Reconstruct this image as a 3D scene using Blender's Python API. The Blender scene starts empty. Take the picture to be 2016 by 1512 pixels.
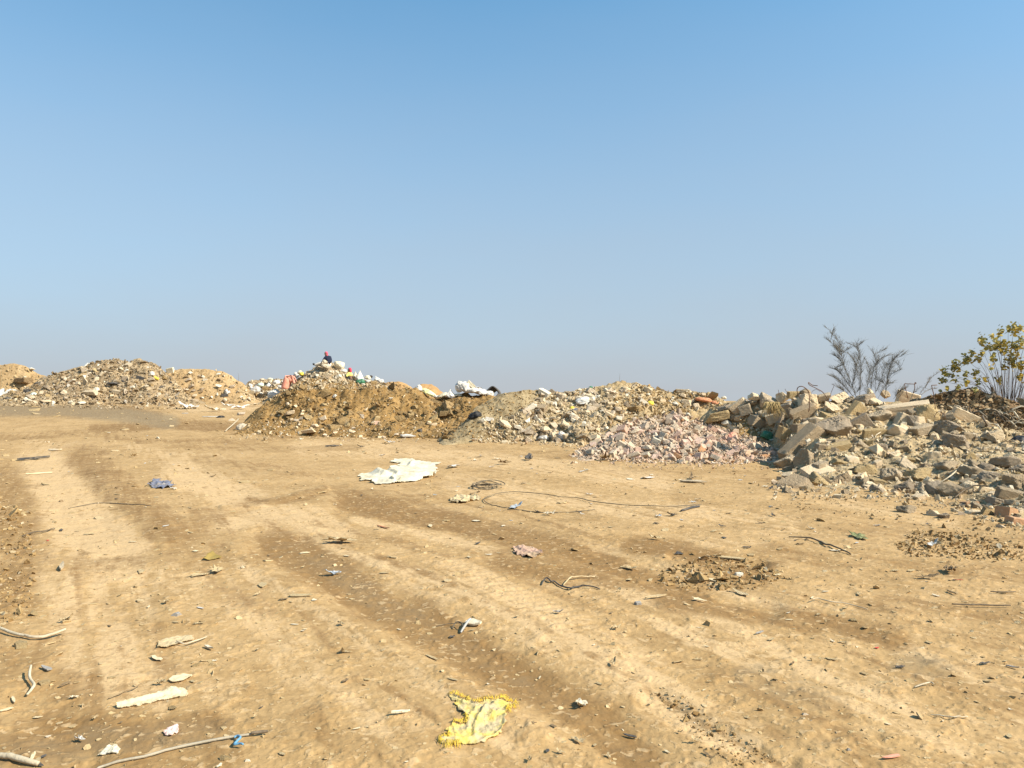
import bpy, bmesh, math, random
import numpy as np
from mathutils import Vector, Matrix, Euler, noise as mnoise

scene = bpy.context.scene
C = scene.collection
rad = math.radians

# ---------------------------------------------------------------- camera
FPX, CX, CY, HZ, CAMH = 1517.0, 1008.0, 756.0, 765.0, 1.6      # photo pixels (2016 x 1512)
PITCH = math.atan((HZ - CY) / FPX)
cam_d = bpy.data.cameras.new("camera")
cam_d.sensor_width = 36.0
cam_d.lens = 36.0 * FPX / 2016.0
cam_d.clip_start = 0.05
cam_d.clip_end = 12000.0
cam = bpy.data.objects.new("camera", cam_d)
cam.location = (0, 0, CAMH)
cam.rotation_euler = (math.pi / 2 + PITCH, 0, 0)
C.objects.link(cam)
scene.camera = cam

# ---------------------------------------------------------------- sky, sun, exposure
SKY_LIFT = 0.12
SKY_TINT, SKY_HAZE = (1.25, 1.85, 1.78), (3.62, 3.78, 4.05)
# the low haze hides the yellow band at the horizon
SUN_AZ, SUN_EL = rad(114), rad(40)            # azimuth measured from the view direction (+Y) to the right (+X)
world = bpy.data.worlds.new("World")
scene.world = world
world.use_nodes = True
nt = world.node_tree
nt.nodes.clear()
w_out = nt.nodes.new("ShaderNodeOutputWorld")
w_bg = nt.nodes.new("ShaderNodeBackground")
w_sky = nt.nodes.new("ShaderNodeTexSky")
w_sky.sky_type = 'NISHITA'
w_sky.sun_disc = False
w_sky.sun_elevation = SUN_EL
w_sky.sun_rotation = SUN_AZ
w_sky.altitude = 0.0
w_sky.air_density = 1.0
w_sky.dust_density = 0.3
w_sky.ozone_density = 2.0
w_tc = nt.nodes.new("ShaderNodeTexCoord")
w_sep = nt.nodes.new("ShaderNodeSeparateXYZ")
w_max = nt.nodes.new("ShaderNodeMath"); w_max.operation = 'MAXIMUM'; w_max.inputs[1].default_value = 0.0
w_cmb = nt.nodes.new("ShaderNodeCombineXYZ")
w_hsv = nt.nodes.new("ShaderNodeHueSaturation")
w_hsv.inputs['Saturation'].default_value = 1.0
w_bg.inputs['Strength'].default_value = 0.08
nt.links.new(w_tc.outputs['Generated'], w_sep.inputs[0])
nt.links.new(w_sep.outputs['X'], w_cmb.inputs['X'])
nt.links.new(w_sep.outputs['Y'], w_cmb.inputs['Y'])
nt.links.new(w_sep.outputs['Z'], w_max.inputs[0])
w_lift = nt.nodes.new("ShaderNodeMath"); w_lift.operation = 'ADD'; w_lift.inputs[1].default_value = SKY_LIFT
nt.links.new(w_max.outputs[0], w_lift.inputs[0])
nt.links.new(w_lift.outputs[0], w_cmb.inputs['Z'])
nt.links.new(w_cmb.outputs[0], w_sky.inputs['Vector'])
nt.links.new(w_sky.outputs[0], w_hsv.inputs['Color'])
w_tint = nt.nodes.new("ShaderNodeMix"); w_tint.data_type = 'RGBA'; w_tint.blend_type = 'MULTIPLY'
w_tint.inputs[0].default_value = 1.0
w_tint.inputs[7].default_value = (*SKY_TINT, 1)
w_mr = nt.nodes.new("ShaderNodeMapRange")      # whitish dust haze thickening towards the horizon
w_mr.inputs['From Min'].default_value = 0.0; w_mr.inputs['From Max'].default_value = 0.5
w_mr.inputs['To Min'].default_value = 1.0; w_mr.inputs['To Max'].default_value = 0.0
w_pow = nt.nodes.new("ShaderNodeMath"); w_pow.operation = 'POWER'; w_pow.inputs[1].default_value = 1.08
w_amt = nt.nodes.new("ShaderNodeMath"); w_amt.operation = 'MULTIPLY'; w_amt.inputs[1].default_value = 0.97
w_hz = nt.nodes.new("ShaderNodeMix"); w_hz.data_type = 'RGBA'
w_hz.inputs[7].default_value = (*SKY_HAZE, 1)
nt.links.new(w_hsv.outputs[0], w_tint.inputs[6])
nt.links.new(w_max.outputs[0], w_mr.inputs['Value'])
nt.links.new(w_mr.outputs[0], w_pow.inputs[0])
w_map = nt.nodes.new("ShaderNodeMapping"); w_map.inputs['Scale'].default_value = (1.0, 1.0, 3.5)
w_ns = nt.nodes.new("ShaderNodeTexNoise"); w_ns.inputs['Scale'].default_value = 2.6; w_ns.inputs['Detail'].default_value = 6
nt.links.new(w_tc.outputs['Generated'], w_map.inputs[0]); nt.links.new(w_map.outputs[0], w_ns.inputs['Vector'])
w_nm = nt.nodes.new("ShaderNodeMath"); w_nm.operation = 'MULTIPLY_ADD'; w_nm.inputs[1].default_value = 0.16; w_nm.inputs[2].default_value = -0.08
nt.links.new(w_ns.outputs['Fac'], w_nm.inputs[0])
w_ad = nt.nodes.new("ShaderNodeMath"); w_ad.operation = 'ADD'; w_ad.use_clamp = True
nt.links.new(w_pow.outputs[0], w_ad.inputs[0]); nt.links.new(w_nm.outputs[0], w_ad.inputs[1])
nt.links.new(w_ad.outputs[0], w_amt.inputs[0])
nt.links.new(w_amt.outputs[0], w_hz.inputs[0])
nt.links.new(w_tint.outputs[2], w_hz.inputs[6])
nt.links.new(w_hz.outputs[2], w_bg.inputs['Color'])
nt.links.new(w_bg.outputs[0], w_out.inputs['Surface'])

sun_d = bpy.data.lights.new("sun", 'SUN')
sun_d.energy = 4.9
sun_d.angle = rad(0.6)
sun_d.color = (1.0, 0.93, 0.81)
sun = bpy.data.objects.new("sun", sun_d)
sv = Vector((math.sin(SUN_AZ) * math.cos(SUN_EL), math.cos(SUN_AZ) * math.cos(SUN_EL), math.sin(SUN_EL)))
sun.rotation_euler = sv.to_track_quat('Z', 'Y').to_euler()
sun.location = (30, 10, 30)
C.objects.link(sun)

vs = scene.view_settings
vs.view_transform = 'Standard'
vs.look = 'None'
vs.gamma = 1.0
vs.exposure = 0.80
vs.use_curve_mapping = False

# ---------------------------------------------------------------- numpy noise
_rs = np.random.RandomState(7)
_PERM = _rs.permutation(1024).astype(np.int32)
_ang = _rs.rand(1024) * 2 * np.pi
_GX, _GY = np.cos(_ang).astype(np.float32), np.sin(_ang).astype(np.float32)

def perlin(x, y, seed=0):
    x = np.asarray(x, np.float32); y = np.asarray(y, np.float32)
    fx, fy = np.floor(x), np.floor(y)
    ix, iy = fx.astype(np.int32), fy.astype(np.int32)
    u, v = x - fx, y - fy
    def g(dx, dy):
        h = _PERM[(_PERM[(ix + dx + seed * 131) & 1023] + iy + dy + seed * 57) & 1023]
        return _GX[h] * (u - dx) + _GY[h] * (v - dy)
    su = u * u * u * (u * (u * 6 - 15) + 10)
    sw = v * v * v * (v * (v * 6 - 15) + 10)
    a = g(0, 0); b = g(1, 0); c = g(0, 1); d = g(1, 1)
    return 1.5 * ((a + (b - a) * su) + ((c + (d - c) * su) - (a + (b - a) * su)) * sw)

def fbm(x, y, octv=4, seed=0, gain=0.5):
    t = 0; a = 1.0; n = 0
    for k in range(octv):
        t = t + a * perlin(x * 2.03 ** k, y * 2.03 ** k, seed + k * 3); n += a; a *= gain
    return t / n

def ridged(x, y, octv=3, seed=0):
    t = 0; a = 1.0; n = 0
    for k in range(octv):
        t = t + a * (1 - np.abs(perlin(x * 2.1 ** k, y * 2.1 ** k, seed + k * 5)) * 2); n += a; a *= 0.5
    return t / n

def sstep(a, b, x):
    t = np.clip((x - a) / (b - a), 0, 1)
    return t * t * (3 - 2 * t)

# ---------------------------------------------------------------- photo pixel <-> place
_cp, _sp = math.cos(PITCH), math.sin(PITCH)
def px_dir(px, py):
    a = (np.asarray(px, float) - CX) / FPX; b = -(np.asarray(py, float) - CY) / FPX
    return a, _cp - b * _sp, _sp + b * _cp            # not normalised; y is about 1
def to_px(x, y, z):
    dz = z - CAMH
    f = y * _cp + dz * _sp; u = -y * _sp + dz * _cp
    f = np.where(f < 0.05, 0.05, f)
    return CX + x / f * FPX, CY - u / f * FPX

def ground_base(x, y):
    x = np.asarray(x, float); y = np.asarray(y, float)
    r = np.hypot(x, y)
    z = 0.71 * sstep(14, 46, y)
    z = z - 0.025 * np.maximum(r - 58, 0)
    return z + 0.05 * fbm(x / 6.0, y / 6.0, 2, 3) * sstep(3, 8, r)

# ---------------------------------------------------------------- object helpers
def tag(o, label=None, cat=None, group=None, kind=None):
    if label: o["label"] = label
    if cat: o["category"] = cat
    if group: o["group"] = group
    if kind: o["kind"] = kind
    return o

def link(name, me, mat=None, parent=None, loc=None, rot=None, scale=None):
    o = bpy.data.objects.new(name, me)
    if mat is not None and me is not None and len(me.materials) == 0: me.materials.append(mat)
    if loc is not None: o.location = loc
    if rot is not None: o.rotation_euler = rot
    if scale is not None: o.scale = scale
    C.objects.link(o)
    if parent is not None: o.parent = parent
    return o

def np_mesh(name, verts, faces, smooth=True):
    """verts (N,3); faces (M,k) of one k"""
    me = bpy.data.meshes.new(name)
    verts = np.ascontiguousarray(verts, np.float32); faces = np.ascontiguousarray(faces, np.int32)
    n, m, k = len(verts), len(faces), faces.shape[1]
    me.vertices.add(n); me.vertices.foreach_set("co", verts.ravel())
    me.loops.add(m * k); me.loops.foreach_set("vertex_index", faces.ravel())
    me.polygons.add(m)
    me.polygons.foreach_set("loop_start", np.arange(0, m * k, k, dtype=np.int32))
    me.polygons.foreach_set("use_smooth", np.full(m, smooth))
    me.update(calc_edges=True)
    return me

def grid_faces(nr, nc, wrap=False):
    i = np.arange(nr - 1)[:, None]; j = np.arange(nc if wrap else nc - 1)[None, :]
    j2 = (j + 1) % nc
    return np.stack([i * nc + j, i * nc + j2, (i + 1) * nc + j2, (i + 1) * nc + j], -1).reshape(-1, 4)

# ---------------------------------------------------------------- materials
def new_mat(name, rough=0.9):
    m = bpy.data.materials.new(name); m.use_nodes = True
    b = m.node_tree.nodes['Principled BSDF']
    b.inputs['Roughness'].default_value = rough
    b.inputs['Specular IOR Level'].default_value = 0.25
    return m, m.node_tree, b

class NB:
    """small node builder"""
    def __init__(s, t): s.t = t
    def n(s, typ, **kw):
        d = s.t.nodes.new(typ)
        for k, v in kw.items(): setattr(d, k, v)
        return d
    def put(s, sock, v):
        if hasattr(v, 'is_output'): s.t.links.new(v, sock)
        else: sock.default_value = v
    def noise(s, vec, scale, detail=4, rough=0.55, dist=0.0):
        d = s.n("ShaderNodeTexNoise")
        if vec is not None: s.put(d.inputs['Vector'], vec)
        d.inputs['Scale'].default_value = scale; d.inputs['Detail'].default_value = detail
        d.inputs['Roughness'].default_value = rough; d.inputs['Distortion'].default_value = dist
        return d.outputs['Fac']
    def voro(s, vec, scale, feature='F1', out='Distance', rnd=1.0):
        d = s.n("ShaderNodeTexVoronoi", feature=feature)
        if vec is not None: s.put(d.inputs['Vector'], vec)
        d.inputs['Scale'].default_value = scale; d.inputs['Randomness'].default_value = rnd
        return d.outputs[out]
    def ramp(s, fac, stops):
        d = s.n("ShaderNodeValToRGB")
        s.put(d.inputs['Fac'], fac)
        e = d.color_ramp.elements
        while len(e) < len(stops): e.new(0.5)
        for k, (p, c) in enumerate(stops):
            e[k].position = p
            e[k].color = (*c, 1) if not isinstance(c, (int, float)) else (c, c, c, 1)
        return d.outputs['Color']
    def mix(s, fac, a, b, mode='MIX'):
        d = s.n("ShaderNodeMix", data_type='RGBA', blend_type=mode)
        s.put(d.inputs[0], fac)
        for sock, v in ((d.inputs[6], a), (d.inputs[7], b)):
            s.put(sock, (*v, 1) if isinstance(v, tuple) and len(v) == 3 else v)
        return d.outputs[2]
    def math(s, op, a, b=0.0, clamp=False):
        d = s.n("ShaderNodeMath", operation=op, use_clamp=clamp)
        s.put(d.inputs[0], a); s.put(d.inputs[1], b)
        return d.outputs[0]
    def attr(s, name):
        return s.n("ShaderNodeAttribute", attribute_name=name).outputs['Fac']
    def obj(s): return s.n("ShaderNodeTexCoord").outputs['Object']
    def pos(s): return s.n("ShaderNodeNewGeometry").outputs['Position']
    def island(s): return s.n("ShaderNodeNewGeometry").outputs['Random Per Island']
    def rnd(s): return s.n("ShaderNodeObjectInfo").outputs['Random']
    def bump(s, h, strength=0.5, dist=0.02, normal=None):
        d = s.n("ShaderNodeBump")
        s.put(d.inputs['Height'], h)
        d.inputs['Strength'].default_value = strength; d.inputs['Distance'].default_value = dist
        if normal is not None: s.put(d.inputs['Normal'], normal)
        return d.outputs['Normal']

def mat_ground():
    m, t, b = new_mat("dry_soil", 0.95); k = NB(t)
    P = k.pos()
    damp, pale, grey = k.attr("damp"), k.attr("pale"), k.attr("grey")
    n1 = k.noise(P, 1.3, 6, 0.62, 0.3); n2 = k.noise(P, 9.0, 6, 0.68, 0.5); n3 = k.noise(P, 55.0, 4, 0.6)
    n4 = k.noise(P, 4.2, 6, 0.66, 0.8)
    mp = k.n("ShaderNodeMapping"); mp.inputs['Rotation'].default_value = (0, 0, rad(63)); mp.inputs['Scale'].default_value = (1, 1, 1)
    k.put(mp.inputs['Vector'], P)
    mp2 = k.n("ShaderNodeMapping"); mp2.inputs['Scale'].default_value = (0.45, 7.5, 1); k.put(mp2.inputs['Vector'], mp.outputs[0])
    st = k.noise(mp2.outputs[0], 1.0, 5, 0.62, 0.3)                       # smears left along the wheel tracks
    w = lambda v, a: k.math('MULTIPLY', k.math('SUBTRACT', v, 0.5), a)
    col = k.ramp(k.math('ADD', k.math('ADD', k.math('MULTIPLY', n1, 0.42), k.math('MULTIPLY', n2, 0.38)), k.math('MULTIPLY', st, 0.20)),
                 [(0.37, (0.282, 0.169, 0.065)), (0.50, (0.410, 0.259, 0.109)), (0.62, (0.496, 0.324, 0.150))])
    pf = k.math('ADD', k.math('ADD', pale, w(n2, 1.2)), k.math('ADD', w(n4, 1.0), w(st, 1.9)))
    col = k.mix(k.math('MULTIPLY', k.ramp(pf, [(0.20, 0.0), (0.65, 1.0)]), 0.92), col, (0.539, 0.362, 0.179))
    df = k.math('ADD', k.math('ADD', damp, w(n2, 1.3)), k.math('ADD', w(n4, 1.2), w(st, 1.7)))
    col = k.mix(k.math('MULTIPLY', k.ramp(df, [(0.26, 0.0), (0.55, 0.6), (0.9, 1.0)]), 0.92), col, (0.220, 0.121, 0.040))
    gf = k.math('ADD', grey, k.math('ADD', w(n2, 1.0), w(n4, 0.8)))
    col = k.mix(k.math('MULTIPLY', k.ramp(gf, [(0.30, 0.0), (0.85, 1.0)]), 0.75), col, (0.234, 0.171, 0.093))
    br = k.math('ADD', k.math('MULTIPLY', k.noise(P, 7.0, 5, 0.7, 1.2), 0.75), k.math('MULTIPLY', st, 0.25))
    col = k.mix(k.ramp(br, [(0.54, 0.0), (0.62, 0.48)]), col, (0.262, 0.148, 0.052))   # brown blotches of trodden soil
    fl = k.noise(P, 16.0, 3, 0.5, 0.6)
    col = k.mix(k.ramp(fl, [(0.60, 0.0), (0.66, 0.6)]), col, (0.552, 0.382, 0.198))    # pale dry flakes
    sp = k.noise(P, 38.0, 3, 0.6, 0.2)
    col = k.mix(k.ramp(sp, [(0.62, 0.0), (0.72, 0.6)]), col, (0.191, 0.108, 0.040))
    col = k.mix(0.25, col, k.ramp(n3, [(0.3, 0.55), (0.7, 1.0)]), 'MULTIPLY')
    k.put(b.inputs['Base Color'], col)
    h = k.math('ADD', k.math('MULTIPLY', n2, 0.7), k.math('MULTIPLY', n3, 0.35))
    h = k.math('ADD', h, k.math('MULTIPLY', k.ramp(fl, [(0.56, 0.0), (0.62, 1.0)]), 0.25))
    k.put(b.inputs['Normal'], k.bump(h, 0.42, 0.02))
    return m

def mat_soil(name, c_dark, c_mid, c_light, sc=1.0, speck=(0.55, 0.46, 0.32), speck_amt=0.35):
    m, t, b = new_mat(name, 0.95); k = NB(t)
    P = k.pos()
    n1 = k.noise(P, 0.9 * sc, 6, 0.62, 0.4); n2 = k.noise(P, 6.5 * sc, 6, 0.65, 0.3); n3 = k.noise(P, 30.0 * sc, 3, 0.6)
    col = k.ramp(k.math('ADD', k.math('MULTIPLY', n1, 0.55), k.math('MULTIPLY', n2, 0.45)),
                 [(0.36, c_dark), (0.50, c_mid), (0.64, c_light)])
    v = k.noise(P, 13.0 * sc, 2, 0.5)
    col = k.mix(k.ramp(v, [(0.62, 0.0), (0.70, speck_amt)]), col, speck)
    k.put(b.inputs['Base Color'], col)
    h = k.math('ADD', k.math('MULTIPLY', n2, 1.0), k.math('MULTIPLY', n3, 0.4))
    k.put(b.inputs['Normal'], k.bump(h, 0.7, 0.05))
    return m

def mat_stone(name, stops, dark=(0.2, 0.16, 0.11), bump=0.5, sc=1.0, island=False, pit=0.5):
    """broken concrete, brick and rubble; the body colour varies from piece to piece"""
    m, t, b = new_mat(name, 0.92); k = NB(t)
    P = k.pos() if island else k.obj()
    r = k.island() if island else k.rnd()
    n1 = k.noise(P, 2.2 * sc, 5, 0.6, 0.3); n2 = k.noise(P, 11.0 * sc, 5, 0.7); n3 = k.noise(P, 34 * sc, 3, 0.7)
    body = k.ramp(r, stops)
    col = k.mix(k.math('MULTIPLY', k.ramp(n1, [(0.35, 1.0), (0.62, 0.0)]), 0.38), body, dark)
    col = k.mix(k.ramp(n2, [(0.56, 0.0), (0.72, 0.55)]), col, (0.56, 0.49, 0.37))
    col = k.mix(k.ramp(n3, [(0.30, pit), (0.44, 0.0)]), col, dark)
    k.put(b.inputs['Base Color'], col)
    h = k.math('ADD', k.math('MULTIPLY', n2, 1.0), k.math('MULTIPLY', n3, 0.6))
    k.put(b.inputs['Normal'], k.bump(h, bump, 0.06))
    return m

def mat_plain(name, c1, c2, sc=8.0, rough=0.85, bump=0.25, grime=None, gamt=0.5):
    m, t, b = new_mat(name, rough); k = NB(t)
    P = k.obj()
    n = k.noise(P, sc, 5, 0.6, 0.3)
    col = k.ramp(n, [(0.35, c1), (0.65, c2)])
    if grime:
        g = k.noise(P, sc * 0.45, 5, 0.65, 0.5)
        col = k.mix(k.ramp(g, [(0.47, 0.0), (0.60, gamt)]), col, grime)
    k.put(b.inputs['Base Color'], col)
    k.put(b.inputs['Normal'], k.bump(k.noise(P, sc * 3, 4, 0.6), bump, 0.02))
    return m
# ================================================================ THE GROUND
# soil zones, authored on photo pixels and baked into the soil itself: (points, half width in px, amount)
DAMP = [
 ([(0,805),(130,808),(260,812),(300,822)], 15, .8), ([(190,845),(330,836),(480,842),(560,856)], 12, .75),
 ([(0,862),(160,852),(300,868),(520,872)], 8, .45), ([(330,880),(520,884),(700,880)], 7, .4),
 ([(170,905),(230,960),(300,1010),(350,1050)], 34, .62), ([(40,1108),(180,1112),(330,1098),(430,1085)], 20, .42),
 ([(390,905),(480,915),(620,935)], 10, .4), ([(500,985),(540,990),(640,965)], 9, .6),
 ([(380,1012),(440,1006),(500,995)], 10, .5), ([(300,1050),(380,1040),(420,1020)], 22, .55),
 ([(560,1075),(660,1130),(760,1190),(860,1250),(980,1310),(1100,1370),(1180,1420),(1260,1500)], 44, .85),
 ([(430,1160),(560,1200),(640,1260),(720,1330)], 26, .35),
 ([(690,985),(780,1005),(900,1030),(1010,1055),(1110,1075),(1190,1110)], 26, .85),
 ([(1010,1100),(1150,1120),(1260,1140),(1360,1155)], 30, .65),
 ([(1250,1075),(1340,1085),(1420,1115),(1500,1122)], 24, .85), ([(1330,1180),(1450,1205),(1560,1220),(1680,1232),(1760,1260)], 28, .75),
 ([(1560,1000),(1700,1040),(1850,1055),(2016,1070)], 20, .30), ([(1500,1090),(1700,1110),(1850,1120),(2016,1130)], 20, .45),
 ([(1700,1190),(1850,1200),(2016,1215)], 22, .5), ([(1430,1330),(1560,1380),(1640,1420),(1700,1500)], 34, .5),
 ([(0,940),(30,1010),(40,1090),(20,1180)], 40, .6), ([(0,1260),(60,1310),(110,1380)], 60, .35),
 ([(20,1470),(130,1440),(260,1440),(380,1430)], 44, .75), ([(60,1520),(260,1500),(420,1490)], 36, .6),
 ([(620,1420),(700,1470),(760,1520)], 36, .45), ([(1060,1120),(1000,1110),(930,1090)], 16, .4),
 ([(1790,1310),(1900,1350),(2016,1390)], 26, .45), ([(800,870),(960,885),(1130,900)], 8, .3),
 ([(1150,920),(1300,930),(1420,925),(1520,950)], 12, .3), ([(470,868),(620,858),(760,862),(880,868)], 6, .35),
 ([(230,1180),(300,1240),(330,1330)], 26, .3), ([(1540,1440),(1640,1470),(1760,1500)], 26, .35),
 ([(480,1010),(760,1100),(1060,1230),(1400,1420),(1530,1512)], 9, .38), ([(440,1040),(700,1140),(960,1270),(1240,1450)], 9, .34), ([(620,1030),(900,1095),(1200,1200),(1600,1400),(1760,1512)], 9, .36),
 ([(760,980),(1060,1040),(1400,1130),(1760,1250),(2016,1350)], 9, .38), ([(150,1090),(175,1250),(180,1400)], 9, .40), ([(660,960),(900,985),(1200,1060),(1600,1180),(2016,1290)], 6, .40),
 ([(300,1080),(520,1190),(760,1340),(900,1450)], 9, .40), ([(1560,1240),(1800,1330),(2016,1430)], 9, .40),
]
PALE = [
 ([(95,925),(120,960),(150,1010)], 46, .9), ([(185,935),(220,975)], 28, .75), ([(140,1010),(190,1060),(220,1090)], 60, .85),
 ([(110,1120),(170,1180),(210,1260),(200,1330)], 60, .55), ([(360,935),(420,960),(470,985)], 34, .75),
 ([(440,1020),(520,1015),(600,1025),(660,1050)], 30, .75), ([(260,880),(330,895),(430,905)], 12, .4),
 ([(300,1110),(400,1150),(500,1200),(560,1260)], 40, .4), ([(900,1130),(1000,1180),(1100,1240),(1220,1310),(1340,1390),(1430,1460)], 44, .6),
 ([(1020,1240),(1100,1260)], 40, .4), ([(600,880),(800,885),(960,905),(1140,925),(1300,950)], 20, .55),
 ([(900,950),(1050,975),(1200,1000),(1400,1015)], 22, .5), ([(1360,1060),(1500,1075)], 14, .4), ([(1440,1012),(1560,1030)], 18, .4),
 ([(1440,1160),(1560,1180),(1680,1210),(1800,1260)], 16, .5), ([(1700,1260),(1850,1290),(2016,1330)], 26, .45),
 ([(340,800),(420,806),(500,800)], 9, .6), ([(60,872),(200,880)], 9, .35), ([(560,1300),(680,1380),(780,1440)], 40, .3),
 ([(760,1140),(860,1190)], 24, .45), ([(1740,1330),(1800,1320)], 20, .4), ([(250,1300),(420,1350)], 40, .3),
 ([(1560,960),(1700,1000),(1880,1030)], 12, .4), ([(1500,1280),(1650,1330)],40,.2),
 ([(540,1040),(820,1130),(1130,1270),(1480,1470)], 13, .85), ([(700,1020),(1000,1090),(1350,1200),(1800,1400)], 12, .65), ([(270,1100),(300,1300),(300,1480)], 14, .5), ([(480,1120),(700,1250),(900,1390),(1010,1490)], 14, .5),
 ([(860,1000),(1200,1080),(1600,1210),(2016,1370)], 10, .5), ([(1300,1230),(1600,1340),(1900,1480)], 16, .5),
]
GREY = [
 ([(0,805),(130,806),(250,818),(330,830)], 18, .9), ([(640,1110),(720,1160),(800,1210)], 30, .45),
 ([(560,1080),(660,1130),(860,1250),(1100,1370),(1260,1500)], 26, .35), ([(20,1480),(200,1450),(400,1440)], 44, .5),
 ([(1500,1330),(1620,1370)], 40, .5), ([(1780,1300),(1850,1310)], 24, .6), ([(1360,1400),(1420,1450)], 16, .5),
]
ROUGH = [
 ([(0,1000),(30,1090),(10,1190)], 46, 1.0), ([(1300,1110),(1420,1130),(1520,1145)], 24, 1.0), ([(1760,1070),(1900,1075),(2016,1085)], 26, 1.0),
 ([(1290,1370),(1400,1430),(1500,1510)], 40, .7), ([(1500,990),(1750,1010),(1900,1040)], 22, .7), ([(1600,1200),(1800,1250),(2016,1300)], 60, .5),
 ([(1560,1400),(1700,1460),(1900,1500)], 60, .5), ([(900,1010),(1050,1000),(1350,1000)], 16, .5), ([(830,1090),(950,1160),(1060,1230)], 16, .6),
 ([(0,815),(250,818)], 16, .5), ([(200,930),(320,1040)], 26, .5), ([(1100,905),(1500,920)], 10, .8), ([(0,1380),(80,1420)],50,.4),
]
RUT = [   # shallow wheel ruts in metres (negative is pressed in)
 ([(90,915),(150,1010),(220,1110),(240,1200)], 46, -.022), ([(205,935),(330,1050)], 22, .02), ([(390,940),(470,990)], 30, -.02),
 ([(560,1075),(760,1190),(980,1310),(1180,1420),(1290,1512)], 46, -.03), ([(470,1085),(700,1230),(900,1350),(1050,1450)], 20, .014),
 ([(700,990),(900,1030),(1110,1075),(1260,1120),(1500,1200)], 28, -.03), ([(900,1120),(1100,1240),(1340,1390),(1480,1500)], 40, .012),
 ([(1290,1380),(1420,1450),(1530,1512)], 24, -.03), ([(90,1400),(130,1460),(150,1520)], 44, -.02),
 ([(440,1000),(520,992),(640,962)], 6, .03), ([(130,1004),(220,992),(300,998)], 4, -.012),
 ([(1330,1095),(1500,1110)], 10, -.03),
]
TREAD = [([(800,1060),(980,1150),(1130,1230)], 30, 1), ([(1100,1060),(1200,1110)], 16, 1), ([(100,1430),(150,1512)], 34, 1), ([(1180,950),(1300,985)], 8, .6),
         ([(940,880),(960,855)], 3, 0)]

def strokes(px, py, table):
    out = np.zeros_like(px)
    for pts, hw, amt in table:
        xs = [p[0] for p in pts]; ys = [p[1] for p in pts]
        pad = hw * 2.2
        sel = np.where((px > min(xs) - pad * 2) & (px < max(xs) + pad * 2) & (py > min(ys) - pad) & (py < max(ys) + pad))[0]
        if not len(sel): continue
        qx, qy = px[sel], py[sel]
        best = np.full(len(sel), 1e9, np.float32)
        for (x0, y0), (x1, y1) in zip(pts[:-1], pts[1:]):
            dx, dy = x1 - x0, y1 - y0
            t = np.clip(((qx - x0) * dx + (qy - y0) * dy) / (dx * dx + dy * dy + 1e-6), 0, 1)
            ex, ey = (qx - x0 - t * dx) * 0.62, (qy - y0 - t * dy)
            best = np.minimum(best, np.hypot(ex, ey))
        v = amt * (1 - sstep(0.35, 1.4, best / hw))
        if amt >= 0: out[sel] = np.maximum(out[sel], v)
        else: out[sel] = np.minimum(out[sel], v)
    return out

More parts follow.
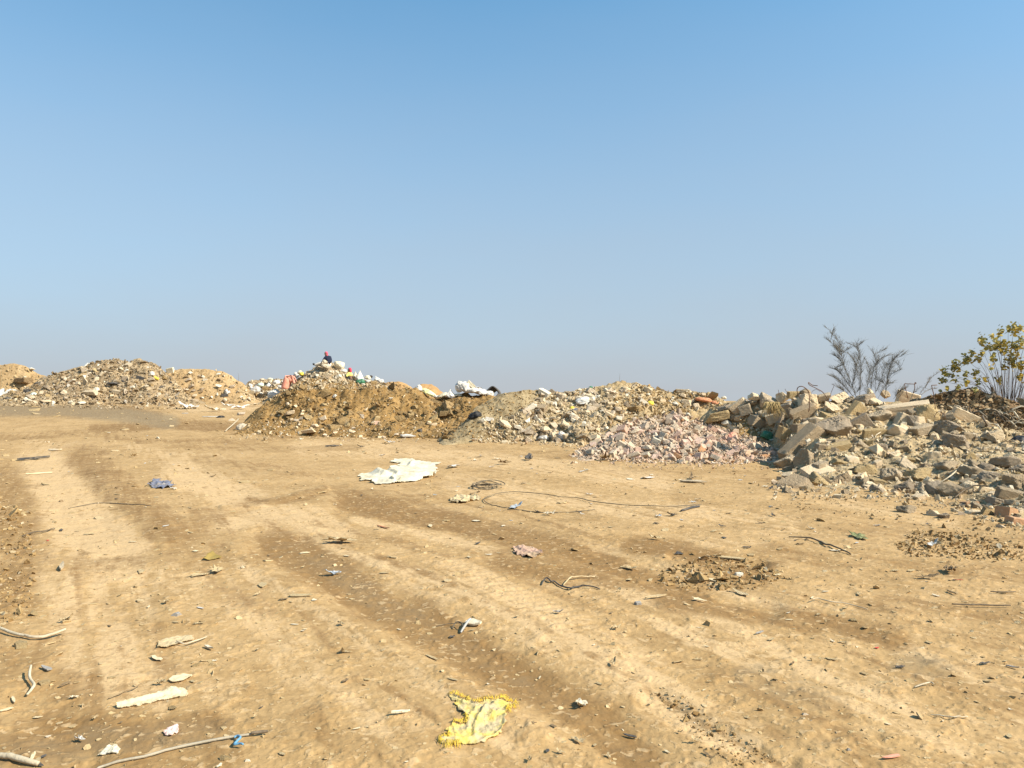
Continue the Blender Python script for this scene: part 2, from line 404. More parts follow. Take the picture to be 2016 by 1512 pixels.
def build_ground():
    th_f = np.linspace(-rad(46), rad(46), 1000)
    th_b = np.linspace(rad(46), 2 * math.pi - rad(46), 82)[1:-1]
    th = np.concatenate([th_f, th_b])
    r = np.concatenate([[0.02, 0.2, 0.5, 0.8], np.geomspace(1.1, 60, 1150), np.geomspace(60, 6000, 46)[1:]])
    R, T = np.meshgrid(r, th, indexing='ij')
    X = (R * np.sin(T)).astype(np.float32).ravel(); Y = (R * np.cos(T)).astype(np.float32).ravel()
    Z = ground_base(X, Y).astype(np.float32)
    px, py = to_px(X, Y, Z)
    px = px.astype(np.float32); py = py.astype(np.float32)
    front = (Y > 0.8)
    px[~front] = -9999
    wob = 0.10
    sx = np.clip((py - 760) * 0.10, 3, 60)
    wx = px + sx * 0.8 * fbm(X / 1.1, Y / 1.6, 4, 11, .6); wy = py + sx * 0.45 * fbm(X / 1.3, Y / 1.3, 4, 21, .6)
    damp, pale, grey, rough = (strokes(wx, wy, t) for t in (DAMP, PALE, GREY, ROUGH))
    ru = strokes(px, py, [q for q in RUT if q[2] > 0]) + strokes(px, py, [q for q in RUT if q[2] < 0])
    tread = strokes(px, py, TREAD)
    damp = np.clip(damp + 0.28 * sstep(.05, .5, fbm(X / 1.9, Y / 2.6, 5, 31, .62)), 0, 1)
    pale = np.clip(pale + 0.25 * sstep(.1, .5, fbm(X / 1.4, Y / 1.9, 5, 41, .62)), 0, 1) * (1 - .6 * damp)
    base_rough = 0.35 + 0.30 * sstep(1100, 1900, px) * sstep(940, 1000, py) + 0.5 * sstep(0, .5, fbm(X / 2.2, Y / 2.2, 3, 51))
    rough = np.clip(np.maximum(rough, base_rough * (1 - 0.65 * pale)), 0, 1)
    near = 1 - sstep(28, 50, np.hypot(X, Y))
    d = 0.022 * fbm(X / 1.2, Y / 1.2, 3, 61)
    d += 0.008 * rough * fbm(X / .22, Y / .22, 4, 71, .6)
    cl = fbm(X / .10, Y / .10, 3, 81, .55)
    d += 0.012 * rough * rough * sstep(.20, .40, cl)                    # clods
    fl = fbm(X / .26, Y / .20, 4, 91, .6)
    d += 0.0055 * sstep(.14, .20, fl) + 0.004 * sstep(.30, .34, fl)      # crust plates with broken edges
    d += 0.0035 * fbm(X / .035, Y / .035, 2, 101)
    a = rad(-63)
    u = X * math.cos(a) + Y * math.sin(a)
    d += tread * 0.0024 * np.sign(np.sin(u * 2 * math.pi / .11)) * sstep(.0, .3, np.abs(np.sin(u * 2 * math.pi / .11))) * sstep(.1, .6, tread)
    Z = Z + (d * near + ru * (0.8 + .4 * fbm(X / .4, Y / .4, 2, 111))).astype(np.float32)
    me = np_mesh("ground", np.stack([X, Y, Z], -1), grid_faces(len(r), len(th), True), True)
    for nm, arr in (("damp", damp), ("pale", pale), ("grey", grey)):
        at = me.attributes.new(nm, 'FLOAT', 'POINT'); at.data.foreach_set("value", np.ascontiguousarray(arr, np.float32))
    me.materials.append(mat_ground())
    tag(link("ground", me), kind='structure')
    # lookup for resting things on it
    nth = len(th_f); Zg = Z.reshape(len(r), len(th))[:, :nth]
    def look(x, y):
        x = np.asarray(x, float); y = np.asarray(y, float)
        rr = np.hypot(x, y); tt = np.arctan2(x, y)
        fi = np.interp(rr, r, np.arange(len(r))); fj = np.clip((tt - th_f[0]) / (th_f[1] - th_f[0]), 0, nth - 1.001)
        i = np.clip(fi.astype(int), 0, len(r) - 2); j = fj.astype(int); a = fi - i; b = fj - j
        return (Zg[i, j] * (1 - a) * (1 - b) + Zg[i + 1, j] * a * (1 - b) + Zg[i, j + 1] * (1 - a) * b + Zg[i + 1, j + 1] * a * b)
    return look

ground_z = build_ground()
SURF = {"ground": ground_z}

def top_z(x, y, names=None):
    z = None
    for n, f in SURF.items():
        if names is not None and n not in names: continue
        q = f(x, y); z = q if z is None else np.maximum(z, q)
    return z

_TS = np.geomspace(2.4, 75, 900)
def cast(px, py, names=None):
    """first place on the named surfaces seen through photo pixels; returns (N,3) points and a hit mask"""
    px = np.atleast_1d(np.asarray(px, float)); py = np.atleast_1d(np.asarray(py, float))
    dx, dy, dz = px_dir(px, py)
    lo = np.full(len(px), _TS[0]); hi = np.full(len(px), np.nan); live = np.ones(len(px), bool)
    for k in range(0, len(_TS), 60):
        ts = _TS[k:k + 61]
        idx = np.where(live)[0]
        if not len(idx): break
        t = ts[None, :]
        x = dx[idx, None] * t; y = dy[idx, None] * t; z = CAMH + dz[idx, None] * t
        under = z <= top_z(x.ravel(), y.ravel(), names).reshape(x.shape)
        any_ = under.any(1); first = under.argmax(1)
        h = idx[any_]; f = first[any_]
        hi[h] = ts[f]; lo[h] = ts[np.maximum(f - 1, 0)]; live[h] = False
    hit = ~np.isnan(hi)
    hi = np.where(hit, hi, 60.0); lo = np.where(hit, lo, 60.0)
    for _ in range(9):
        mid = (lo + hi) / 2
        und = (CAMH + dz * mid) <= top_z(dx * mid, dy * mid, names)
        hi = np.where(und, mid, hi); lo = np.where(und, lo, mid)
    P = np.stack([dx * hi, dy * hi, CAMH + dz * hi], -1)
    return P, hit

def at_depth(px, py, Y):
    dx, dy, dz = px_dir(px, py); t = Y / dy
    return np.array([dx * t, Y, CAMH + dz * t], float)

# ================================================================ HEAPS
def heap(name, crest, base, back, mat, label, cat="mound", amp=.12, L=.7, clod=.03, cell=.03, steep=0.8, seed=1, gully=0.0, step=0.0, endpad=.6):
    cr = [(*at_depth(p[0], p[1], p[2]),) for p in crest]
    cX = np.array([c[0] for c in cr]); cY = np.array([c[1] for c in cr]); cZ = np.array([c[2] for c in cr])
    bp, _ = cast([p[0] for p in base], [p[1] for p in base], ["ground"])
    cU = cX / cY; bU = np.array([(p[0] - CX) / FPX for p in base])
    bY = np.minimum(bp[:, 1], np.interp(bU, cU, cY) - 1.4); bX = bU * bY
    x0, x1 = min(cX.min(), bX.min()) - 2 * endpad, max(cX.max(), bX.max()) + 2 * endpad
    y0, y1 = bY.min() - .4, cY.max() + back + .2
    nx, ny = int((x1 - x0) / cell) + 2, int((y1 - y0) / cell) + 2
    xs = np.linspace(x0, x1, nx); ys = np.linspace(y0, y1, ny)
    X, Y = np.meshgrid(xs, ys); 
    U = X / np.maximum(Y, 1) + .30 * L / cY.mean() * fbm(X / L, Y / L, 2, seed + 9)
    yc = np.interp(U, cU, cY); zc = np.interp(U, cU, cZ); yf = np.interp(U, bU, bY)
    g = ground_base(X, Y)
    ua, ub = min(cU.min(), bU.min()), max(cU.max(), bU.max()); up = endpad / cY.mean()
    endf = sstep(ua - up, ua + .3 * up, U) * (1 - sstep(ub - .3 * up, ub + up, U))
    sf = (Y - yf) / np.maximum(yc - yf, .2); sb = (yc + back - Y) / back
    n = fbm(X / (L * 1.6), Y / (L * 1.6), 3, seed)
    s = np.where(Y < yc, np.clip(sf + .16 * n * (1 - np.clip(sf, 0, 1)), 0, 1), np.clip(sb, 0, 1))
    sh = np.where(Y < yc, s ** steep, s * s * (3 - 2 * s))
    if step > 0: sh = sh * (1 - step) + step * sstep(.45, .72, s)
    env = np.clip(sh * 4, 0, 1)
    H = (zc - g - .02) * sh
    hgt = np.maximum(zc - g, .2)
    Z = amp * env * np.minimum(1, hgt) * fbm(X / L, Y / L, 4, seed + 3, .55) * (1 - .5 * (s > .97))
    if gully: Z += -gully * env * (1 - s ** 6) * (np.clip(ridged(X / .55, Y / 3.0, 2, seed + 13), 0, 1)) ** 2
    cn = fbm(X / (L * .3), Y / (L * .3), 3, seed + 5, .6)
    Z += clod * env * (1.1 * cn + .35 * np.abs(fbm(X / (L * .16), Y / (L * .16), 3, seed + 7, .6)) * 2.0)
    Z = g + (H + Z) * endf
    Z = np.where(sh * endf <= 0.001, g - .25, Z) - .06 * (1 - sstep(0, .06, sh * endf))
    me = np_mesh(name, np.stack([X.ravel(), Y.ravel(), Z.ravel()], -1), grid_faces(ny, nx), True)
    ob = link(name, me, mat)
    tag(ob, label, cat)
    def look(x, y):
        x = np.asarray(x, float); y = np.asarray(y, float)
        fj = (x - x0) / (xs[1] - xs[0]); fi = (y - y0) / (ys[1] - ys[0])
        ok = (fj >= 0) & (fj < nx - 1) & (fi >= 0) & (fi < ny - 1)
        j = np.clip(fj.astype(int), 0, nx - 2); i = np.clip(fi.astype(int), 0, ny - 2); a = np.clip(fi - i, 0, 1); b = np.clip(fj - j, 0, 1)
        z = Z[i, j] * (1 - a) * (1 - b) + Z[i + 1, j] * a * (1 - b) + Z[i, j + 1] * (1 - a) * b + Z[i + 1, j + 1] * a * b
        return np.where(ok, z, -50.0)
    old = SURF.get(name)
    SURF[name] = look if old is None else (lambda x, y, a=old, b=look: np.maximum(a(x, y), b(x, y)))
    return ob

def D(pts, Y): return [(x, y, Y) for x, y in pts]

S_BROWN = mat_soil("brown_soil", (0.155, 0.085, 0.027), (0.245, 0.143, 0.047), (0.34, 0.210, 0.080), speck_amt=.2)
S_SAND = mat_soil("sandy_soil", (0.30, 0.19, 0.085), (0.40, 0.265, 0.125), (0.48, 0.335, 0.175))
S_RED = mat_soil("reddish_soil", (0.28, 0.155, 0.06), (0.38, 0.22, 0.088), (0.45, 0.28, 0.125))
S_WASTE = mat_soil("waste_soil", (0.19, 0.13, 0.07), (0.31, 0.22, 0.12), (0.42, 0.31, 0.175), 1.6, (0.54, 0.44, 0.29), .45)
S_OLIVE = mat_soil("grey_brown_soil", (0.18, 0.125, 0.058), (0.28, 0.205, 0.105), (0.37, 0.28, 0.155), 1.0, (.5, .42, .28), .3)
S_PALE = mat_soil("pale_rubble_soil", (0.23, 0.15, 0.065), (0.35, 0.245, 0.12), (0.47, 0.355, 0.20), 1.4, (.60, .51, .36), .45)
S_PINK = mat_soil("brick_dust", (0.30, 0.21, 0.13), (0.42, 0.31, 0.205), (0.52, 0.41, 0.285), 2.2, (.60, .50, .37), .5)
S_DARK = mat_soil("root_soil", (0.12, 0.07, 0.032), (0.20, 0.122, 0.058), (0.29, 0.185, 0.095), 1.2)
S_TAN = mat_soil("tan_soil", (0.27, 0.19, 0.095), (0.38, 0.275, 0.145), (0.48, 0.36, 0.20), 1.4, (.55, .48, .36), .4)

heap("sandy_mound", D([(-60,722),(0,719),(25,716),(45,718),(60,728),(90,742),(115,760),(135,785)], 54), [(-80,786),(0,786),(140,790)], 7, S_SAND,
     "low sandy soil mound at the far left edge", amp=.2, L=1.2, clod=.05, cell=.06, seed=2)
heap("debris_heap", D([(-30,792),(10,780),(60,760),(85,745),(110,735),(145,723),(180,716),(208,709),(222,706),(250,711),(285,708),(303,718),(322,736),(350,760),(380,785)], 47),
     [(-60,800),(100,798),(200,796),(310,796),(390,793)], 7, S_WASTE, "broad grey brown heap of mixed building waste on the left", amp=.40, L=1.5, clod=.10, cell=.05, seed=3)
heap("sandy_mound", D([(290,760),(325,733),(360,727),(375,725),(410,727),(435,731),(455,740),(475,755),(500,785)], 48.5), [(290,790),(400,788),(500,787)], 7, S_SAND,
     "pale orange sandy mound adjoining the grey debris heap", amp=.2, L=1.2, clod=.05, cell=.05, seed=4)
heap("bag_heap", D([(470,775),(490,752),(520,746),(560,746),(600,752),(640,765)], 52), [(470,787),(560,786),(650,786)], 5, S_WASTE,
     "low distant heap strewn with pale bags beside the bending person", amp=.2, L=1.0, clod=.08, cell=.06, seed=5)
heap("debris_heap", D([(540,780),(560,770),(580,752),(600,734),(620,722),(634,716),(650,715),(672,721),(690,738),(715,748),(750,752),(775,762),(800,790)], 46),
     [(530,795),(650,800),(800,800)], 6, S_WASTE, "peaked grey heap on which two people in red headscarves sit", amp=.16, L=.9, clod=.09, cell=.045, seed=6)
heap("reddish_mound", D([(720,790),(745,760),(765,752),(785,750),(805,757),(830,775),(850,790)], 41), [(720,800),(850,800)], 5, S_RED,
     "small reddish soil mound to the right of the seated people", amp=.1, L=.8, clod=.03, cell=.045, seed=7)
heap("reddish_mound", D([(790,785),(812,768),(832,755),(846,755),(858,760),(872,772),(890,790)], 38), [(790,805),(890,805)], 5, S_RED,
     "small reddish soil mound behind the yellowish plastic sheet", amp=.1, L=.8, clod=.03, cell=.045, seed=8)
heap("brown_mound", [(455,852,25.2),(478,838,25.6),(505,810,26.4),(530,790,26.8),(556,771,27),(580,752,27),(605,745,27),(625,750,27),(650,753,27),(680,751,27),(705,756,27),(740,757,27),(770,762,27),
     (800,764,27),(830,772,27),(850,785,27),(870,786,26.6),(900,782,26.4),(940,780,26.4),(985,782,26.4),(1040,800,26)],
     [(440,856),(500,856),(600,858),(700,861),(800,862),(880,866),(1040,868)], 3.6, S_BROWN, "long heap of brown earth with a steep cut face in the middle",
     amp=.32, L=.9, clod=.05, cell=.027, steep=.72, seed=9, gully=.07, step=.42)
heap("grey_brown_mound", [(885,860,22),(908,832,22.4),(940,800,23),(975,783,23.4),(1000,771,23.6),(1025,765,23.6),(1055,766,23.8),(1075,774,23.8),(1100,790,23.8)],
     [(872,869),(905,872),(980,871),(1040,869),(1110,866)], 2.6, S_OLIVE, "pointed grey brown soil mound between brown heap and pale rubble", amp=.13, L=.8, clod=.035, cell=.025, steep=.8, seed=10, endpad=.15)
heap("rubble_heap", [(1010,800,24.6),(1060,773,24.8),(1090,771,25),(1120,771,25),(1160,766,25),(1185,760,25.2),(1215,755,25.4),(1250,753,25.5),(1272,757,25.5),(1300,768,25.4),(1340,771,25.2),(1370,773,25),(1400,780,24.6),(1440,795,24),(1480,812,23.5)],
     [(1000,868),(1060,868),(1130,872),(1200,874),(1300,866),(1400,858),(1490,858)], 3.4, S_PALE, "long pale heap of crushed rubble behind the brick pile", amp=.16, L=.7, clod=.07, cell=.027, steep=.75, seed=11)
heap("brown_mound", [(1440,850,19.5),(1465,826,19.8),(1490,811,20),(1515,809,20),(1550,815,20),(1585,835,20),(1610,860,20)], [(1430,872),(1520,875),(1620,880)], 2.0, S_BROWN,
     "small brown earth lump between brick pile and boulders", amp=.1, L=.5, clod=.04, cell=.025, seed=12)
heap("brick_pile", [(1150,894,17.9),(1175,878,18.2),(1205,858,18.6),(1240,842,18.8),(1290,831,19),(1330,824,19),(1370,832,19),(1410,846,18.8),(1450,857,18.6),(1500,872,18.2),(1550,890,17.8)],
     [(1145,897),(1190,900),(1260,904),(1350,908),(1450,906),(1560,901)], 2.0, S_PINK, "wide low pile of broken pinkish bricks in the middle distance", "brick pile", amp=.07, L=.4, clod=.05, cell=.022, steep=.85, seed=13, endpad=.15)
heap("boulder_pile", [(1395,800,20.5),(1430,792,20.4),(1480,790,20),(1540,790,19.5),(1600,786,19),(1680,792,18.5),(1740,792,18),(1800,796,17.5),(1860,806,17),(1920,826,16.5),(1980,842,16),(2060,852,15.6),(2200,862,15),(2400,880,15)],
     [(1395,852),(1440,862),(1490,878),(1530,903),(1570,940),(1612,967),(1700,970),(1800,975),(1860,985),(1940,1010),(2016,1045),(2150,1080),(2400,1110)], 3.0, S_TAN,
     "large pile of broken concrete boulders on the right", "boulder pile", amp=.16, L=.6, clod=.05, cell=.027, steep=1.5, seed=14)
heap("dark_earth_mound", [(1760,805,19.4),(1800,786,19.2),(1845,773,19),(1880,768,19),(1915,766,19),(1950,776,18.6),(1985,788,18.2),(2016,800,18),(2100,806,18),(2250,815,18),(2350,840,18)], [(1760,860),(1900,862),(2016,862),(2350,880)], 2.6, S_DARK,
     "dark brown earth mound full of roots at the right edge", amp=.12, L=.6, clod=.05, cell=.027, steep=.7, seed=15)
print("HEAPS done")
# ================================================================ PIECE SHAPES
def bm_done(bm, name, ang=0.55):
    bmesh.ops.recalc_face_normals(bm, faces=bm.faces)
    me = bpy.data.meshes.new(name); bm.to_mesh(me); bm.free()
    me.polygons.foreach_set("use_smooth", [True] * len(me.polygons))
    me.set_sharp_from_angle(angle=ang)
    return me

def rock_bm(seed, ratio=(1, .8, .65), npts=16, boxy=.55, bev=.022, sub=2, rough=.05, egg=False):
    R = random.Random(seed); bm = bmesh.new()
    for i in range(npts):
        v = Vector((R.gauss(0, 1), R.gauss(0, 1), R.gauss(0, 1))).normalized()
        if not egg: v = Vector([math.copysign(abs(c) ** boxy, c) for c in v]) * R.uniform(.62, .8)
        bm.verts.new(Vector((v.x * ratio[0], v.y * ratio[1], v.z * ratio[2])) * (.5 if egg else .62))
    r = bmesh.ops.convex_hull(bm, input=bm.verts)
    bmesh.ops.delete(bm, geom=[g for g in r['geom_interior'] if isinstance(g, bmesh.types.BMVert)], context='VERTS')
    bmesh.ops.dissolve_limit(bm, angle_limit=.28, verts=bm.verts, edges=bm.edges)
    if bev: bmesh.ops.bevel(bm, geom=bm.edges[:], offset=bev, segments=1, affect='EDGES', profile=.5, clamp_overlap=True)
    bmesh.ops.triangulate(bm, faces=bm.faces)
    for _ in range(sub):
        lim = .11 if _ == 0 else .06
        es = [e for e in bm.edges if e.calc_length() > lim]
        if es: bmesh.ops.subdivide_edges(bm, edges=es, cuts=1 if sub < 3 else 2, use_grid_fill=False); bmesh.ops.triangulate(bm, faces=bm.faces)
    bm.normal_update()
    off = Vector((R.uniform(0, 90), R.uniform(0, 90), R.uniform(0, 90)))
    for v in bm.verts:
        d = mnoise.fractal(v.co * 3.2 + off, .8, 2.1, 4) * rough + mnoise.fractal(v.co * 9 + off, .7, 2.1, 3) * rough * .55
        v.co += v.normal * d
    return bm

_ICO = {}
def ico(sub):
    if sub not in _ICO:
        bm = bmesh.new(); bmesh.ops.create_icosphere(bm, subdivisions=sub, radius=1.0); bm.verts.index_update()
        _ICO[sub] = (np.array([v.co[:] for v in bm.verts]), np.array([[v.index for v in f.verts] for f in bm.faces])); bm.free()
    return _ICO[sub]

def rock(seed, name="rock", ratio=(1, .8, .65), npts=10, box=.5, rough=.03, sub=5, soft=26., wild=.35, chip=.05):
    """a broken lump: flat fracture faces cut by planes, each face with its own roughness"""
    R = np.random.RandomState(seed); V, F = ico(sub); D_ = V / np.array(ratio); D_ /= np.linalg.norm(D_, axis=1)[:, None]
    N, H, A = [], [], []
    if R.rand() < box * 2:
        for ax in range(3):
            for sg in (-1, 1):
                n = np.zeros(3); n[ax] = sg; n += R.randn(3) * wild * .5; N.append(n / np.linalg.norm(n)); H.append(R.uniform(.48, .66)); A.append(R.uniform(.1, 1.2))
    for _ in range(npts):
        n = R.randn(3); N.append(n / np.linalg.norm(n)); H.append(R.uniform(.58, .86)); A.append(R.uniform(.3, 2.0))
    N, H, A = np.array(N), np.array(H), np.array(A)
    q = np.maximum(D_ @ N.T, .02) / H[None]                    # 1 / distance along each direction
    w = np.exp(soft * (q - q.max(1)[:, None])); w /= w.sum(1)[:, None]
    r = 1 / (q * w).sum(1); am = (w * A[None]).sum(1)
    P = D_ * r[:, None]
    x, y, z = P.T; o = R.uniform(0, 60, 3)
    def n3(s, k): return (fbm(x * s + o[0] + z * s * .7, y * s + o[1] - z * s * .6, 3, seed * 7 % 90 + k) + fbm(y * s + o[2], z * s + o[0] + x * s * .4, 3, seed * 5 % 80 + k)) * .7
    edge = 1 - w.max(1)
    r2 = r + rough * am * (n3(3.0, 1) * 1.3 + n3(9.0, 2) * .9 + n3(24.0, 3) * .45) - chip * np.clip(edge * 2, 0, 1) * (.35 + np.clip(n3(5.0, 4), 0, 1) * 1.2)
    P = D_ * np.maximum(r2, .1)[:, None] * np.array(ratio)
    me = np_mesh(name, P, F, True)
    me.set_sharp_from_angle(angle=.7)
    return me

def block(seed, size=(1, .5, .3), broken=1, bev=.012, rough=.010, cuts=6, name="block"):
    """a squared lump (brick, slab, kerb piece) with broken ends"""
    R = random.Random(seed); bm = bmesh.new()
    bmesh.ops.create_cube(bm, size=1.0)
    for v in bm.verts: v.co = Vector((v.co.x * size[0], v.co.y * size[1], v.co.z * size[2]))
    for q in range(broken):
        sgn = 1 if q % 2 == 0 else -1
        n = Vector((sgn, R.uniform(-.55, .55), R.uniform(-.5, .5))).normalized()
        co = Vector((sgn * size[0] * R.uniform(.22, .42), 0, 0))
        geom = bm.verts[:] + bm.edges[:] + bm.faces[:]
        rr = bmesh.ops.bisect_plane(bm, geom=geom, plane_co=co, plane_no=n, clear_outer=True)
        es = [e for e in rr['geom_cut'] if isinstance(e, bmesh.types.BMEdge)]
        if es: bmesh.ops.edgeloop_fill(bm, edges=es)
    bmesh.ops.bevel(bm, geom=bm.edges[:], offset=bev, segments=1, affect='EDGES', clamp_overlap=True)
    bmesh.ops.triangulate(bm, faces=bm.faces)
    for _ in range(3):
        es = [e for e in bm.edges if e.calc_length() > max(size) / cuts]
        if es: bmesh.ops.subdivide_edges(bm, edges=es, cuts=1); bmesh.ops.triangulate(bm, faces=bm.faces)
    bm.normal_update()
    off = Vector((R.uniform(0, 90), R.uniform(0, 90), 3))
    for v in bm.verts: v.co += v.normal * (mnoise.fractal(v.co * 5 + off, .9, 2.1, 3) * rough)
    return bm_done(bm, name, .5)

def sack(seed, size=(1, .7, .55), peak=0.0, fold=.09, sub=4, name="sack"):
    """a slumped plastic or woven sack with creases; peak pulls the top into a point"""
    R = random.Random(seed); bm = bmesh.new()
    bmesh.ops.create_icosphere(bm, subdivisions=sub, radius=.5)
    off = Vector((R.uniform(0, 90), R.uniform(0, 90), R.uniform(0, 90)))
    for v in bm.verts:
        d = v.co.normalized()
        f = 1 - abs(mnoise.noise(d * 2.2 + off)) * 2
        g = 1 - abs(mnoise.noise(d * 5.5 + off)) * 2
        r = .5 + fold * f + fold * .45 * g + .10 * mnoise.noise(d * 1.3 + off)
        p = d * r
        if peak and p.z > 0: s = 1 - peak * min(1, p.z / .5); p.x *= s; p.y *= s; p.z *= 1 + peak * .7
        if p.z < -.22: p.z = -.22 + (p.z + .22) * .25
        v.co = Vector((p.x * size[0], p.y * size[1], p.z * size[2]))
    return bm_done(bm, name, 1.0)

def scrap(seed, ratio=.6, curl=.12, wav=.05, thick=.012, npt=15, jag=.28, rings=5, name="scrap"):
    """a thin torn piece, unit width, lying with its lower side near z = 0"""
    R = random.Random(seed); bm = bmesh.new()
    rad_ = [max(.3, 1 + R.uniform(-jag, jag)) for _ in range(npt)]
    off = Vector((R.uniform(0, 90), R.uniform(0, 90), 0)); ca = R.uniform(0, 6.28)
    def zf(x, y):
        u = x * math.cos(ca) + y * math.sin(ca)
        return curl * 4 * max(0, u - .05) ** 2 + wav * (mnoise.fractal(Vector((x * 4, y * 4, 0)) + off, 1, 2, 3)) + wav
    c = bm.verts.new((0, 0, zf(0, 0))); prev = None; loops = []
    for k in range(1, rings + 1):
        lp = []
        for i in range(npt):
            a = 2 * math.pi * i / npt; r = .5 * rad_[i] * k / rings
            x, y = math.cos(a) * r, math.sin(a) * r * ratio
            lp.append(bm.verts.new((x, y, zf(x, y))))
        loops.append(lp)
    for i in range(npt):
        j = (i + 1) % npt
        bm.faces.new((c, loops[0][i], loops[0][j]))
        for k in range(rings - 1): bm.faces.new((loops[k][i], loops[k + 1][i], loops[k + 1][j], loops[k][j]))
    bm.normal_update()
    bmesh.ops.solidify(bm, geom=bm.faces[:], thickness=-thick)
    return bm_done(bm, name, .9)

def tube_data(pts, radii, ns=7):
    P = np.array(pts, float); n = len(P)
    if np.isscalar(radii): radii = [radii] * n
    T = np.gradient(P, axis=0); T /= np.linalg.norm(T, axis=1)[:, None] + 1e-9
    up = np.array([0, 0, 1.0]) if abs(T[0][2]) < .9 else np.array([1.0, 0, 0])
    U = np.cross(T[0], up); U /= np.linalg.norm(U); V, F = [], []
    for i in range(n):
        U = U - T[i] * U.dot(T[i]); U /= np.linalg.norm(U) + 1e-9; W = np.cross(T[i], U)
        for j in range(ns):
            a = 2 * math.pi * j / ns
            V.append(P[i] + radii[i] * (math.cos(a) * U + math.sin(a) * W))
    V += [P[0], P[-1]]
    for i in range(n - 1):
        for j in range(ns):
            k = (j + 1) % ns
            F.append((i * ns + j, i * ns + k, (i + 1) * ns + k, (i + 1) * ns + j))
    m = n * ns
    for j in range(ns):
        k = (j + 1) % ns
        F.append((m, k, j, j)); F.append((m + 1, (n - 1) * ns + j, (n - 1) * ns + k, (n - 1) * ns + k))
    return V, F

def tube_mesh(name, lines, ns=6):
    """lines: list of (points, radius or radii)"""
    V, F = [], []
    for pts, r in lines:
        v, f = tube_data(pts, r, ns); b = len(V)
        V += [tuple(p) for p in v]; F += [tuple(dict.fromkeys(i + b for i in q)) for q in f]
    me = bpy.data.meshes.new(name); me.from_pydata(V, [], F); me.validate()
    me.polygons.foreach_set("use_smooth", [True] * len(me.polygons))
    return me

def smooth_line(pts, n=6):
    P = [np.array(p, float) for p in pts]; out = []
    for i in range(len(P) - 1):
        p0, p1, p2, p3 = P[max(i - 1, 0)], P[i], P[i + 1], P[min(i + 2, len(P) - 1)]
        for t in np.linspace(0, 1, n, endpoint=False):
            out.append(.5 * (2 * p1 + (p2 - p0) * t + (2 * p0 - 5 * p1 + 4 * p2 - p3) * t * t + (3 * p1 - p0 - 3 * p2 + p3) * t ** 3))
    out.append(P[-1]); return out

def stuff(name, pts, sizes, templates, mat, seed=0, flat=0.0, label=None):
    """uncountable small pieces as ONE mesh"""
    r = np.random.RandomState(seed); Vs, Fs = [], []; base = 0
    which = r.randint(0, len(templates), len(pts))
    for k, (tv, tf) in enumerate(templates):
        ix = np.where(which == k)[0]
        if not len(ix): continue
        n = len(ix); q = r.randn(n, 4)
        if flat: q[:, 1:3] *= (1 - flat)
        q /= np.linalg.norm(q, axis=1)[:, None]; w, x, y, z = q.T
        M = np.stack([1-2*(y*y+z*z), 2*(x*y-z*w), 2*(x*z+y*w), 2*(x*y+z*w), 1-2*(x*x+z*z), 2*(y*z-x*w), 2*(x*z-y*w), 2*(y*z+x*w), 1-2*(x*x+y*y)], -1).reshape(n, 3, 3)
        v = np.einsum('nij,vj->nvi', M, tv) * sizes[ix][:, None, None] + pts[ix][:, None, :]
        f = tf[None] + (np.arange(n) * len(tv))[:, None, None] + base
        Vs.append(v.reshape(-1, 3)); Fs.append(f.reshape(-1, 3)); base += n * len(tv)
    me = np_mesh(name, np.concatenate(Vs), np.concatenate(Fs), False)
    return tag(link(name, me, mat), label, kind='stuff')

def template(seed, ratio, npts=9):
    bm = rock_bm(seed, ratio=ratio, npts=npts, bev=0, sub=0, rough=0)
    bmesh.ops.triangulate(bm, faces=bm.faces); bm.verts.index_update()
    v = np.array([p.co[:] for p in bm.verts]); f = np.array([[q.index for q in t.verts] for t in bm.faces]); bm.free()
    return v, f
def flake_template(seed):
    R = random.Random(seed); n = R.randint(5, 8); rr = [R.uniform(.3, .55) for _ in range(n)]
    top = [(rr[i] * math.cos(6.283 * i / n), .7 * rr[i] * math.sin(6.283 * i / n), .05 + R.uniform(-.03, .03)) for i in range(n)]
    v = top + [(x, y, -.02) for x, y, z in top] + [(0, 0, .06), (0, 0, -.02)]
    f = []
    for i in range(n):
        j = (i + 1) % n
        f += [(2 * n, i, j), (2 * n + 1, n + j, n + i), (i, n + i, n + j), (i, n + j, j)]
    return np.array(v), np.array(f)
T_STONE = [template(s, (1, .8, .6)) for s in range(900, 910)]
T_SHARD = [template(s, (1.2, .6, .3), 8) for s in range(920, 930)]
T_FLAKE = [flake_template(s) for s in range(940, 950)]

# ---------------------------------------------------------------- materials for pieces
M_CONC = mat_stone("broken_concrete", [(0.0, (0.443, 0.319, 0.187)), (.25, (0.565, 0.421, 0.254)), (.5, (0.632, 0.486, 0.310)), (.75, (0.509, 0.378, 0.226)), (1.0, (0.675, 0.529, 0.344))], (0.221, 0.157, 0.091), .95)
M_GREY = mat_stone("grey_concrete", [(0.0, (0.399, 0.302, 0.198)), (.5, (0.499, 0.383, 0.254)), (1.0, (0.576, 0.454, 0.310))], (0.199, 0.146, 0.091), .95)
M_YEL = mat_stone("clay_coated_concrete", [(0.0, (0.548, 0.389, 0.177)), (1.0, (0.630, 0.454, 0.227))], (0.326, 0.205, 0.085), .95)
M_PALE = mat_stone("pale_concrete", [(0.0, (0.653, 0.497, 0.303)), (.5, (0.720, 0.562, 0.358)), (1.0, (0.630, 0.475, 0.298))], (0.350, 0.243, 0.131), .5, pit=.3)
M_WHITE = mat_stone("white_plaster", [(0.0, (.62, .54, .40)), (1.0, (.71, .64, .50))], (.42, .33, .21), .3, pit=.2)
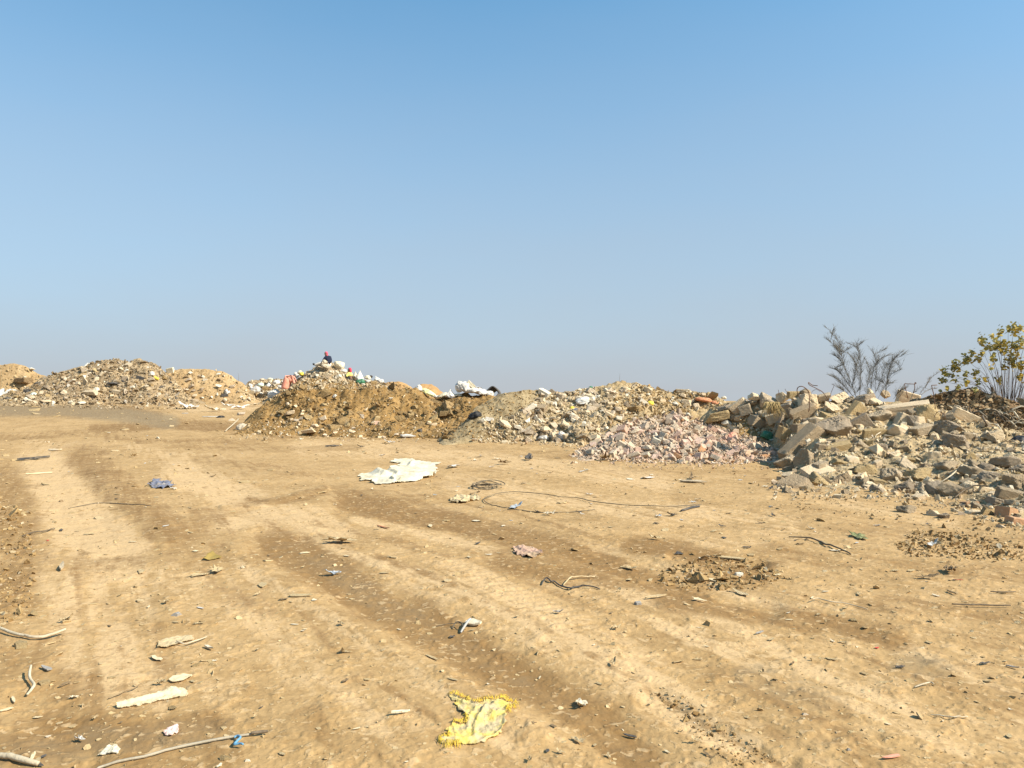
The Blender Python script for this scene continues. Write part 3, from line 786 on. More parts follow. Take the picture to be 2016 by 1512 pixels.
M_PINK = mat_stone("dusty_pink_brick", [(0.0, (0.474, 0.299, 0.205)), (.3, (0.546, 0.366, 0.265)), (.6, (0.597, 0.423, 0.320)), (.85, (0.515, 0.314, 0.215)), (1.0, (0.597, 0.446, 0.350))], (0.309, 0.180, 0.115), .35, pit=.3)
M_CREAM = mat_stone("mortar_coated_brick", [(0.0, (.49, .385, .265)), (1.0, (.55, .445, .315))], (.36, .265, .165), .35, pit=.3)
M_RED = mat_stone("red_brick", [(0.0, (.42, .22, .105)), (1.0, (.50, .29, .15))], (.27, .14, .065), .35, pit=.3)
M_GBRICK = mat_stone("grey_brick", [(0.0, (.36, .275, .195)), (1.0, (.45, .355, .255))], (.22, .16, .10), .35, pit=.3)
M_BRN = mat_stone("earth_clod", [(0.0, (.22, .135, .05)), (.5, (.30, .195, .08)), (1.0, (.38, .255, .115))], (.14, .08, .03), .7)
M_CLOD = mat_stone("pale_earth_clod", [(0.0, (.36, .245, .105)), (.5, (.45, .315, .145)), (1.0, (.52, .375, .185))], (.26, .165, .068), .7)
M_GRAVEL = mat_stone("gravel_mix", [(0.0, (.31, .21, .095)), (.35, (.40, .285, .14)), (.75, (.47, .345, .18)), (.93, (.27, .18, .08)), (.98, (.56, .47, .33)), (1.0, (.36, .31, .24))], (.2, .125, .055), .3, 1.0, True)
M_RUBBLE = mat_stone("pale_rubble_mix", [(0.0, (.34, .25, .13)), (.25, (.49, .385, .235)), (.5, (.58, .475, .31)), (.7, (.42, .315, .175)), (.9, (.66, .57, .42)), (1.0, (.45, .30, .18))], (.22, .155, .085), .3, 1.0, True)
M_WASTE = mat_stone("waste_mix", [(0.0, (.17, .115, .06)), (.25, (.30, .215, .12)), (.5, (.41, .305, .175)), (.75, (.24, .17, .095)), (.9, (.52, .42, .27)), (.96, (.68, .61, .48)), (1.0, (.20, .185, .165))], (.14, .095, .05), .3, 1.0, True)
M_BRICKS = mat_stone("brick_rubble_mix", [(0.0, (.36, .245, .155)), (.25, (.49, .36, .245)), (.5, (.56, .43, .305)), (.72, (.46, .29, .18)), (.9, (.62, .53, .40)), (1.0, (.38, .30, .22))], (.25, .165, .10), .3, 1.0, True)
M_EARTHMIX = mat_stone("earth_crumb_mix", [(0.0, (.19, .11, .038)), (.4, (.30, .185, .072)), (.8, (.39, .26, .11)), (.95, (.50, .39, .23)), (1.0, (.60, .51, .36))], (.14, .082, .03), .3, 1.0, True)
M_DARKMIX = mat_stone("root_crumb_mix", [(0.0, (.13, .08, .036)), (.5, (.24, .155, .072)), (.85, (.36, .26, .14)), (1.0, (.48, .39, .25))], (.09, .055, .027), .3, 1.0, True)
M_PLWHITE = mat_plain("white_plastic", (.54, .50, .43), (.68, .64, .57), 5, .6, .5, (.45, .36, .24), .6)
M_SACK = mat_plain("cream_woven_plastic", (.58, .50, .34), (.70, .63, .47), 5, .65, .6, (.46, .36, .20), .6)
M_TANSACK = mat_plain("tan_woven_plastic", (.46, .37, .25), (.55, .46, .33), 5, .7, .35, (.35, .26, .16), .5)
M_GREYSACK = mat_plain("grey_plastic", (.40, .38, .34), (.52, .50, .45), 5, .6, .35, (.38, .32, .24), .5)
M_GREEN = mat_plain("green_plastic", (.03, .14, .07), (.06, .21, .11), 5, .5, .4, (.22, .23, .14), .4)
M_PGREEN = mat_plain("pale_green_plastic", (.50, .60, .48), (.62, .70, .58), 5, .55, .3)
M_YELPL = mat_plain("yellow_plastic", (.62, .46, .04), (.75, .60, .09), 6, .6, .3)
M_LEMON = mat_plain("lemon_sheet", (.72, .66, .22), (.74, .74, .52), 3, .6, .3)
M_BLACK = mat_plain("black_plastic", (.012, .012, .013), (.035, .034, .034), 6, .5, .4, (.10, .08, .055), .4)
M_BLUEGREY = mat_plain("blue_grey_cloth", (.10, .11, .15), (.19, .20, .25), 9, .9, .5, (.34, .27, .17), .5)
M_BLUEPL = mat_plain("grey_blue_plastic", (.26, .29, .32), (.38, .42, .45), 8, .6, .3, (.42, .33, .2), .45)
M_BLUE = mat_plain("blue_ribbon_plastic", (.10, .25, .37), (.17, .34, .47), 8, .5, .2)
M_ORANGE = mat_plain("orange_cloth", (.50, .18, .08), (.58, .26, .13), 7, .85, .4, (.42, .27, .15), .6)
M_SALMON = mat_plain("salmon_tile", (.62, .25, .16), (.70, .33, .22), 8, .8, .2, (.5, .35, .2), .3)
M_ORBRICK = mat_stone("orange_brick", [(0.0, (.55, .31, .16)), (1.0, (.60, .36, .20))], (.36, .19, .09), .35, pit=.3)
M_REDPL = mat_plain("red_plastic", (.50, .05, .03), (.58, .10, .06), 8, .5, .2)
M_PINKCL = mat_plain("pinkish_cloth", (.40, .24, .17), (.47, .32, .22), 7, .9, .5, (.40, .28, .15), .7)
M_PAPER = mat_plain("pale_paper", (.60, .50, .34), (.70, .61, .45), 9, .9, .3, (.48, .36, .2), .4)
M_TANSCRAP = mat_plain("tan_fibre", (.46, .345, .185), (.56, .435, .255), 10, .9, .5, (.35, .24, .11), .5)
M_CRUST = mat_plain("dry_mud_crust", (.47, .345, .175), (.56, .425, .235), 9, .95, .6, (.38, .265, .125), .5)
M_BROWNSC = mat_plain("brown_fibre", (.18, .115, .06), (.28, .19, .10), 9, .95, .6, (.38, .28, .15), .4)
M_OLIVE = mat_plain("olive_brown_sheet", (.26, .175, .04), (.31, .215, .06), 4, .7, .2)
M_DGREY = mat_plain("dark_grey_rubber", (.045, .043, .042), (.085, .08, .075), 8, .85, .4, (.25, .19, .12), .4)
M_SLATE = mat_plain("grey_stone_piece", (.27, .25, .22), (.36, .33, .29), 8, .9, .4, (.4, .31, .19), .35)
M_BOARD = mat_plain("weathered_board", (.42, .33, .21), (.52, .42, .28), 7, .9, .4, (.32, .23, .13), .4)
M_PLANK = mat_plain("pale_cardboard", (.58, .46, .27), (.67, .55, .35), 7, .9, .3, (.47, .35, .18), .4)
M_STICK = mat_plain("pale_dry_stick", (.42, .34, .22), (.55, .46, .32), 12, .9, .4)
M_DSTICK = mat_plain("dark_dry_stick", (.11, .08, .05), (.19, .14, .09), 12, .9, .4)
M_BAMBOO = mat_plain("grey_bamboo", (.30, .25, .175), (.40, .34, .24), 10, .75, .3, (.17, .14, .10), .4)
M_CABLE = mat_plain("dusty_black_cable", (.085, .07, .05), (.14, .112, .078), 10, .85, .2, (.30, .22, .12), .6)
M_REBAR = mat_plain("rusty_steel", (.10, .05, .028), (.17, .085, .045), 20, .85, .3)
M_LEAFGR = mat_plain("dry_green_leaf", (.13, .15, .05), (.23, .23, .10), 8, .8, .3, (.35, .29, .14), .4)
# ================================================================ PLACING HELPERS
def unit(me):
    """scale a shape to a unit box around its middle"""
    n = len(me.vertices); co = np.empty(n * 3, np.float32); me.vertices.foreach_get("co", co); co = co.reshape(-1, 3)
    lo, hi = co.min(0), co.max(0); co = (co - (lo + hi) / 2) / np.maximum(hi - lo, 1e-6)
    me.vertices.foreach_set("co", co.ravel()); me.update(); return me

_VAR = {}
def variant(me, mat):
    """the same shape in another material (mesh data shared by every copy)"""
    key = (me.name, mat.name)
    if key not in _VAR:
        m = me.copy(); m.materials.clear(); m.materials.append(mat); _VAR[key] = m
    return _VAR[key]

ROCKS = [unit(rock(100 + i, ratio=(1, .9, .85), npts=11 + i % 7, box=(.5 if i % 5 == 0 else 0), rough=.045 + .014 * (i % 3), chip=.06, soft=17.)) for i in range(18)]
EGGS = [unit(rock(150 + i, ratio=(1, .8, .8), npts=20, box=0, soft=14., rough=.03, chip=.02)) for i in range(4)]
FLATS = [unit(rock(170 + i, ratio=(1, .75, .4), npts=5 + i % 3, box=.5, rough=.03)) for i in range(6)]
BLOCKS = [unit(rock(200 + i, ratio=(1, .6, .4), npts=1 + i % 2, box=1, wild=.12, rough=.016, chip=.035, soft=40.)) for i in range(7)]
BRICKS = [unit(block(230 + i, (.9, .5, .34), broken=i % 3, bev=.02, rough=.014, cuts=5, name="brick")) for i in range(9)]
CHUNKS = [unit(rock(260 + i, ratio=(1, .75, .65), npts=7 + i % 5, box=(.5 if i % 3 == 0 else 0), rough=.05, sub=4)) for i in range(12)]
SACKS = [unit(sack(300 + i, sub=4)) for i in range(5)]
PEAKS = [unit(sack(320 + i, peak=.75, sub=4)) for i in range(3)]
SCRAPS = [scrap(340 + i, curl=.06 + .05 * (i % 3), wav=.03 + .02 * (i % 2)) for i in range(8)]
CRUMPS = [scrap(360 + i, curl=.25, wav=.16, jag=.4, rings=8, npt=20, ratio=.75) for i in range(5)]
FLAKES = [scrap(380 + i, curl=.03, wav=.015, thick=.03, jag=.22, npt=11, ratio=.55, rings=3) for i in range(6)]
KINDS = {'r': ROCKS, 'e': EGGS, 'f': FLATS, 's': BLOCKS, 'b': BRICKS, 'c': CHUNKS, 'k': SACKS, 'p': PEAKS}
RND = random.Random(5)

def put(name, label, cat, px, py, w, h, kind, mat, roll=0, group=None, names=None, sink=.12, depth=None, yaw=None, idx=None, tilt=None, Y=None):
    """a solid piece whose middle is seen at the photo pixel, w by h photo pixels large, resting on the surface there"""
    if Y is None:
        q, hit = cast(px, py, names); k = 0
        while not hit[0] and k < 12: k += 1; q, hit = cast(px, py + 3 * k, names)
        Y = q[0][1] if hit[0] else 30.0
    W, H = w / FPX * Y, h / FPX * Y
    Dp = (W * .75 + H * .25) if depth is None else depth * W
    c = at_depth(px, py, Y - Dp * (.30 - sink))
    me = KINDS[kind][(idx if idx is not None else RND.randrange(99)) % len(KINDS[kind])]
    o = link(name, variant(me, mat), None, None, c,
             (rad(RND.uniform(-14, 14) if tilt is None else tilt), rad(-roll + RND.uniform(-4, 4)), rad(RND.uniform(-25, 25) if yaw is None else yaw)), (W, Dp, H))
    return tag(o, label, cat, group)

def lay(name, label, cat, px, py, w, mat, shapes=None, group=None, yaw=None, stretch=1.0, names=None, lift=.004, tall=1.0, idx=None):
    """a thin piece lying on the ground or a slope"""
    q, hit = cast(px, py, names)
    p = q[0]; W = w / FPX * p[1]
    e = max(.05, W * .4)
    g = lambda x, y: float(top_z(np.array([x]), np.array([y]), names)[0])
    z0 = g(p[0], p[1]); nx = (g(p[0] + e, p[1]) - g(p[0] - e, p[1])) / (2 * e); ny = (g(p[0], p[1] + e) - g(p[0], p[1] - e)) / (2 * e)
    nx, ny = max(-1, min(1, nx)), max(-1, min(1, ny))
    nrm = Vector((-nx, -ny, 1)).normalized()
    R = nrm.to_track_quat('Z', 'Y').to_matrix() @ Matrix.Rotation(rad(RND.uniform(-40, 40) if yaw is None else yaw), 3, 'Z')
    shapes = shapes or SCRAPS
    me = variant(shapes[(idx if idx is not None else RND.randrange(99)) % len(shapes)], mat)
    zm = max(g(p[0] + dx, p[1] + dy) - (z0 + nx * dx + ny * dy) for dx, dy in ((0, 0), (e * .6, 0), (-e * .6, 0), (0, e * .3), (0, -e * .3)))
    o = link(name, me, None, None, (p[0], p[1], z0 + lift + max(0, min(zm, .03)) * .6), R.to_euler(), (W, W * stretch, W * tall))
    return tag(o, label, cat, group)

def on_px(pts, names=None, lift=0.0):
    q, hit = cast([p[0] for p in pts], [p[1] for p in pts], names)
    q[:, 2] += lift
    return [tuple(v) for v in q]

def line_on(name, label, cat, pts, r_px, mat, lifts=None, n=6, names=None, group=None, taper=True):
    P = np.array(smooth_line(on_px(pts, names), n)); Y = P[:, 1].mean(); r = r_px / FPX * Y
    if names is None or True:
        P[:, 2] = np.maximum(P[:, 2], top_z(P[:, 0], P[:, 1], names))
    P[:, 2] += r * .8
    if lifts: P[:, 2] += np.interp(np.linspace(0, 1, len(P)), np.linspace(0, 1, len(lifts)), lifts)
    m = len(P); rr = [r * (.75 + .25 * math.sin(math.pi * i / (m - 1))) if taper else r for i in range(m)]
    return tag(link(name, tube_mesh(name, [(P, rr)]), mat), label, cat, group)

def sheet(name, label, cat, outline, mat, amp=.03, folds=None, res=70, jag=.012, group=None, thick=.004, parent=None, names=None, seed=1, lift=.006, L=.16):
    """a crumpled cloth or plastic sheet lying on the ground inside a photo outline"""
    P = np.array(on_px(outline, names)); poly = P[:, :2]
    lo, hi = poly.min(0) - .02, poly.max(0) + .02; n = res
    xs = np.linspace(lo[0], hi[0], n); ys = np.linspace(lo[1], hi[1], n); X, Y = np.meshgrid(xs, ys)
    s = (hi - lo).max()
    wx = X + jag * s * 2 * perlin(X / (.05 * s), Y / (.05 * s), seed); wy = Y + jag * s * 2 * perlin(X / (.05 * s), Y / (.05 * s), seed + 1)
    inside = np.zeros(X.shape, bool); j = len(poly) - 1
    for i in range(len(poly)):
        xi, yi = poly[i]; xj, yj = poly[j]
        c = ((yi > wy) != (yj > wy)) & (wx < (xj - xi) * (wy - yi) / (yj - yi + 1e-12) + xi); inside ^= c; j = i
    ls = L
    a = .5
    f = ridged((X * math.cos(a) + Y * math.sin(a)) / ls, (Y * math.cos(a) - X * math.sin(a)) / (ls * 2.2), 3, seed + 2)
    Z = amp * np.clip(f, -.2, 1) + amp * .5 * fbm(X / (ls * .35), Y / (ls * .35), 3, seed + 4)
    if folds:
        for pts, wd, ht in folds:
            q = np.array(on_px(pts, names))[:, :2]; best = np.full(X.shape, 1e9)
            for p0, p1 in zip(q[:-1], q[1:]):
                d = p1 - p0; t = np.clip(((X - p0[0]) * d[0] + (Y - p0[1]) * d[1]) / (d.dot(d) + 1e-9), 0, 1)
                best = np.minimum(best, np.hypot(X - p0[0] - t * d[0], Y - p0[1] - t * d[1]))
            Z += ht * np.exp(-(best / wd) ** 2)
    Z = top_z(X.ravel(), Y.ravel(), names).reshape(X.shape) + lift + np.maximum(Z, 0)
    idx = -np.ones(X.shape, int); F = []
    keep = inside[:-1, :-1] & inside[1:, :-1] & inside[:-1, 1:] & inside[1:, 1:]
    bm = bmesh.new(); vs_ = {}
    c0 = np.array([X[inside].mean(), Y[inside].mean(), Z[inside].min()])
    for i, k in zip(*np.where(keep)):
        q = []
        for a_, b_ in ((i, k), (i, k + 1), (i + 1, k + 1), (i + 1, k)):
            if (a_, b_) not in vs_: vs_[(a_, b_)] = bm.verts.new((X[a_, b_] - c0[0], Y[a_, b_] - c0[1], Z[a_, b_] - c0[2]))
            q.append(vs_[(a_, b_)])
        bm.faces.new(q)
    bm.normal_update()
    bmesh.ops.solidify(bm, geom=bm.faces[:], thickness=thick)
    me = bm_done(bm, name, 1.2)
    o = link(name, me, mat, None, c0)
    return tag(o, label, cat, group)

def poly_pts(n, poly, seed, names=None):
    """random photo pixels inside a polygon dropped on the surfaces"""
    r = np.random.RandomState(seed); P = np.array(poly, float); lo, hi = P.min(0), P.max(0); out = []
    while len(out) < n:
        q = lo + (hi - lo) * r.rand(n * 2, 2); ins = np.zeros(len(q), bool); j = len(P) - 1
        for i in range(len(P)):
            c = ((P[i, 1] > q[:, 1]) != (P[j, 1] > q[:, 1])) & (q[:, 0] < (P[j, 0] - P[i, 0]) * (q[:, 1] - P[i, 1]) / (P[j, 1] - P[i, 1] + 1e-12) + P[i, 0]); ins ^= c; j = i
        out += list(q[ins])
    q = np.array(out[:n]); W, hit = cast(q[:, 0], q[:, 1], names)
    return q[hit], W[hit]

# ================================================================ LOOSE GROUND COVER
def cover():
    r = np.random.RandomState(3)
    # stones and crumbs over the open ground, even in the picture
    n = 4600
    py = 792 + 720 * r.rand(n) ** 1.25; px = -60 + 2140 * r.rand(n)
    W, hit = cast(px, py, ["ground"]); W = W[hit]; px, py = px[hit], py[hit]
    dens = .45 + .55 * sstep(1150, 1700, px) + .7 * np.exp(-((py - 925) / 45) ** 2) * sstep(850, 1150, px) + .5 * sstep(90, 20, px)
    dens += 1.2 * np.exp(-(((px - 1430) / 110) ** 2 + ((py - 1135) / 26) ** 2)) + 1.4 * np.exp(-(((px - 1880) / 150) ** 2 + ((py - 1080) / 26) ** 2))
    keep = r.rand(len(W)) < dens / 1.6; W = W[keep]
    d = np.hypot(W[:, 0], W[:, 1])
    size = d / FPX * np.clip(np.exp(r.randn(len(W)) * .55) * 2.3, .9, 11)
    W[:, 2] += size * .10
    stuff("gravel", W, size, T_STONE + T_SHARD, M_GRAVEL, 1)
    n = 4200
    py = 800 + 712 * r.rand(n) ** 1.1; px = -60 + 2140 * r.rand(n)
    W, hit = cast(px, py, ["ground"]); W = W[hit]; d = np.hypot(W[:, 0], W[:, 1])
    size = d / FPX * np.clip(np.exp(r.randn(len(W)) * .55) * 5.5, 2, 26)
    W[:, 2] += size * .02
    stuff("mud_flakes", W, size, T_FLAKE, mat_stone("mud_flake_mix", [(0.0, (.36, .25, .115)), (.5, (.44, .32, .16)), (.9, (.50, .375, .205)), (1.0, (.28, .19, .085))], (.3, .2, .09), .3, 1.0, True), 2, flat=.86)
    def zone(name, poly, n, mean, sig, T, mat, seed, flat=0, names=None, lift=.12, lo=1.2, hi=30):
        q, W = poly_pts(n, poly, seed, names); d = np.hypot(W[:, 0], W[:, 1]); rr = np.random.RandomState(seed + 1)
        size = d / FPX * np.clip(np.exp(rr.randn(len(W)) * sig) * mean, lo, hi)
        W = W.copy(); W[:, 2] += size * lift
        stuff(name, W, size, T, mat, seed, flat)
    Z = zone
    Z("clods", [(1290,1150),(1300,1120),(1400,1095),(1500,1110),(1560,1140),(1480,1160),(1380,1165)], 500, 6.0, .55, T_STONE + T_FLAKE, M_EARTHMIX, 20, .3, ["ground"])
    Z("dry_leaves", [(1760,1070),(1800,1045),(1900,1050),(2016,1075),(2016,1105),(1880,1100),(1780,1095)], 900, 5.0, .5, T_SHARD + T_FLAKE, M_EARTHMIX, 22, .2, ["ground"])
    Z("clods", [(0,980),(60,1010),(70,1120),(60,1200),(0,1240)], 420, 4.2, .55, T_STONE + T_FLAKE, M_EARTHMIX, 24, .3, ["ground"])
    Z("clods", [(1290,1370),(1340,1370),(1530,1500),(1440,1512)], 200, 5, .5, T_STONE, M_EARTHMIX, 26, .2, ["ground"])
    # waste, earth and rubble on the heaps
    Z("waste_fragments", [(-20,800),(-20,770),(60,755),(110,732),(160,718),(220,703),(300,712),(340,745),(400,780),(390,805),(200,806)], 5600, 3.2, .5, T_SHARD + T_FLAKE, M_WASTE, 30, 0, ["debris_heap", "ground"])
    Z("soil_crumbs", [(330,735),(360,722),(430,725),(495,765),(500,795),(380,795),(340,770)], 500, 2.8, .5, T_SHARD + T_STONE, M_GRAVEL, 32, 0)
    Z("soil_crumbs", [(-20,780),(0,715),(60,720),(95,750),(90,780)], 260, 2.8, .5, T_SHARD + T_STONE, M_GRAVEL, 34, 0)
    Z("waste_fragments", [(470,790),(490,750),(560,738),(600,730),(650,710),(690,725),(780,755),(780,765),(560,770),(540,790)], 2200, 3.2, .5, T_SHARD + T_STONE + T_FLAKE, M_RUBBLE, 36)
    Z("soil_crumbs", [(455,860),(500,815),(560,768),(620,745),(800,758),(860,784),(940,782),(900,866),(700,866)], 3300, 3.0, .5, T_STONE + T_SHARD, M_EARTHMIX, 38)
    Z("rubble_fragments", [(450,865),(480,835),(620,815),(700,830),(880,845),(900,872),(700,872)], 520, 3.4, .5, T_SHARD + T_STONE, M_RUBBLE, 39)
    Z("soil_crumbs", [(870,868),(905,828),(960,785),(1020,764),(1060,765),(1060,840),(1080,868)], 900, 3.0, .5, T_STONE + T_SHARD, M_EARTHMIX, 40)
    Z("soil_crumbs", [(1190,800),(1250,752),(1400,776),(1430,802),(1330,816),(1200,840)], 1500, 3.4, .6, T_SHARD + T_STONE, M_EARTHMIX, 41)
    Z("rubble_fragments", [(1180,772),(1250,750),(1400,775),(1430,800),(1330,815),(1180,850)], 900, 3.0, .5, T_SHARD + T_STONE, M_RUBBLE, 43)
    Z("rubble_fragments", [(930,872),(950,838),(1040,800),(1065,765),(1160,762),(1205,765),(1190,850),(1140,885),(1060,876)], 4200, 3.3, .6, T_SHARD + T_STONE, M_RUBBLE, 42)
    Z("brick_rubble", [(1120,900),(1170,868),(1240,828),(1330,812),(1410,838),(1500,870),(1560,900),(1450,916),(1260,912)], 5600, 5.0, .5, T_STONE + T_SHARD, M_BRICKS, 44)
    Z("brick_rubble", [(1100,912),(1160,890),(1540,905),(1560,925),(1300,925)], 420, 3.5, .6, T_STONE + T_SHARD, M_BRICKS, 45, 0, ["ground"])
    Z("soil_crumbs", [(1430,860),(1470,815),(1540,805),(1600,840),(1580,880),(1520,880)], 500, 3.2, .5, T_STONE + T_SHARD, M_EARTHMIX, 46)
    Z("rubble_fragments", [(1400,800),(1480,788),(1600,785),(1800,796),(1880,815),(2040,860),(2040,1050),(1940,1030),(1850,1000),(1700,985),(1520,985),(1530,900),(1440,850)], 5200, 4.2, .6, T_SHARD + T_STONE, M_RUBBLE, 48, 0, None, .15, 1.5, 18)
    Z("rubble_fragments", [(1500,985),(1700,975),(1860,1000),(2030,1040),(2030,1075),(1850,1040),(1600,1010)], 380, 3.4, .6, T_SHARD + T_STONE, M_GRAVEL, 50, 0, ["ground"])
    Z("rubble_fragments", [(2030,862),(2300,880),(2300,1090),(2150,1085),(2030,1050)], 1500, 7.0, .6, T_SHARD + T_STONE, M_RUBBLE, 53, 0, None, .15, 2, 40)
    Z("soil_crumbs", [(1790,800),(1850,770),(1920,764),(2040,800),(2040,860),(1940,835),(1870,810)], 1500, 3.6, .6, T_SHARD + T_STONE, M_DARKMIX, 52)
cover()

# ================================================================ THE BOULDER PILE
BG = "broken concrete pieces of the boulder pile"
BP = ["boulder_pile", "ground"]
# photo x, y, width, height, shape, material, roll, label
BOULD = [
 (1513,786,36,30,'r',M_CONC,0,"boulder with straw hanging below it at the left crest of the pile"),
 (1541,783,23,22,'r',M_PALE,0,"pale rough boulder right of the straw tuft on the crest"),
 (1563,778,26,14,'s',M_YEL,0,"flat brown squared block lying on the left crest"),
 (1586,774,20,20,'e',M_CONC,0,"small round boulder standing up under the looped steel bar"),
 (1590,792,44,36,'r',M_PALE,-15,"large pale boulder below the looped steel bar"),
 (1554,801,28,20,'r',M_GREY,0,"pitted grey stone left of the large pale boulder"),
 (1617,782,30,18,'f',M_CONC,0,"low broad stone behind the bent bar on the left crest"),
 (1636,806,34,30,'r',M_PALE,0,"rough pale boulder with dark underside under the bent bar"),
 (1652,781,36,20,'r',M_PALE,0,"cream broad boulder at the foot of the grey shrub"),
 (1674,793,22,24,'r',M_CONC,0,"upright boulder just right of the cream crest boulder"),
 (1583,818,52,36,'s',M_CONC,22,"big squared block with shaded left face on the upper left slope"),
 (1546,825,24,28,'s',M_GREY,80,"upright pitted block below the pitted grey stone"),
 (1682,812,42,24,'s',M_YEL,42,"smooth olive squared post leaning up beside the great grey boulder"),
 (1713,772,12,17,'e',M_PALE,0,"little upright stone perched on the crest before the shrub"),
 (1744,776,22,18,'r',M_CONC,0,"rounded pale stone perched right of the little upright stone"),
 (1700,788,36,20,'f',M_GREY,15,"dark flat slab of stone under the perched little stone"),
 (1723,789,30,20,'r',M_PALE,0,"jagged pale stone below the two perched stones"),
 (1789,784,42,24,'s',M_PALE,-10,"clean pale squared block on the crest beside the bent wire square"),
 (1782,806,92,22,'s',M_PALE,8,"long pale concrete slab lying across the top of the pile"),
 (1851,804,54,26,'s',M_PALE,-6,"broad pale slab standing behind the dark round boulder"),
 (1820,816,48,40,'r',M_YEL,0,"big rounded tan boulder in front of the broad pale slab"),
 (1775,830,24,34,'r',M_PALE,-25,"tall tilted stone left of the big rounded tan boulder"),
 (1797,830,30,28,'r',M_GREY,-30,"grey stone wedged against the big rounded tan boulder"),
 (1733,829,56,42,'r',M_CONC,8,"broad boulder with smooth lower face in the upper middle"),
 (1697,840,44,44,'s',M_GREY,38,"dark slanting slab right of the great grey boulder"),
 (1645,850,70,56,'r',M_GREY,12,"great grey boulder, the largest one in the pile"),
 (1603,833,34,20,'f',M_PALE,0,"bright flat topped stone above the long leaning slab"),
 (1573,845,26,20,'r',M_CONC,0,"middling stone left of the bright flat topped stone"),
 (1767,848,38,22,'f',M_PALE,-15,"bright oval flat stone below the tall tilted stone"),
 (1720,854,46,18,'s',M_YEL,4,"long flat yellowish stone right of the great grey boulder"),
 (1811,850,56,26,'f',M_CONC,10,"wide flat stone with a dark gap under it"),
 (1911,827,82,24,'s',M_PALE,-28,"long slanting pale slab leaning on the dark earth mound"),
 (1870,842,50,28,'r',M_GREY,0,"rough broad grey boulder left of the long slanting slab"),
 (1950,862,30,22,'r',M_CONC,0,"angular tan boulder below the long slanting slab"),
 (1881,872,54,32,'r',M_GREY,-10,"heavy grey boulder with a dark hollow below it"),
 (1653,886,60,26,'s',M_YEL,12,"yellowish flat block below the great grey boulder"),
 (1579,870,100,30,'s',M_CONC,36,"long slab leaning down the left end of the pile"),
 (1551,917,46,38,'r',M_CONC,18,"smooth wedge boulder at the left foot"),
 (1588,906,44,44,'r',M_CONC,-20,"rough topped boulder beside the smooth wedge boulder"),
 (1562,955,60,40,'r',M_CONC,0,"rugged boulder lowest at the left corner of the pile"),
 (1616,948,46,34,'r',M_YEL,-20,"tan angular boulder right of the rugged corner boulder"),
 (1651,910,32,16,'e',M_YEL,0,"small oval yellowish stone below the yellowish flat block"),
 (1657,944,38,28,'r',M_CONC,0,"pointed brown grey boulder at the front left of the pile"),
 (1698,941,42,30,'r',M_PALE,-15,"light boulder with a clean broken face at the front"),
 (1702,926,46,24,'r',M_YEL,-15,"clay coated rugged stone above the light front boulder"),
 (1752,940,44,40,'r',M_CONC,-15,"sharp edged boulder in the front middle of the pile"),
 (1726,951,30,18,'r',M_YEL,0,"small tan boulder between two larger front boulders"),
 (1714,961,32,12,'s',M_PALE,0,"flat pale brick shaped block at the front foot"),
 (1790,916,42,32,'r',M_PALE,0,"pale pitted boulder above the yellow topped boulder"),
 (1809,938,50,34,'r',M_YEL,8,"yellow clay covered boulder on top of two front boulders"),
 (1845,970,36,46,'e',M_GREY,-12,"egg shaped boulder standing at the front of the pile"),
 (1815,970,44,38,'r',M_CONC,0,"cracked boulder left of the egg shaped boulder"),
 (1785,964,38,30,'r',M_GREY,0,"shaded grey boulder under the yellow clay covered boulder"),
 (1865,920,42,26,'r',M_CONC,0,"broad stone bedded in soil on the middle slope"),
 (1917,916,30,24,'e',M_CONC,0,"left one of two rounded stones on the right slope"),
 (1943,921,32,22,'e',M_GREY,0,"right one of two rounded stones on the right slope"),
 (1911,932,46,22,'f',M_CONC,-12,"flat slanting stone below the two rounded stones"),
 (1948,943,40,30,'r',M_GREY,0,"grey pitted boulder on the lower right slope"),
 (1998,952,50,36,'r',M_CONC,0,"large boulder cut by the right edge of the view"),
 (1993,977,66,24,'s',M_CONC,-12,"long low boulder lying below the right edge boulder"),
 (1908,962,32,26,'r',M_PALE,0,"pale jagged stone near the pale standing splinter"),
 (1877,968,46,30,'f',M_CONC,-20,"layered dark stone right of the egg shaped boulder"),
 (1942,965,14,28,'s',M_PALE,70,"pale narrow stone splinter standing upright"),
 (1963,988,34,18,'f',M_GREY,-15,"flat grey stone above the red bricks"),
 (2006,926,34,24,'r',M_GREY,0,"dark stone at the right edge above the large boulder"),
 (1976,911,46,20,'f',M_GREY,0,"shaded flat stone under the dark shadow bundle at right"),
 (1787,1007,36,26,'r',M_CONC,0,"lone squarish boulder lying on the ground before the pile"),
 (1839,1014,26,20,'r',M_PALE,0,"pale stone next to the lone squarish boulder"),
 (1860,1019,21,18,'r',M_GREY,0,"small grey stone right of the pale ground stone"),
 (1942,1014,26,30,'s',M_YEL,60,"tan upright broken block beside the red bricks"),
 (1917,1010,30,10,'f',M_PALE,0,"thin pale flat stone left of the tan upright block"),
 (1971,1038,17,11,'r',M_PALE,0,"small whitish stone in front of the red bricks"),
 (1455,802,36,26,'s',M_PALE,38,"pale squared block tilted on its edge behind the brick pile"),
 (1425,803,28,22,'r',M_GREY,0,"grey dark sided boulder left of the tilted squared block"),
 (1488,781,30,16,'e',M_PALE,0,"rounded pale boulder left of the straw boulder on the crest"),
 (1410,822,50,18,'f',M_YEL,16,"long brown flat rock at the upper edge of the brick pile"),
 (1430,832,20,16,'e',M_WHITE,0,"whitish rounded stone under the long brown flat rock"),
 (1492,792,16,26,'s',M_GREY,70,"thin dark slab on edge left of the straw tuft"),
]
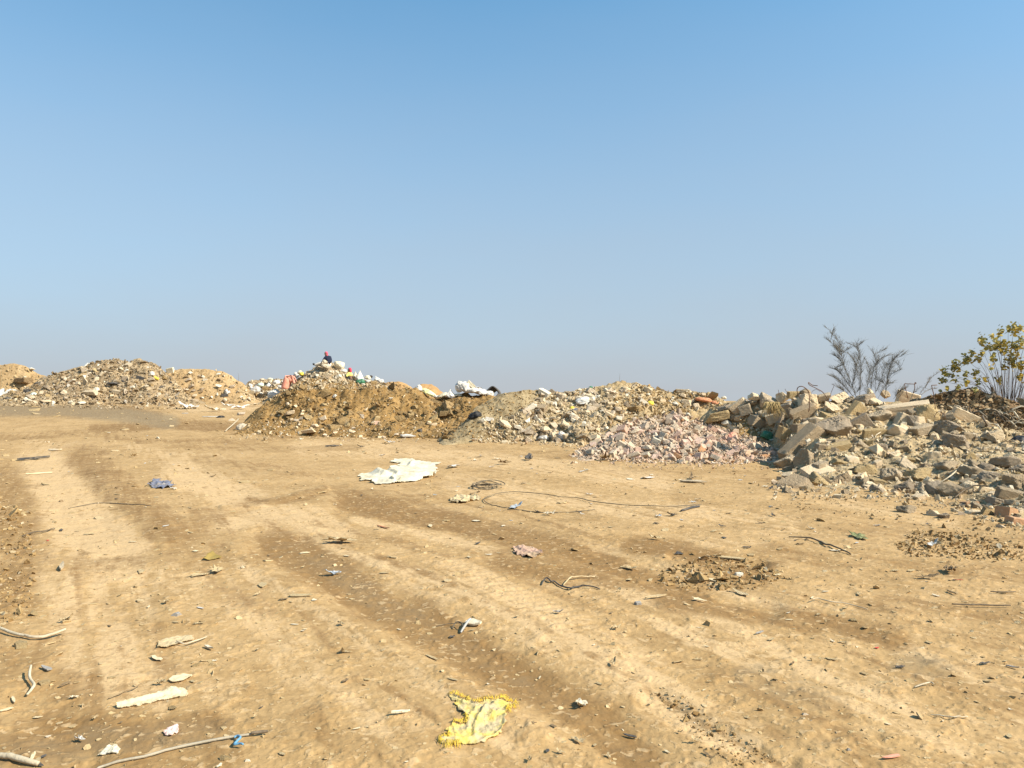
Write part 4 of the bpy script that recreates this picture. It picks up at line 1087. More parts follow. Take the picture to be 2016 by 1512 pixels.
for (x, y, w, h, kd, mt, rl, lb) in BOULD:
    put("boulder" if max(w, h) > 26 else "stone", lb, "boulder" if max(w, h) > 26 else "stone", x, y, w * 1.06, h * 1.06, kd, mt, rl, BG, BP, depth=(.36 if kd == 's' else None), tilt=(12 if kd == 's' else None), yaw=(RND.uniform(-14, 14) if kd == 's' else None))
put("brick", "dull red brown brick left of the tan upright block", "brick", 1910, 996, 28, 18, 'b', M_RED, 6, "red bricks at the foot of the boulder pile", BP, idx=1)
put("brick", "dark red broken brick at the lower right foot of the pile", "brick", 1983, 1010, 34, 22, 'b', M_RED, -15, "red bricks at the foot of the boulder pile", BP, idx=4)
put("brick", "light orange brick lying lowest at the right edge", "brick", 2002, 1028, 34, 19, 'b', M_ORBRICK, -10, "red bricks at the foot of the boulder pile", BP, idx=0)
put("board", "pale flat tile board lying among the left foot boulders", "board", 1608, 927, 62, 8, 's', M_PALE, 14, None, BP, depth=.7, tilt=22)
put("timber", "short dark timber batten lying on the pale tile board", "timber", 1636, 918, 38, 5, 's', M_DSTICK, 0, None, BP, depth=.12, yaw=-4, tilt=0)

def where(px, py, foot, crest, cuts, names3):
    """words for a place in a pile"""
    v = "foot" if py > foot else ("crest" if py < crest else "slope")
    return names3[min(len(cuts), sum(px > c for c in cuts))] + " " + v

r = random.Random(11)
ZB = [(1400,798),(1480,786),(1580,788),(1700,795),(1800,805),(1890,822),(2040,870),(2040,1030),(1940,1010),(1860,990),(1700,975),(1530,970),(1530,900),(1440,845)]
q, W = poly_pts(285, ZB, 60, BP)
for (x, y), p in zip(q, W):
    s = min(26, max(7, 12.5 * math.exp(r.gauss(0, .42))))
    mt, mw = r.choice([(M_CONC, "tan"), (M_CONC, "tan"), (M_GREY, "grey"), (M_PALE, "pale"), (M_PALE, "pale"), (M_YEL, "yellowish")])
    kd, kw = r.choice([('c', "jagged"), ('c', "jagged"), ('r', "chunky"), ('r', "chunky"), ('r', "chunky"), ('e', "rounded"), ('f', "flat"), ('s', "squared")])
    zn = where(x, y, 925, 835, (1600, 1740, 1880), ("left end", "left middle", "right middle", "right end"))
    put("rubble_stone", f"{'small' if s < 10 else 'middling'} {mw} {kw} stone filling the {zn} of the boulder pile", "stone", x, y, s * 1.2, s * 1.0, kd, mt, r.uniform(-30, 30), "filling stones of the boulder pile", BP, Y=p[1])

# bent reinforcing bars sticking out
def bar(label, pts, Y, r_=.008, cat="steel bar", name="steel_bar", mat=None, dy=None):
    P = [at_depth(x, y, Y + (dy[i] if dy else .12 * math.sin(i * 1.7))) for i, (x, y) in enumerate(pts)]
    tag(link(name, tube_mesh(name, [(smooth_line(P, 7), r_)]), mat or M_REBAR), label, cat, "bent steel bars in the boulder pile")
c5 = lambda L: [(1496 + x * .258, 620 + y * .258) for x, y in L]
bar("thick steel bar bent into a high hoop on the left crest", c5([(310,640),(285,590),(290,555),(320,545),(355,565),(375,600),(380,680),(372,740)]), 17.6, .010)
bar("long rusty bar curving down from a hooked tip", c5([(440,540),(400,535),(372,515),(380,535),(430,560),(480,590),(515,640),(540,680)]), 17.4, .009)
bar("thin wavy wire rising left of the grey shrub", c5([(535,640),(545,590),(562,550),(565,530),(550,528)]), 17.5, .005)
bar("thin faint wire arching beside the hooked rusty bar", c5([(380,640),(400,585),(430,570),(460,585)]), 17.6, .004)
bar("short thin wire sticking up on the far left crest", c5([(145,610),(143,590),(141,572)]), 18, .005)
bar("short curled wire left of the brown crest block", c5([(215,600),(200,580),(192,565)]), 18, .005)
def sharp(label, pts, Y, r_):
    L = [at_depth(x, y, Y + .05 * (i % 2)) for i, (x, y) in enumerate(pts)]; D_ = []
    for a, b in zip(L[:-1], L[1:]): D_ += [a + (b - a) * t for t in (0.02, .5, .98)]
    tag(link("steel_bar", tube_mesh("steel_bar", [(D_, r_)]), M_REBAR), label, "steel bar", "bent steel bars in the boulder pile")
sharp("steel bar bent into an open square above the pale crest block", c5([(1130,640),(1103,525),(1180,528),(1185,514),(1194,520),(1180,530),(1182,560),(1170,600)]), 16.8, .008)
sharp("upright steel bar with a right angled top", c5([(1340,720),(1325,600),(1310,537),(1352,535)]), 15.8, .008)
bar("steel bar arching over the grey boulder below the tan one", c5([(1330,780),(1350,745),(1380,740),(1410,765),(1415,790)]), 14.5, .006)
line_on("stick", "pale long stick lying across the lower right stones", "stick", [(1846,962),(1870,951),(1885,938),(1905,925)], 1.3, M_STICK, lifts=[.06, .1, .1, .06])
line_on("steel_bar", "dark curved bar on the ground right of the egg shaped boulder", "steel bar", [(1880,984),(1900,976),(1920,970),(1946,968)], 1.5, M_DSTICK, lifts=[.02, .08, .1, .06])
line_on("stick", "thin brown stick poking out below the oval flat stone", "stick", [(1722,868),(1733,860),(1742,853)], 1.0, M_STICK, lifts=[.05, .08, .1])
put("plastic_bag", "shiny green plastic bag caught between bricks and boulders", "plastic bag", 1511, 857, 28, 18, 'k', M_GREEN, -25, None, None)
put("plastic_sheet", "dark bundle standing in for the overhang shadow at the right edge", "plastic sheet", 2012, 868, 44, 22, 'k', M_BLACK, 0, None, BP)  # black lump put in for the dark shadow under the overhang
def straw(label, px, py, w, h, Y, n, mat, seed, spread=1.0):
    R = random.Random(seed); L = []
    c = at_depth(px, py - h / 2, Y); s = Y / FPX
    for i in range(n):
        x0 = c[0] + R.uniform(-.35, .35) * w * s; dx = R.uniform(-.5, .5) * w * s * spread; ln = h * s * R.uniform(.5, 1.1)
        y0 = c[1] - R.uniform(0, .25)
        L.append(([(x0, y0, c[2]), (x0 + dx * .4, y0 - .05, c[2] - ln * .45), (x0 + dx, y0 - .12, c[2] - ln)], [.006, .005, .002]))
    tag(link("straw_tuft", tube_mesh("straw_tuft", L, 4), mat), label, "straw")
straw("tuft of dry straw hanging under a crest boulder", 1515, 806, 34, 30, 17.3, 110, mat_plain("dry_straw", (.34, .24, .10), (.48, .35, .16), 6), 4)
# ================================================================ THE BRICK PILE
KP = ["brick_pile", "ground", "rubble_heap"]
r = random.Random(21)
for (x, y, w, h, kd, mt, rl, lb) in [
 (1211,847,20,15,'b',M_CREAM,25,"pale flat brick near the upper left of the brick pile"),
 (1214,863,20,14,'b',M_PINK,25,"clean pink brick face below the pale flat brick"),
 (1226,877,22,12,'b',M_CREAM,-30,"long cream brick slanting down the left foot"),
 (1291,872,18,18,'b',M_WHITE,70,"white block with a greenish corner in the brick pile"),
 (1325,868,14,20,'b',M_PINK,60,"upright pink brick in the middle of the brick pile"),
 (1351,877,22,14,'b',M_PINK,20,"broad pink brick face right of the upright pink brick"),
 (1378,886,24,17,'c',M_RED,0,"rosy rounded brick lump at the front of the brick pile"),
 (1387,875,26,18,'c',M_WHITE,0,"white plaster lump at the front right of the brick pile"),
 (1439,858,24,13,'k',M_SALMON,20,"salmon coloured crumpled bag on the right of the brick pile"),
 (1408,847,30,9,'s',M_PINK,-30,"long thin pinkish slab on the upper right slope"),
 (1425,848,22,14,'b',M_GBRICK,-25,"grey brown hollow brick right of the long thin slab"),
 (1250,845,14,10,'b',M_WHITE,0,"small whitish brick on the upper slope"),
 (1320,832,20,12,'b',M_GBRICK,-15,"grey brick at the peak of the brick pile"),
 (1350,830,20,9,'s',M_CREAM,-35,"narrow cream piece slanting right below the peak"),
 (1245,896,34,9,'s',M_CREAM,15,"flat pale slab at the front left foot of the bricks"),
 (1178,889,9,6,'c',M_WHITE,0,"little white stone at the left toe of the brick pile"),
 (1470,892,22,12,'b',M_CREAM,-10,"cream brick at the right foot of the brick pile"),
 (1410,898,24,10,'b',M_PINK,-20,"flat pink brick lying lowest at the front"),
 (1508,898,20,12,'c',M_RED,0,"reddish stone at the far right toe of the brick pile")]:
    put("brick" if kd == 'b' else "rubble_piece", lb, "brick" if kd == 'b' else "rubble piece", x, y, w, h, kd, mt, rl, "bricks of the brick pile", KP, depth=.6 if kd in 'bs' else None)
ZK = [(1140,892),(1180,866),(1240,832),(1330,818),(1405,842),(1500,876),(1540,896),(1450,908),(1260,904)]
q, W = poly_pts(275, ZK, 70, KP)
for (x, y), p in zip(q, W):
    s = min(24, max(8.5, 13.2 * math.exp(r.gauss(0, .33))))
    mt, mw = r.choice([(M_PINK, "pink"), (M_PINK, "pink"), (M_PINK, "pink"), (M_CREAM, "cream"), (M_CREAM, "cream"), (M_GBRICK, "grey"), (M_CREAM, "cream"), (M_RED, "reddish")] if r.random() < .5 else [(M_PINK, "pink"), (M_PINK, "pink"), (M_CREAM, "cream"), (M_GBRICK, "grey")])
    kd, kw = r.choice([('b', "brick"), ('b', "brick"), ('b', "brick"), ('c', "brick fragment")])
    zn = where(x, y, 888, 845, (1240, 1330, 1420), ("far left", "left middle", "right middle", "far right"))
    o = put("brick", f"{'small' if s < 13.5 else 'whole looking' if kd == 'b' else 'large'} dusty {mw} {kw} on the {zn} of the brick pile", "brick", x, y, s, s * r.uniform(.42, .7), kd, mt, r.uniform(-50, 50), "bricks of the brick pile", KP, depth=r.uniform(.5, .9), yaw=r.uniform(0, 180), tilt=r.uniform(-35, 35), Y=p[1])

# ================================================================ THE PALE RUBBLE HEAP
RH = ["rubble_heap", "grey_brown_mound", "ground"]
for (x, y, w, h, kd, mt, rl, lb) in [
 (1071,775,24,15,'s',M_WHITE,-25,"large whitish block on the crest of the rubble heap"),
 (1087,773,12,14,'s',M_GREY,50,"dark grey block right of the large whitish block"),
 (1163,808,17,20,'f',M_CREAM,80,"tan many sided slab facing out of the rubble heap"),
 (1167,793,12,12,'c',M_CREAM,0,"tan wedge directly above the many sided slab"),
 (1113,835,22,18,'e',M_PALE,0,"round pale boulder in the middle of the rubble heap"),
 (1129,829,16,10,'f',M_WHITE,-25,"flat white stone right of the round pale boulder"),
 (1250,808,32,18,'r',M_BRN,10,"big brown clay lump in the hollow of the rubble heap"),
 (1330,796,11,11,'e',M_WHITE,0,"small round white stone on the right of the rubble heap"),
 (1266,792,18,9,'s',M_WHITE,-35,"white broken pipe piece near the yellow bag"),
 (1281,793,14,9,'k',M_YELPL,-20,"yellow bag on the right slope of the rubble heap"),
 (1126,803,10,7,'k',M_YELPL,0,"small bright yellow bag on the rubble heap"),
 (1133,807,12,7,'k',M_BLUEGREY,0,"small grey blue bag beside the small yellow bag"),
 (1148,788,34,14,'k',M_PLWHITE,10,"white plastic sack spread near the top of the rubble heap"),
 (1166,790,8,8,'k',M_YELPL,0,"golden scrap at the right end of the white plastic sack"),
 (963,826,19,8,'s',M_PLWHITE,-8,"clean white slab of foam at the foot of the grey mound"),
 (949,829,14,8,'f',M_WHITE,35,"small white leaning piece left of the white foam slab"),
 (934,817,30,13,'k',M_BLACK,10,"black plastic bag on the slope of the grey brown mound"),
 (995,836,28,15,'e',M_PALE,-25,"rounded tan boulder at the foot of the grey brown mound"),
 (1027,846,18,14,'c',M_CREAM,0,"tan chunk at the left foot of the rubble heap"),
 (1041,851,17,17,'c',M_GREY,30,"grey angular block at the left foot of the rubble heap"),
 (1060,826,20,8,'s',M_WHITE,-45,"white plank shaped piece slanting in the rubble heap"),
 (1064,812,22,12,'r',M_CONC,-25,"flat brown stone above the slanting white piece"),
 (1076,846,26,16,'c',M_PALE,0,"pale chunk right of the grey angular block"),
 (1092,838,20,13,'c',M_CREAM,-30,"cream chunk between pale chunk and round boulder"),
 (1105,857,18,16,'k',M_PLWHITE,30,"crumpled white bag at the foot of the rubble heap"),
 (1070,862,24,10,'k',M_PLWHITE,0,"flattened white bag lowest at the foot of the rubble heap"),
 (1034,809,18,9,'s',M_CREAM,10,"orange tan board piece on the right of the grey mound"),
 (1076,793,9,16,'s',M_WHITE,80,"upright white block under the large whitish block"),
 (1401,783,10,10,'k',M_PLWHITE,0,"white bag on top of the orange cloth"),
 (1355,772,14,8,'s',M_WHITE,-30,"white slab standing on the right crest"),
 (1355,818,14,10,'c',M_WHITE,0,"bright white lump just above the brick pile"),
 (1177,800,10,22,'s',M_CREAM,75,"tall tan splinter right of the many sided slab"),
 (1230,768,18,11,'f',M_PALE,-15,"pale slab on the peak of the rubble heap"),
 (1275,768,18,12,'f',M_PALE,-20,"grey slab right of the peak of the rubble heap"),
 (1385,787,38,10,'k',M_ORANGE,-8,"bright orange cloth lying on the right end of the rubble heap"),
 (1408,792,16,8,'k',M_ORANGE,0,"orange cloth end beside the grey boulder"),
 (1163,762,8,4,'k',M_GREEN,0,"tiny dark green bag on the crest of the rubble heap"),
 (1425,783,10,7,'e',M_WHITE,0,"small white stone where rubble heap meets boulders"),
 (1345,770,30,8,'s',M_PALE,-6,"row of pale board pieces along the right crest")]:
    nm = {"k": "bag", "s": "slab", "f": "slab", "e": "stone", "r": "boulder", "c": "rubble_piece"}[kd]
    cat = {"k": "bag", "s": "slab", "f": "slab", "e": "stone", "r": "boulder", "c": "rubble piece"}[kd]
    if "cloth" in lb: nm = cat = "cloth"
    put(nm, lb, cat, x, y, w, h, kd, mt, rl, None, RH, depth=.6 if kd in 's' else None)
r = random.Random(31)
ZR = [(1000,866),(1040,815),(1062,772),(1160,766),(1210,762),(1210,830),(1170,866),(1130,874)]
q, W = poly_pts(185, ZR, 80, RH)
q2, W2 = poly_pts(60, [(1205,766),(1250,756),(1390,778),(1420,802),(1330,814),(1205,835)], 81, RH)
q, W = np.concatenate([q, q2]), np.concatenate([W, W2])
for (x, y), p in zip(q, W):
    s = min(17, max(4.5, 6.8 * math.exp(r.gauss(0, .5))))
    mt, mw = r.choice([(M_PALE, "pale"), (M_PALE, "pale"), (M_WHITE, "whitish"), (M_CONC, "tan"), (M_CREAM, "cream"), (M_GREY, "grey")])
    kd, kw = r.choice([('c', "chunk"), ('c', "chunk"), ('s', "splinter"), ('f', "flat piece")])
    zn = where(x, y, 838, 785, (1110, 1200, 1300), ("far left", "left middle", "right middle", "far right"))
    put("rubble_piece", f"{'small' if s < 8 else 'larger'} {mw} {kw} on the {zn} of the pale rubble heap", "rubble piece", x, y, s * 1.3, s * .8, kd, mt, r.uniform(-50, 50), "rubble pieces of the pale heap", RH, yaw=r.uniform(0, 180), Y=p[1])

# pieces stuck in the long brown mound and at its foot
for (x, y, w, h, kd, mt, rl, lb) in [
 (570,813,22,8,'f',M_PALE,12,"pale flat stone on the left slope of the brown heap"),
 (610,849,30,10,'f',M_PALE,14,"biggest pale slab at the foot of the brown heap"),
 (636,824,9,13,'s',M_CREAM,-60,"tan piece standing on the brown heap above the foot"),
 (594,824,10,8,'c',M_CREAM,0,"tan chunk above the biggest pale slab"),
 (620,838,14,7,'c',M_PALE,0,"pale chunk right above the biggest pale slab"),
 (659,780,11,8,'k',M_PLWHITE,0,"white rag on the upper face of the brown heap"),
 (686,801,14,7,'f',M_BRN,0,"dark clod jutting from the middle of the brown heap"),
 (741,833,14,10,'c',M_PINK,0,"pinkish stone on the lower middle of the brown heap"),
 (711,817,12,6,'f',M_SLATE,-30,"small grey shard on the middle of the brown heap"),
 (568,798,4,14,'s',M_CREAM,20,"thin pale stick piece upright on the left slope"),
 (874,815,22,12,'r',M_BRN,0,"rounded clay lump at the right end of the brown heap"),
 (826,848,10,7,'f',M_DGREY,0,"small dark scrap at the foot of the brown heap"),
 (880,863,26,11,'r',M_BRN,10,"brown clod at the toe of the grey brown mound"),
 (474,817,18,12,'r',M_CREAM,0,"tan boulder left of the brown heap"),
 (458,828,14,10,'c',M_CREAM,0,"smaller tan stone left of the tan boulder"),
 (660,852,12,7,'c',M_PALE,0,"pale stone at the foot of the brown heap"),
 (640,856,10,6,'c',M_CREAM,0,"cream pebble at the foot of the brown heap"),
 (770,786,8,7,'c',M_WHITE,0,"white pebble on the cut face of the brown heap"),
 (806,812,7,6,'c',M_WHITE,0,"white pebble low on the right of the cut face"),
 (935,867,14,7,'c',M_CREAM,0,"tan stone at the toe of the grey mound")]:
    put("stone" if kd not in 'k' else "rag", lb, "stone" if kd not in 'k' else "rag", x, y, w, h, kd, mt, rl, None, ["brown_mound", "brown_mound", "grey_brown_mound", "ground"])
r = random.Random(41)
ZM = [(470,856),(520,812),(600,790),(700,800),(860,812),(900,860),(700,862)]
q, W = poly_pts(70, ZM, 82)
for (x, y), p in zip(q, W):
    s = r.uniform(4.5, 9); mt, mw = r.choice([(M_PALE, "pale"), (M_CREAM, "cream"), (M_BRN, "earthy brown"), (M_CLOD, "sandy")])
    zn = where(x, y, 840, 805, (600, 720, 820), ("far left", "left middle", "right middle", "far right"))
    put("stone", f"small {mw} stone on the {zn} of the long brown heap", "stone", x, y, s * 1.25, s * .8, 'c', mt, r.uniform(-30, 30), "stones in the long brown heap", None, Y=p[1])

q, W = poly_pts(64, [(510,822),(560,776),(610,750),(700,758),(800,768),(860,790),(930,792),(900,845),(840,850),(700,845),(560,846)], 83, ["brown_mound", "ground"])
for (x, y), p in zip(q, W):
    s = min(30, 11 * math.exp(r.gauss(0, .45))); mt, mw = r.choice([(M_BRN, "dark"), (M_BRN, "dark"), (M_BRN, "dark"), (M_CLOD, "dry")])
    zn = where(x, y, 830, 780, (600, 720, 820), ("far left", "left middle", "right middle", "far right"))
    put("earth_lump", f"{'large' if s > 13 else 'small'} {mw} earth lump in the {zn} of the long brown heap", "earth lump", x, y, s * 1.3, s * .75, 'r', mt, r.uniform(-30, 30), "earth lumps in the long brown heap", None, sink=.42, Y=p[1])

# ================================================================ THE GREY WASTE HEAP ON THE LEFT
DH = ["debris_heap", "sandy_mound", "ground"]
for (x, y, w, h, kd, mt, rl, lb) in [
 (166,758,12,30,'s',M_BOARD,-28,"tall tan board leaning on the grey waste heap"),
 (180,773,26,12,'f',M_BOARD,10,"broken tan boards below the tall leaning board"),
 (190,768,10,10,'c',M_WHITE,0,"white lump beside the broken tan boards"),
 (335,731,17,14,'s',M_SACK,12,"cream box shaped bag between waste heap and sandy mound"),
 (299,735,11,9,'k',M_PLWHITE,0,"white bag near the top right of the waste heap"),
 (306,744,6,14,'k',M_YELPL,60,"thin yellow strip on the right of the waste heap"),
 (63,726,12,6,'e',M_WHITE,0,"white lump on the far left sandy mound"),
 (45,749,32,13,'f',M_BROWNSC,0,"dark humped lump lying at the foot of the far left mound"),
 (47,746,14,8,'s',M_BOARD,30,"small board lying on the dark humped lump"),
 (447,771,11,11,'k',M_PLWHITE,30,"white bag at the foot of the sandy mound"),
 (442,778,14,6,'s',M_DGREY,0,"dark piece beside the white bag at the sandy mound"),
 (404,748,5,9,'s',M_WHITE,80,"slim white piece upright on the sandy mound"),
 (221,755,24,6,'k',M_DGREY,10,"dark grey rag in the middle of the waste heap"),
 (170,740,22,4,'s',M_CREAM,40,"long pale batten on the left of the waste heap"),
 (246,748,16,14,'s',M_GREY,60,"grey brown panel in the middle of the waste heap"),
 (230,772,22,8,'s',M_BOARD,-6,"tan plank at the foot of the waste heap"),
 (135,755,30,4,'s',M_CREAM,30,"thin light batten left of the leaning board"),
 (275,745,10,16,'s',M_DGREY,70,"dark upright sheet right of the grey brown panel"),
 (350,770,12,8,'c',M_PALE,0,"pale stone between waste heap and sandy mound"),
 (178,717,10,5,'e',M_WHITE,0,"white stone on the left crest of the waste heap"),
 (66,776,12,7,'k',M_PGREEN,0,"pale green scrap at the left foot of the waste heap"),
 (90,790,20,6,'f',M_PALE,0,"flat pale stone at the left foot of the waste heap"),
 (380,788,18,6,'f',M_CREAM,0,"flat cream stone at the foot of the sandy mound"),
 (160,793,16,5,'f',M_WHITE,0,"flat white stone lowest at the foot of the waste heap")]:
    nm = "bag" if kd == 'k' else "board" if kd == 's' else "stone"
    put(nm, lb, nm, x, y, w, h, kd, mt, rl, None, DH, depth=.3 if kd == 's' else None)
r = random.Random(51)
ZD = [(0,790),(40,765),(110,740),(160,724),(215,712),(300,722),(335,748),(390,782),(330,794),(120,796)]
q, W = poly_pts(210, ZD, 84, DH)
for (x, y), p in zip(q, W):
    s = min(10, max(3, 4.3 * math.exp(r.gauss(0, .42))))
    mt, mw = r.choice([(M_BOARD, "tan"), (M_BOARD, "tan"), (M_CREAM, "cream"), (M_BRN, "earthy"), (M_CLOD, "sandy"), (M_DGREY, "dark"), (M_GREY, "grey"), (M_GREY, "grey"), (M_BROWNSC, "brown"), (M_BROWNSC, "brown"), (M_WHITE, "white")])
    kd, kw = r.choice([('s', "board scrap"), ('s', "board scrap"), ('c', "stone"), ('f', "flat fragment"), ('k', "rag")])
    zn = where(x, y, 772, 742, (110, 200, 290), ("far left", "left middle", "right middle", "far right"))
    put("waste_piece", f"{mw} {kw} on the {zn} of the grey waste heap", "waste piece", x, y, s * 1.5, s * .75, kd, mt, r.uniform(-60, 60), "waste pieces of the grey heap", DH, yaw=r.uniform(0, 180), Y=p[1])
q, W = poly_pts(26, [(335,740),(370,728),(430,732),(490,775),(480,790),(370,788)], 85, DH)
for (x, y), p in zip(q, W):
    s = r.uniform(4, 8); mt, mw = r.choice([(M_WHITE, "white"), (M_CREAM, "cream"), (M_BROWNSC, "brown"), (M_GREY, "grey")])
    put("waste_piece", f"small {mw} fragment on the {'left' if x < 400 else 'right'} half of the orange sandy mound", "waste piece", x, y, s * 1.4, s * .8, 'c', mt, r.uniform(-40, 40), "fragments on the sandy mound", DH, Y=p[1])

# ================================================================ BAGS ON THE FAR HEAPS
FH = ["debris_heap", "bag_heap", "reddish_mound", "ground"]
BAGS = [
 (539,775,26,17,'k',M_PLWHITE,12,46,"big white bag left of the bending person"),
 (548,776,10,10,'k',M_PLWHITE,0,45.6,"smaller white bag lying on the big white bag"),
 (502,767,25,14,'k',M_GREYSACK,8,50,"grey bag on the low distant heap"),
 (513,757,14,8,'k',M_PGREEN,0,50.6,"whitish green bag behind the grey bag"),
 (494,760,7,9,'p',M_PLWHITE,0,50.6,"small pointed white bag left of the whitish green bag"),
 (529,757,12,9,'p',M_PLWHITE,0,50.6,"pointed white bag right of the whitish green bag"),
 (522,765,11,8,'c',M_BRN,0,50,"brown lump right of the grey bag"),
 (545,752,14,9,'k',M_PLWHITE,0,50.5,"white bag on the crest near the bending person"),
 (532,746,12,5,'k',M_SACK,0,51.5,"cream bag on the skyline of the low heap"),
 (516,747,10,5,'k',M_TANSACK,0,51.5,"tan bag on the skyline of the low heap"),
 (552,762,7,14,'k',M_PLWHITE,70,45.8,"white cloth hanging beside the bending person"),
 (583,738,11,12,'k',M_PLWHITE,40,45.8,"white bag between bending person and yellow bag"),
 (590,732,9,6,'k',M_SACK,25,45.8,"cream bag above the yellow bag"),
 (594,736,9,8,'k',M_YELPL,0,45.6,"yellow bag on the left slope of the peaked heap"),
 (667,719,17,22,'k',M_SACK,70,45.5,"tall white sack standing right of the top person"),
 (676,730,15,8,'k',M_PLWHITE,0,45.3,"white sack lying below the tall white sack"),
 (637,713,14,9,'k',M_TANSACK,20,44.9,"pale tan sack on the lap of the top person"),
 (641,720,18,8,'k',M_TANSACK,-25,44.8,"tan sack slumped below the top person"),
 (653,734,16,9,'k',M_TANSACK,10,44.8,"brownish sack in the middle of the peaked heap"),
 (663,733,6,11,'k',M_TANSACK,60,44.8,"upright tan bag right of the brownish sack"),
 (648,745,24,9,'k',M_PLWHITE,-12,44.6,"flat white sack low on the peaked heap"),
 (708,739,18,22,'p',M_PLWHITE,0,45,"white sack with a tall pointed top right of the seated woman"),
 (709,751,21,10,'k',M_GREEN,0,44.7,"green sack under the pointed white sack"),
 (699,737,11,12,'p',M_SACK,-10,45.3,"cream pointed sack behind the yellow shirted person"),
 (741,745,13,11,'p',M_PLWHITE,15,45.3,"small pointed white sack on the right slope"),
 (750,750,14,9,'k',M_PLWHITE,-25,45.2,"white bag at the right end of the peaked heap"),
 (724,743,14,8,'k',M_SACK,-12,45.3,"cream bag right of the pointed white sack"),
 (731,741,5,6,'k',M_DGREY,40,45.4,"dark scrap on the right crest of the peaked heap"),
 (725,750,11,6,'k',M_PLWHITE,0,45,"white bag right of the green sack"),
 (735,754,14,8,'c',M_BRN,0,44.8,"brown lump right of the green sack"),
 (622,742,14,6,'c',M_CREAM,0,44.8,"cream stone low left on the peaked heap"),
 (676,744,14,6,'f',M_CREAM,0,44.8,"cream slab left of the yellow shirted person"),
]
for (x, y, w, h, kd, mt, rl, Y, lb) in BAGS:
    put("sack" if kd in 'kp' else "stone", lb, "sack" if kd in 'kp' else "stone", x, y, w, h, kd, mt, rl, "sacks and lumps on the far heaps", None, Y=Y, yaw=RND.uniform(-20, 20))
r = random.Random(61)
q, W = poly_pts(90, [(565,768),(580,748),(610,732),(640,716),(660,718),(700,738),(760,758),(700,765)], 86, FH)
for (x, y), p in zip(q, W):
    s = min(9, max(3.2, 5 * math.exp(r.gauss(0, .35)))); mt, mw = r.choice([(M_WHITE, "white"), (M_CREAM, "cream"), (M_GREY, "grey"), (M_PALE, "pale"), (M_BOARD, "tan"), (M_PALE, "pale")])
    kd, kw = r.choice([('c', "lump"), ('f', "flat piece"), ('s', "board scrap")])
    zn = where(x, y, 746, 730, (610, 650, 700), ("far left", "left middle", "right middle", "far right"))
    put("waste_piece", f"{mw} {kw} on the {zn} of the peaked grey heap", "waste piece", x, y, s * 1.4, s * .8, kd, mt, r.uniform(-50, 50), "waste pieces of the peaked heap", FH, Y=p[1])
q, W = poly_pts(30, [(485,782),(495,752),(560,750),(555,778)], 87, FH)
for (x, y), p in zip(q, W):
    s = r.uniform(4, 8); mt, mw = r.choice([(M_WHITE, "white"), (M_PLWHITE, "bright white"), (M_CREAM, "cream"), (M_BRN, "brown")])
    put("waste_piece", f"{mw} scrap on the {'left' if x < 520 else 'right'} of the low distant bag heap", "waste piece", x, y, s * 1.3, s * .8, r.choice('ckf'), mt, r.uniform(-40, 40), "scraps on the low distant heap", FH, Y=p[1])

# white waste row on the right crest of the long brown heap
for (x, y, w, h, kd, mt, rl, lb) in [
 (905,762,18,18,'k',M_PLWHITE,30,"tall white bag leaning at the left of the white row"),
 (918,763,22,18,'k',M_PLWHITE,-30,"crumpled white sack at the peak of the white row"),
 (927,759,16,8,'s',M_SACK,-40,"cream board slanting on the white row"),
 (932,769,30,10,'k',M_PLWHITE,0,"long white bag in the middle of the white row"),
 (948,773,22,11,'k',M_PLWHITE,-10,"rounded white bag right of the long white bag"),
 (964,776,16,10,'k',M_PLWHITE,-25,"white bag under the black hose bundle"),
 (886,776,20,14,'p',M_PLWHITE,0,"white pointed bag at the left end of the white row"),
 (870,780,22,7,'k',M_SACK,18,"cream bag lying low left of the pointed bag"),
 (901,779,16,5,'k',M_SACK,0,"cream flat bag in front of the white row"),
 (824,766,12,13,'k',M_PLWHITE,20,"white bag left of the lemon yellow sheet"),
 (860,783,12,6,'k',M_PLWHITE,-20,"white scrap below the lemon yellow sheet"),
 (938,766,14,4,'s',M_DGREY,0,"dark thin strip on the white row"),
 (896,781,12,4,'k',M_BLACK,0,"black scrap tucked under the white row")]:
    put("sack" if kd != 's' else "board", lb, "sack" if kd != 's' else "board", x, y - 1.5, w * 1.2, h * 1.2, kd, mt, rl, "white waste row on the brown heap", None, Y=26.5)
put("plastic_sheet", "lemon yellow and whitish sheet draped on the brown heap", "plastic sheet", 844, 772, 36, 9, 'k', M_LEMON, -24, None, None, Y=26.8, depth=.4)
L = []
for k in range(9):
    a = at_depth(958 + k * 1.5, 770 + k * .5, 27 + .06 * k); b = at_depth(970 + k * 1.2, 761 + k * .9, 27 + .05 * k); c_ = at_depth(982 + (k % 4), 772 + k * .6, 26.9); d_ = at_depth(976 + k, 782, 26.8)
    L.append((smooth_line([a, b, c_, d_], 6), .028))
tag(link("hose_bundle", tube_mesh("hose_bundle", L, 6), M_DGREY), "tangled black hoses at the right end of the white row", "hose")
# ================================================================ LITTER ON THE OPEN GROUND
GN = ["ground"]
def zp(L, ox, oy, f): return [(ox + x * f, oy + y * f) for x, y in L]

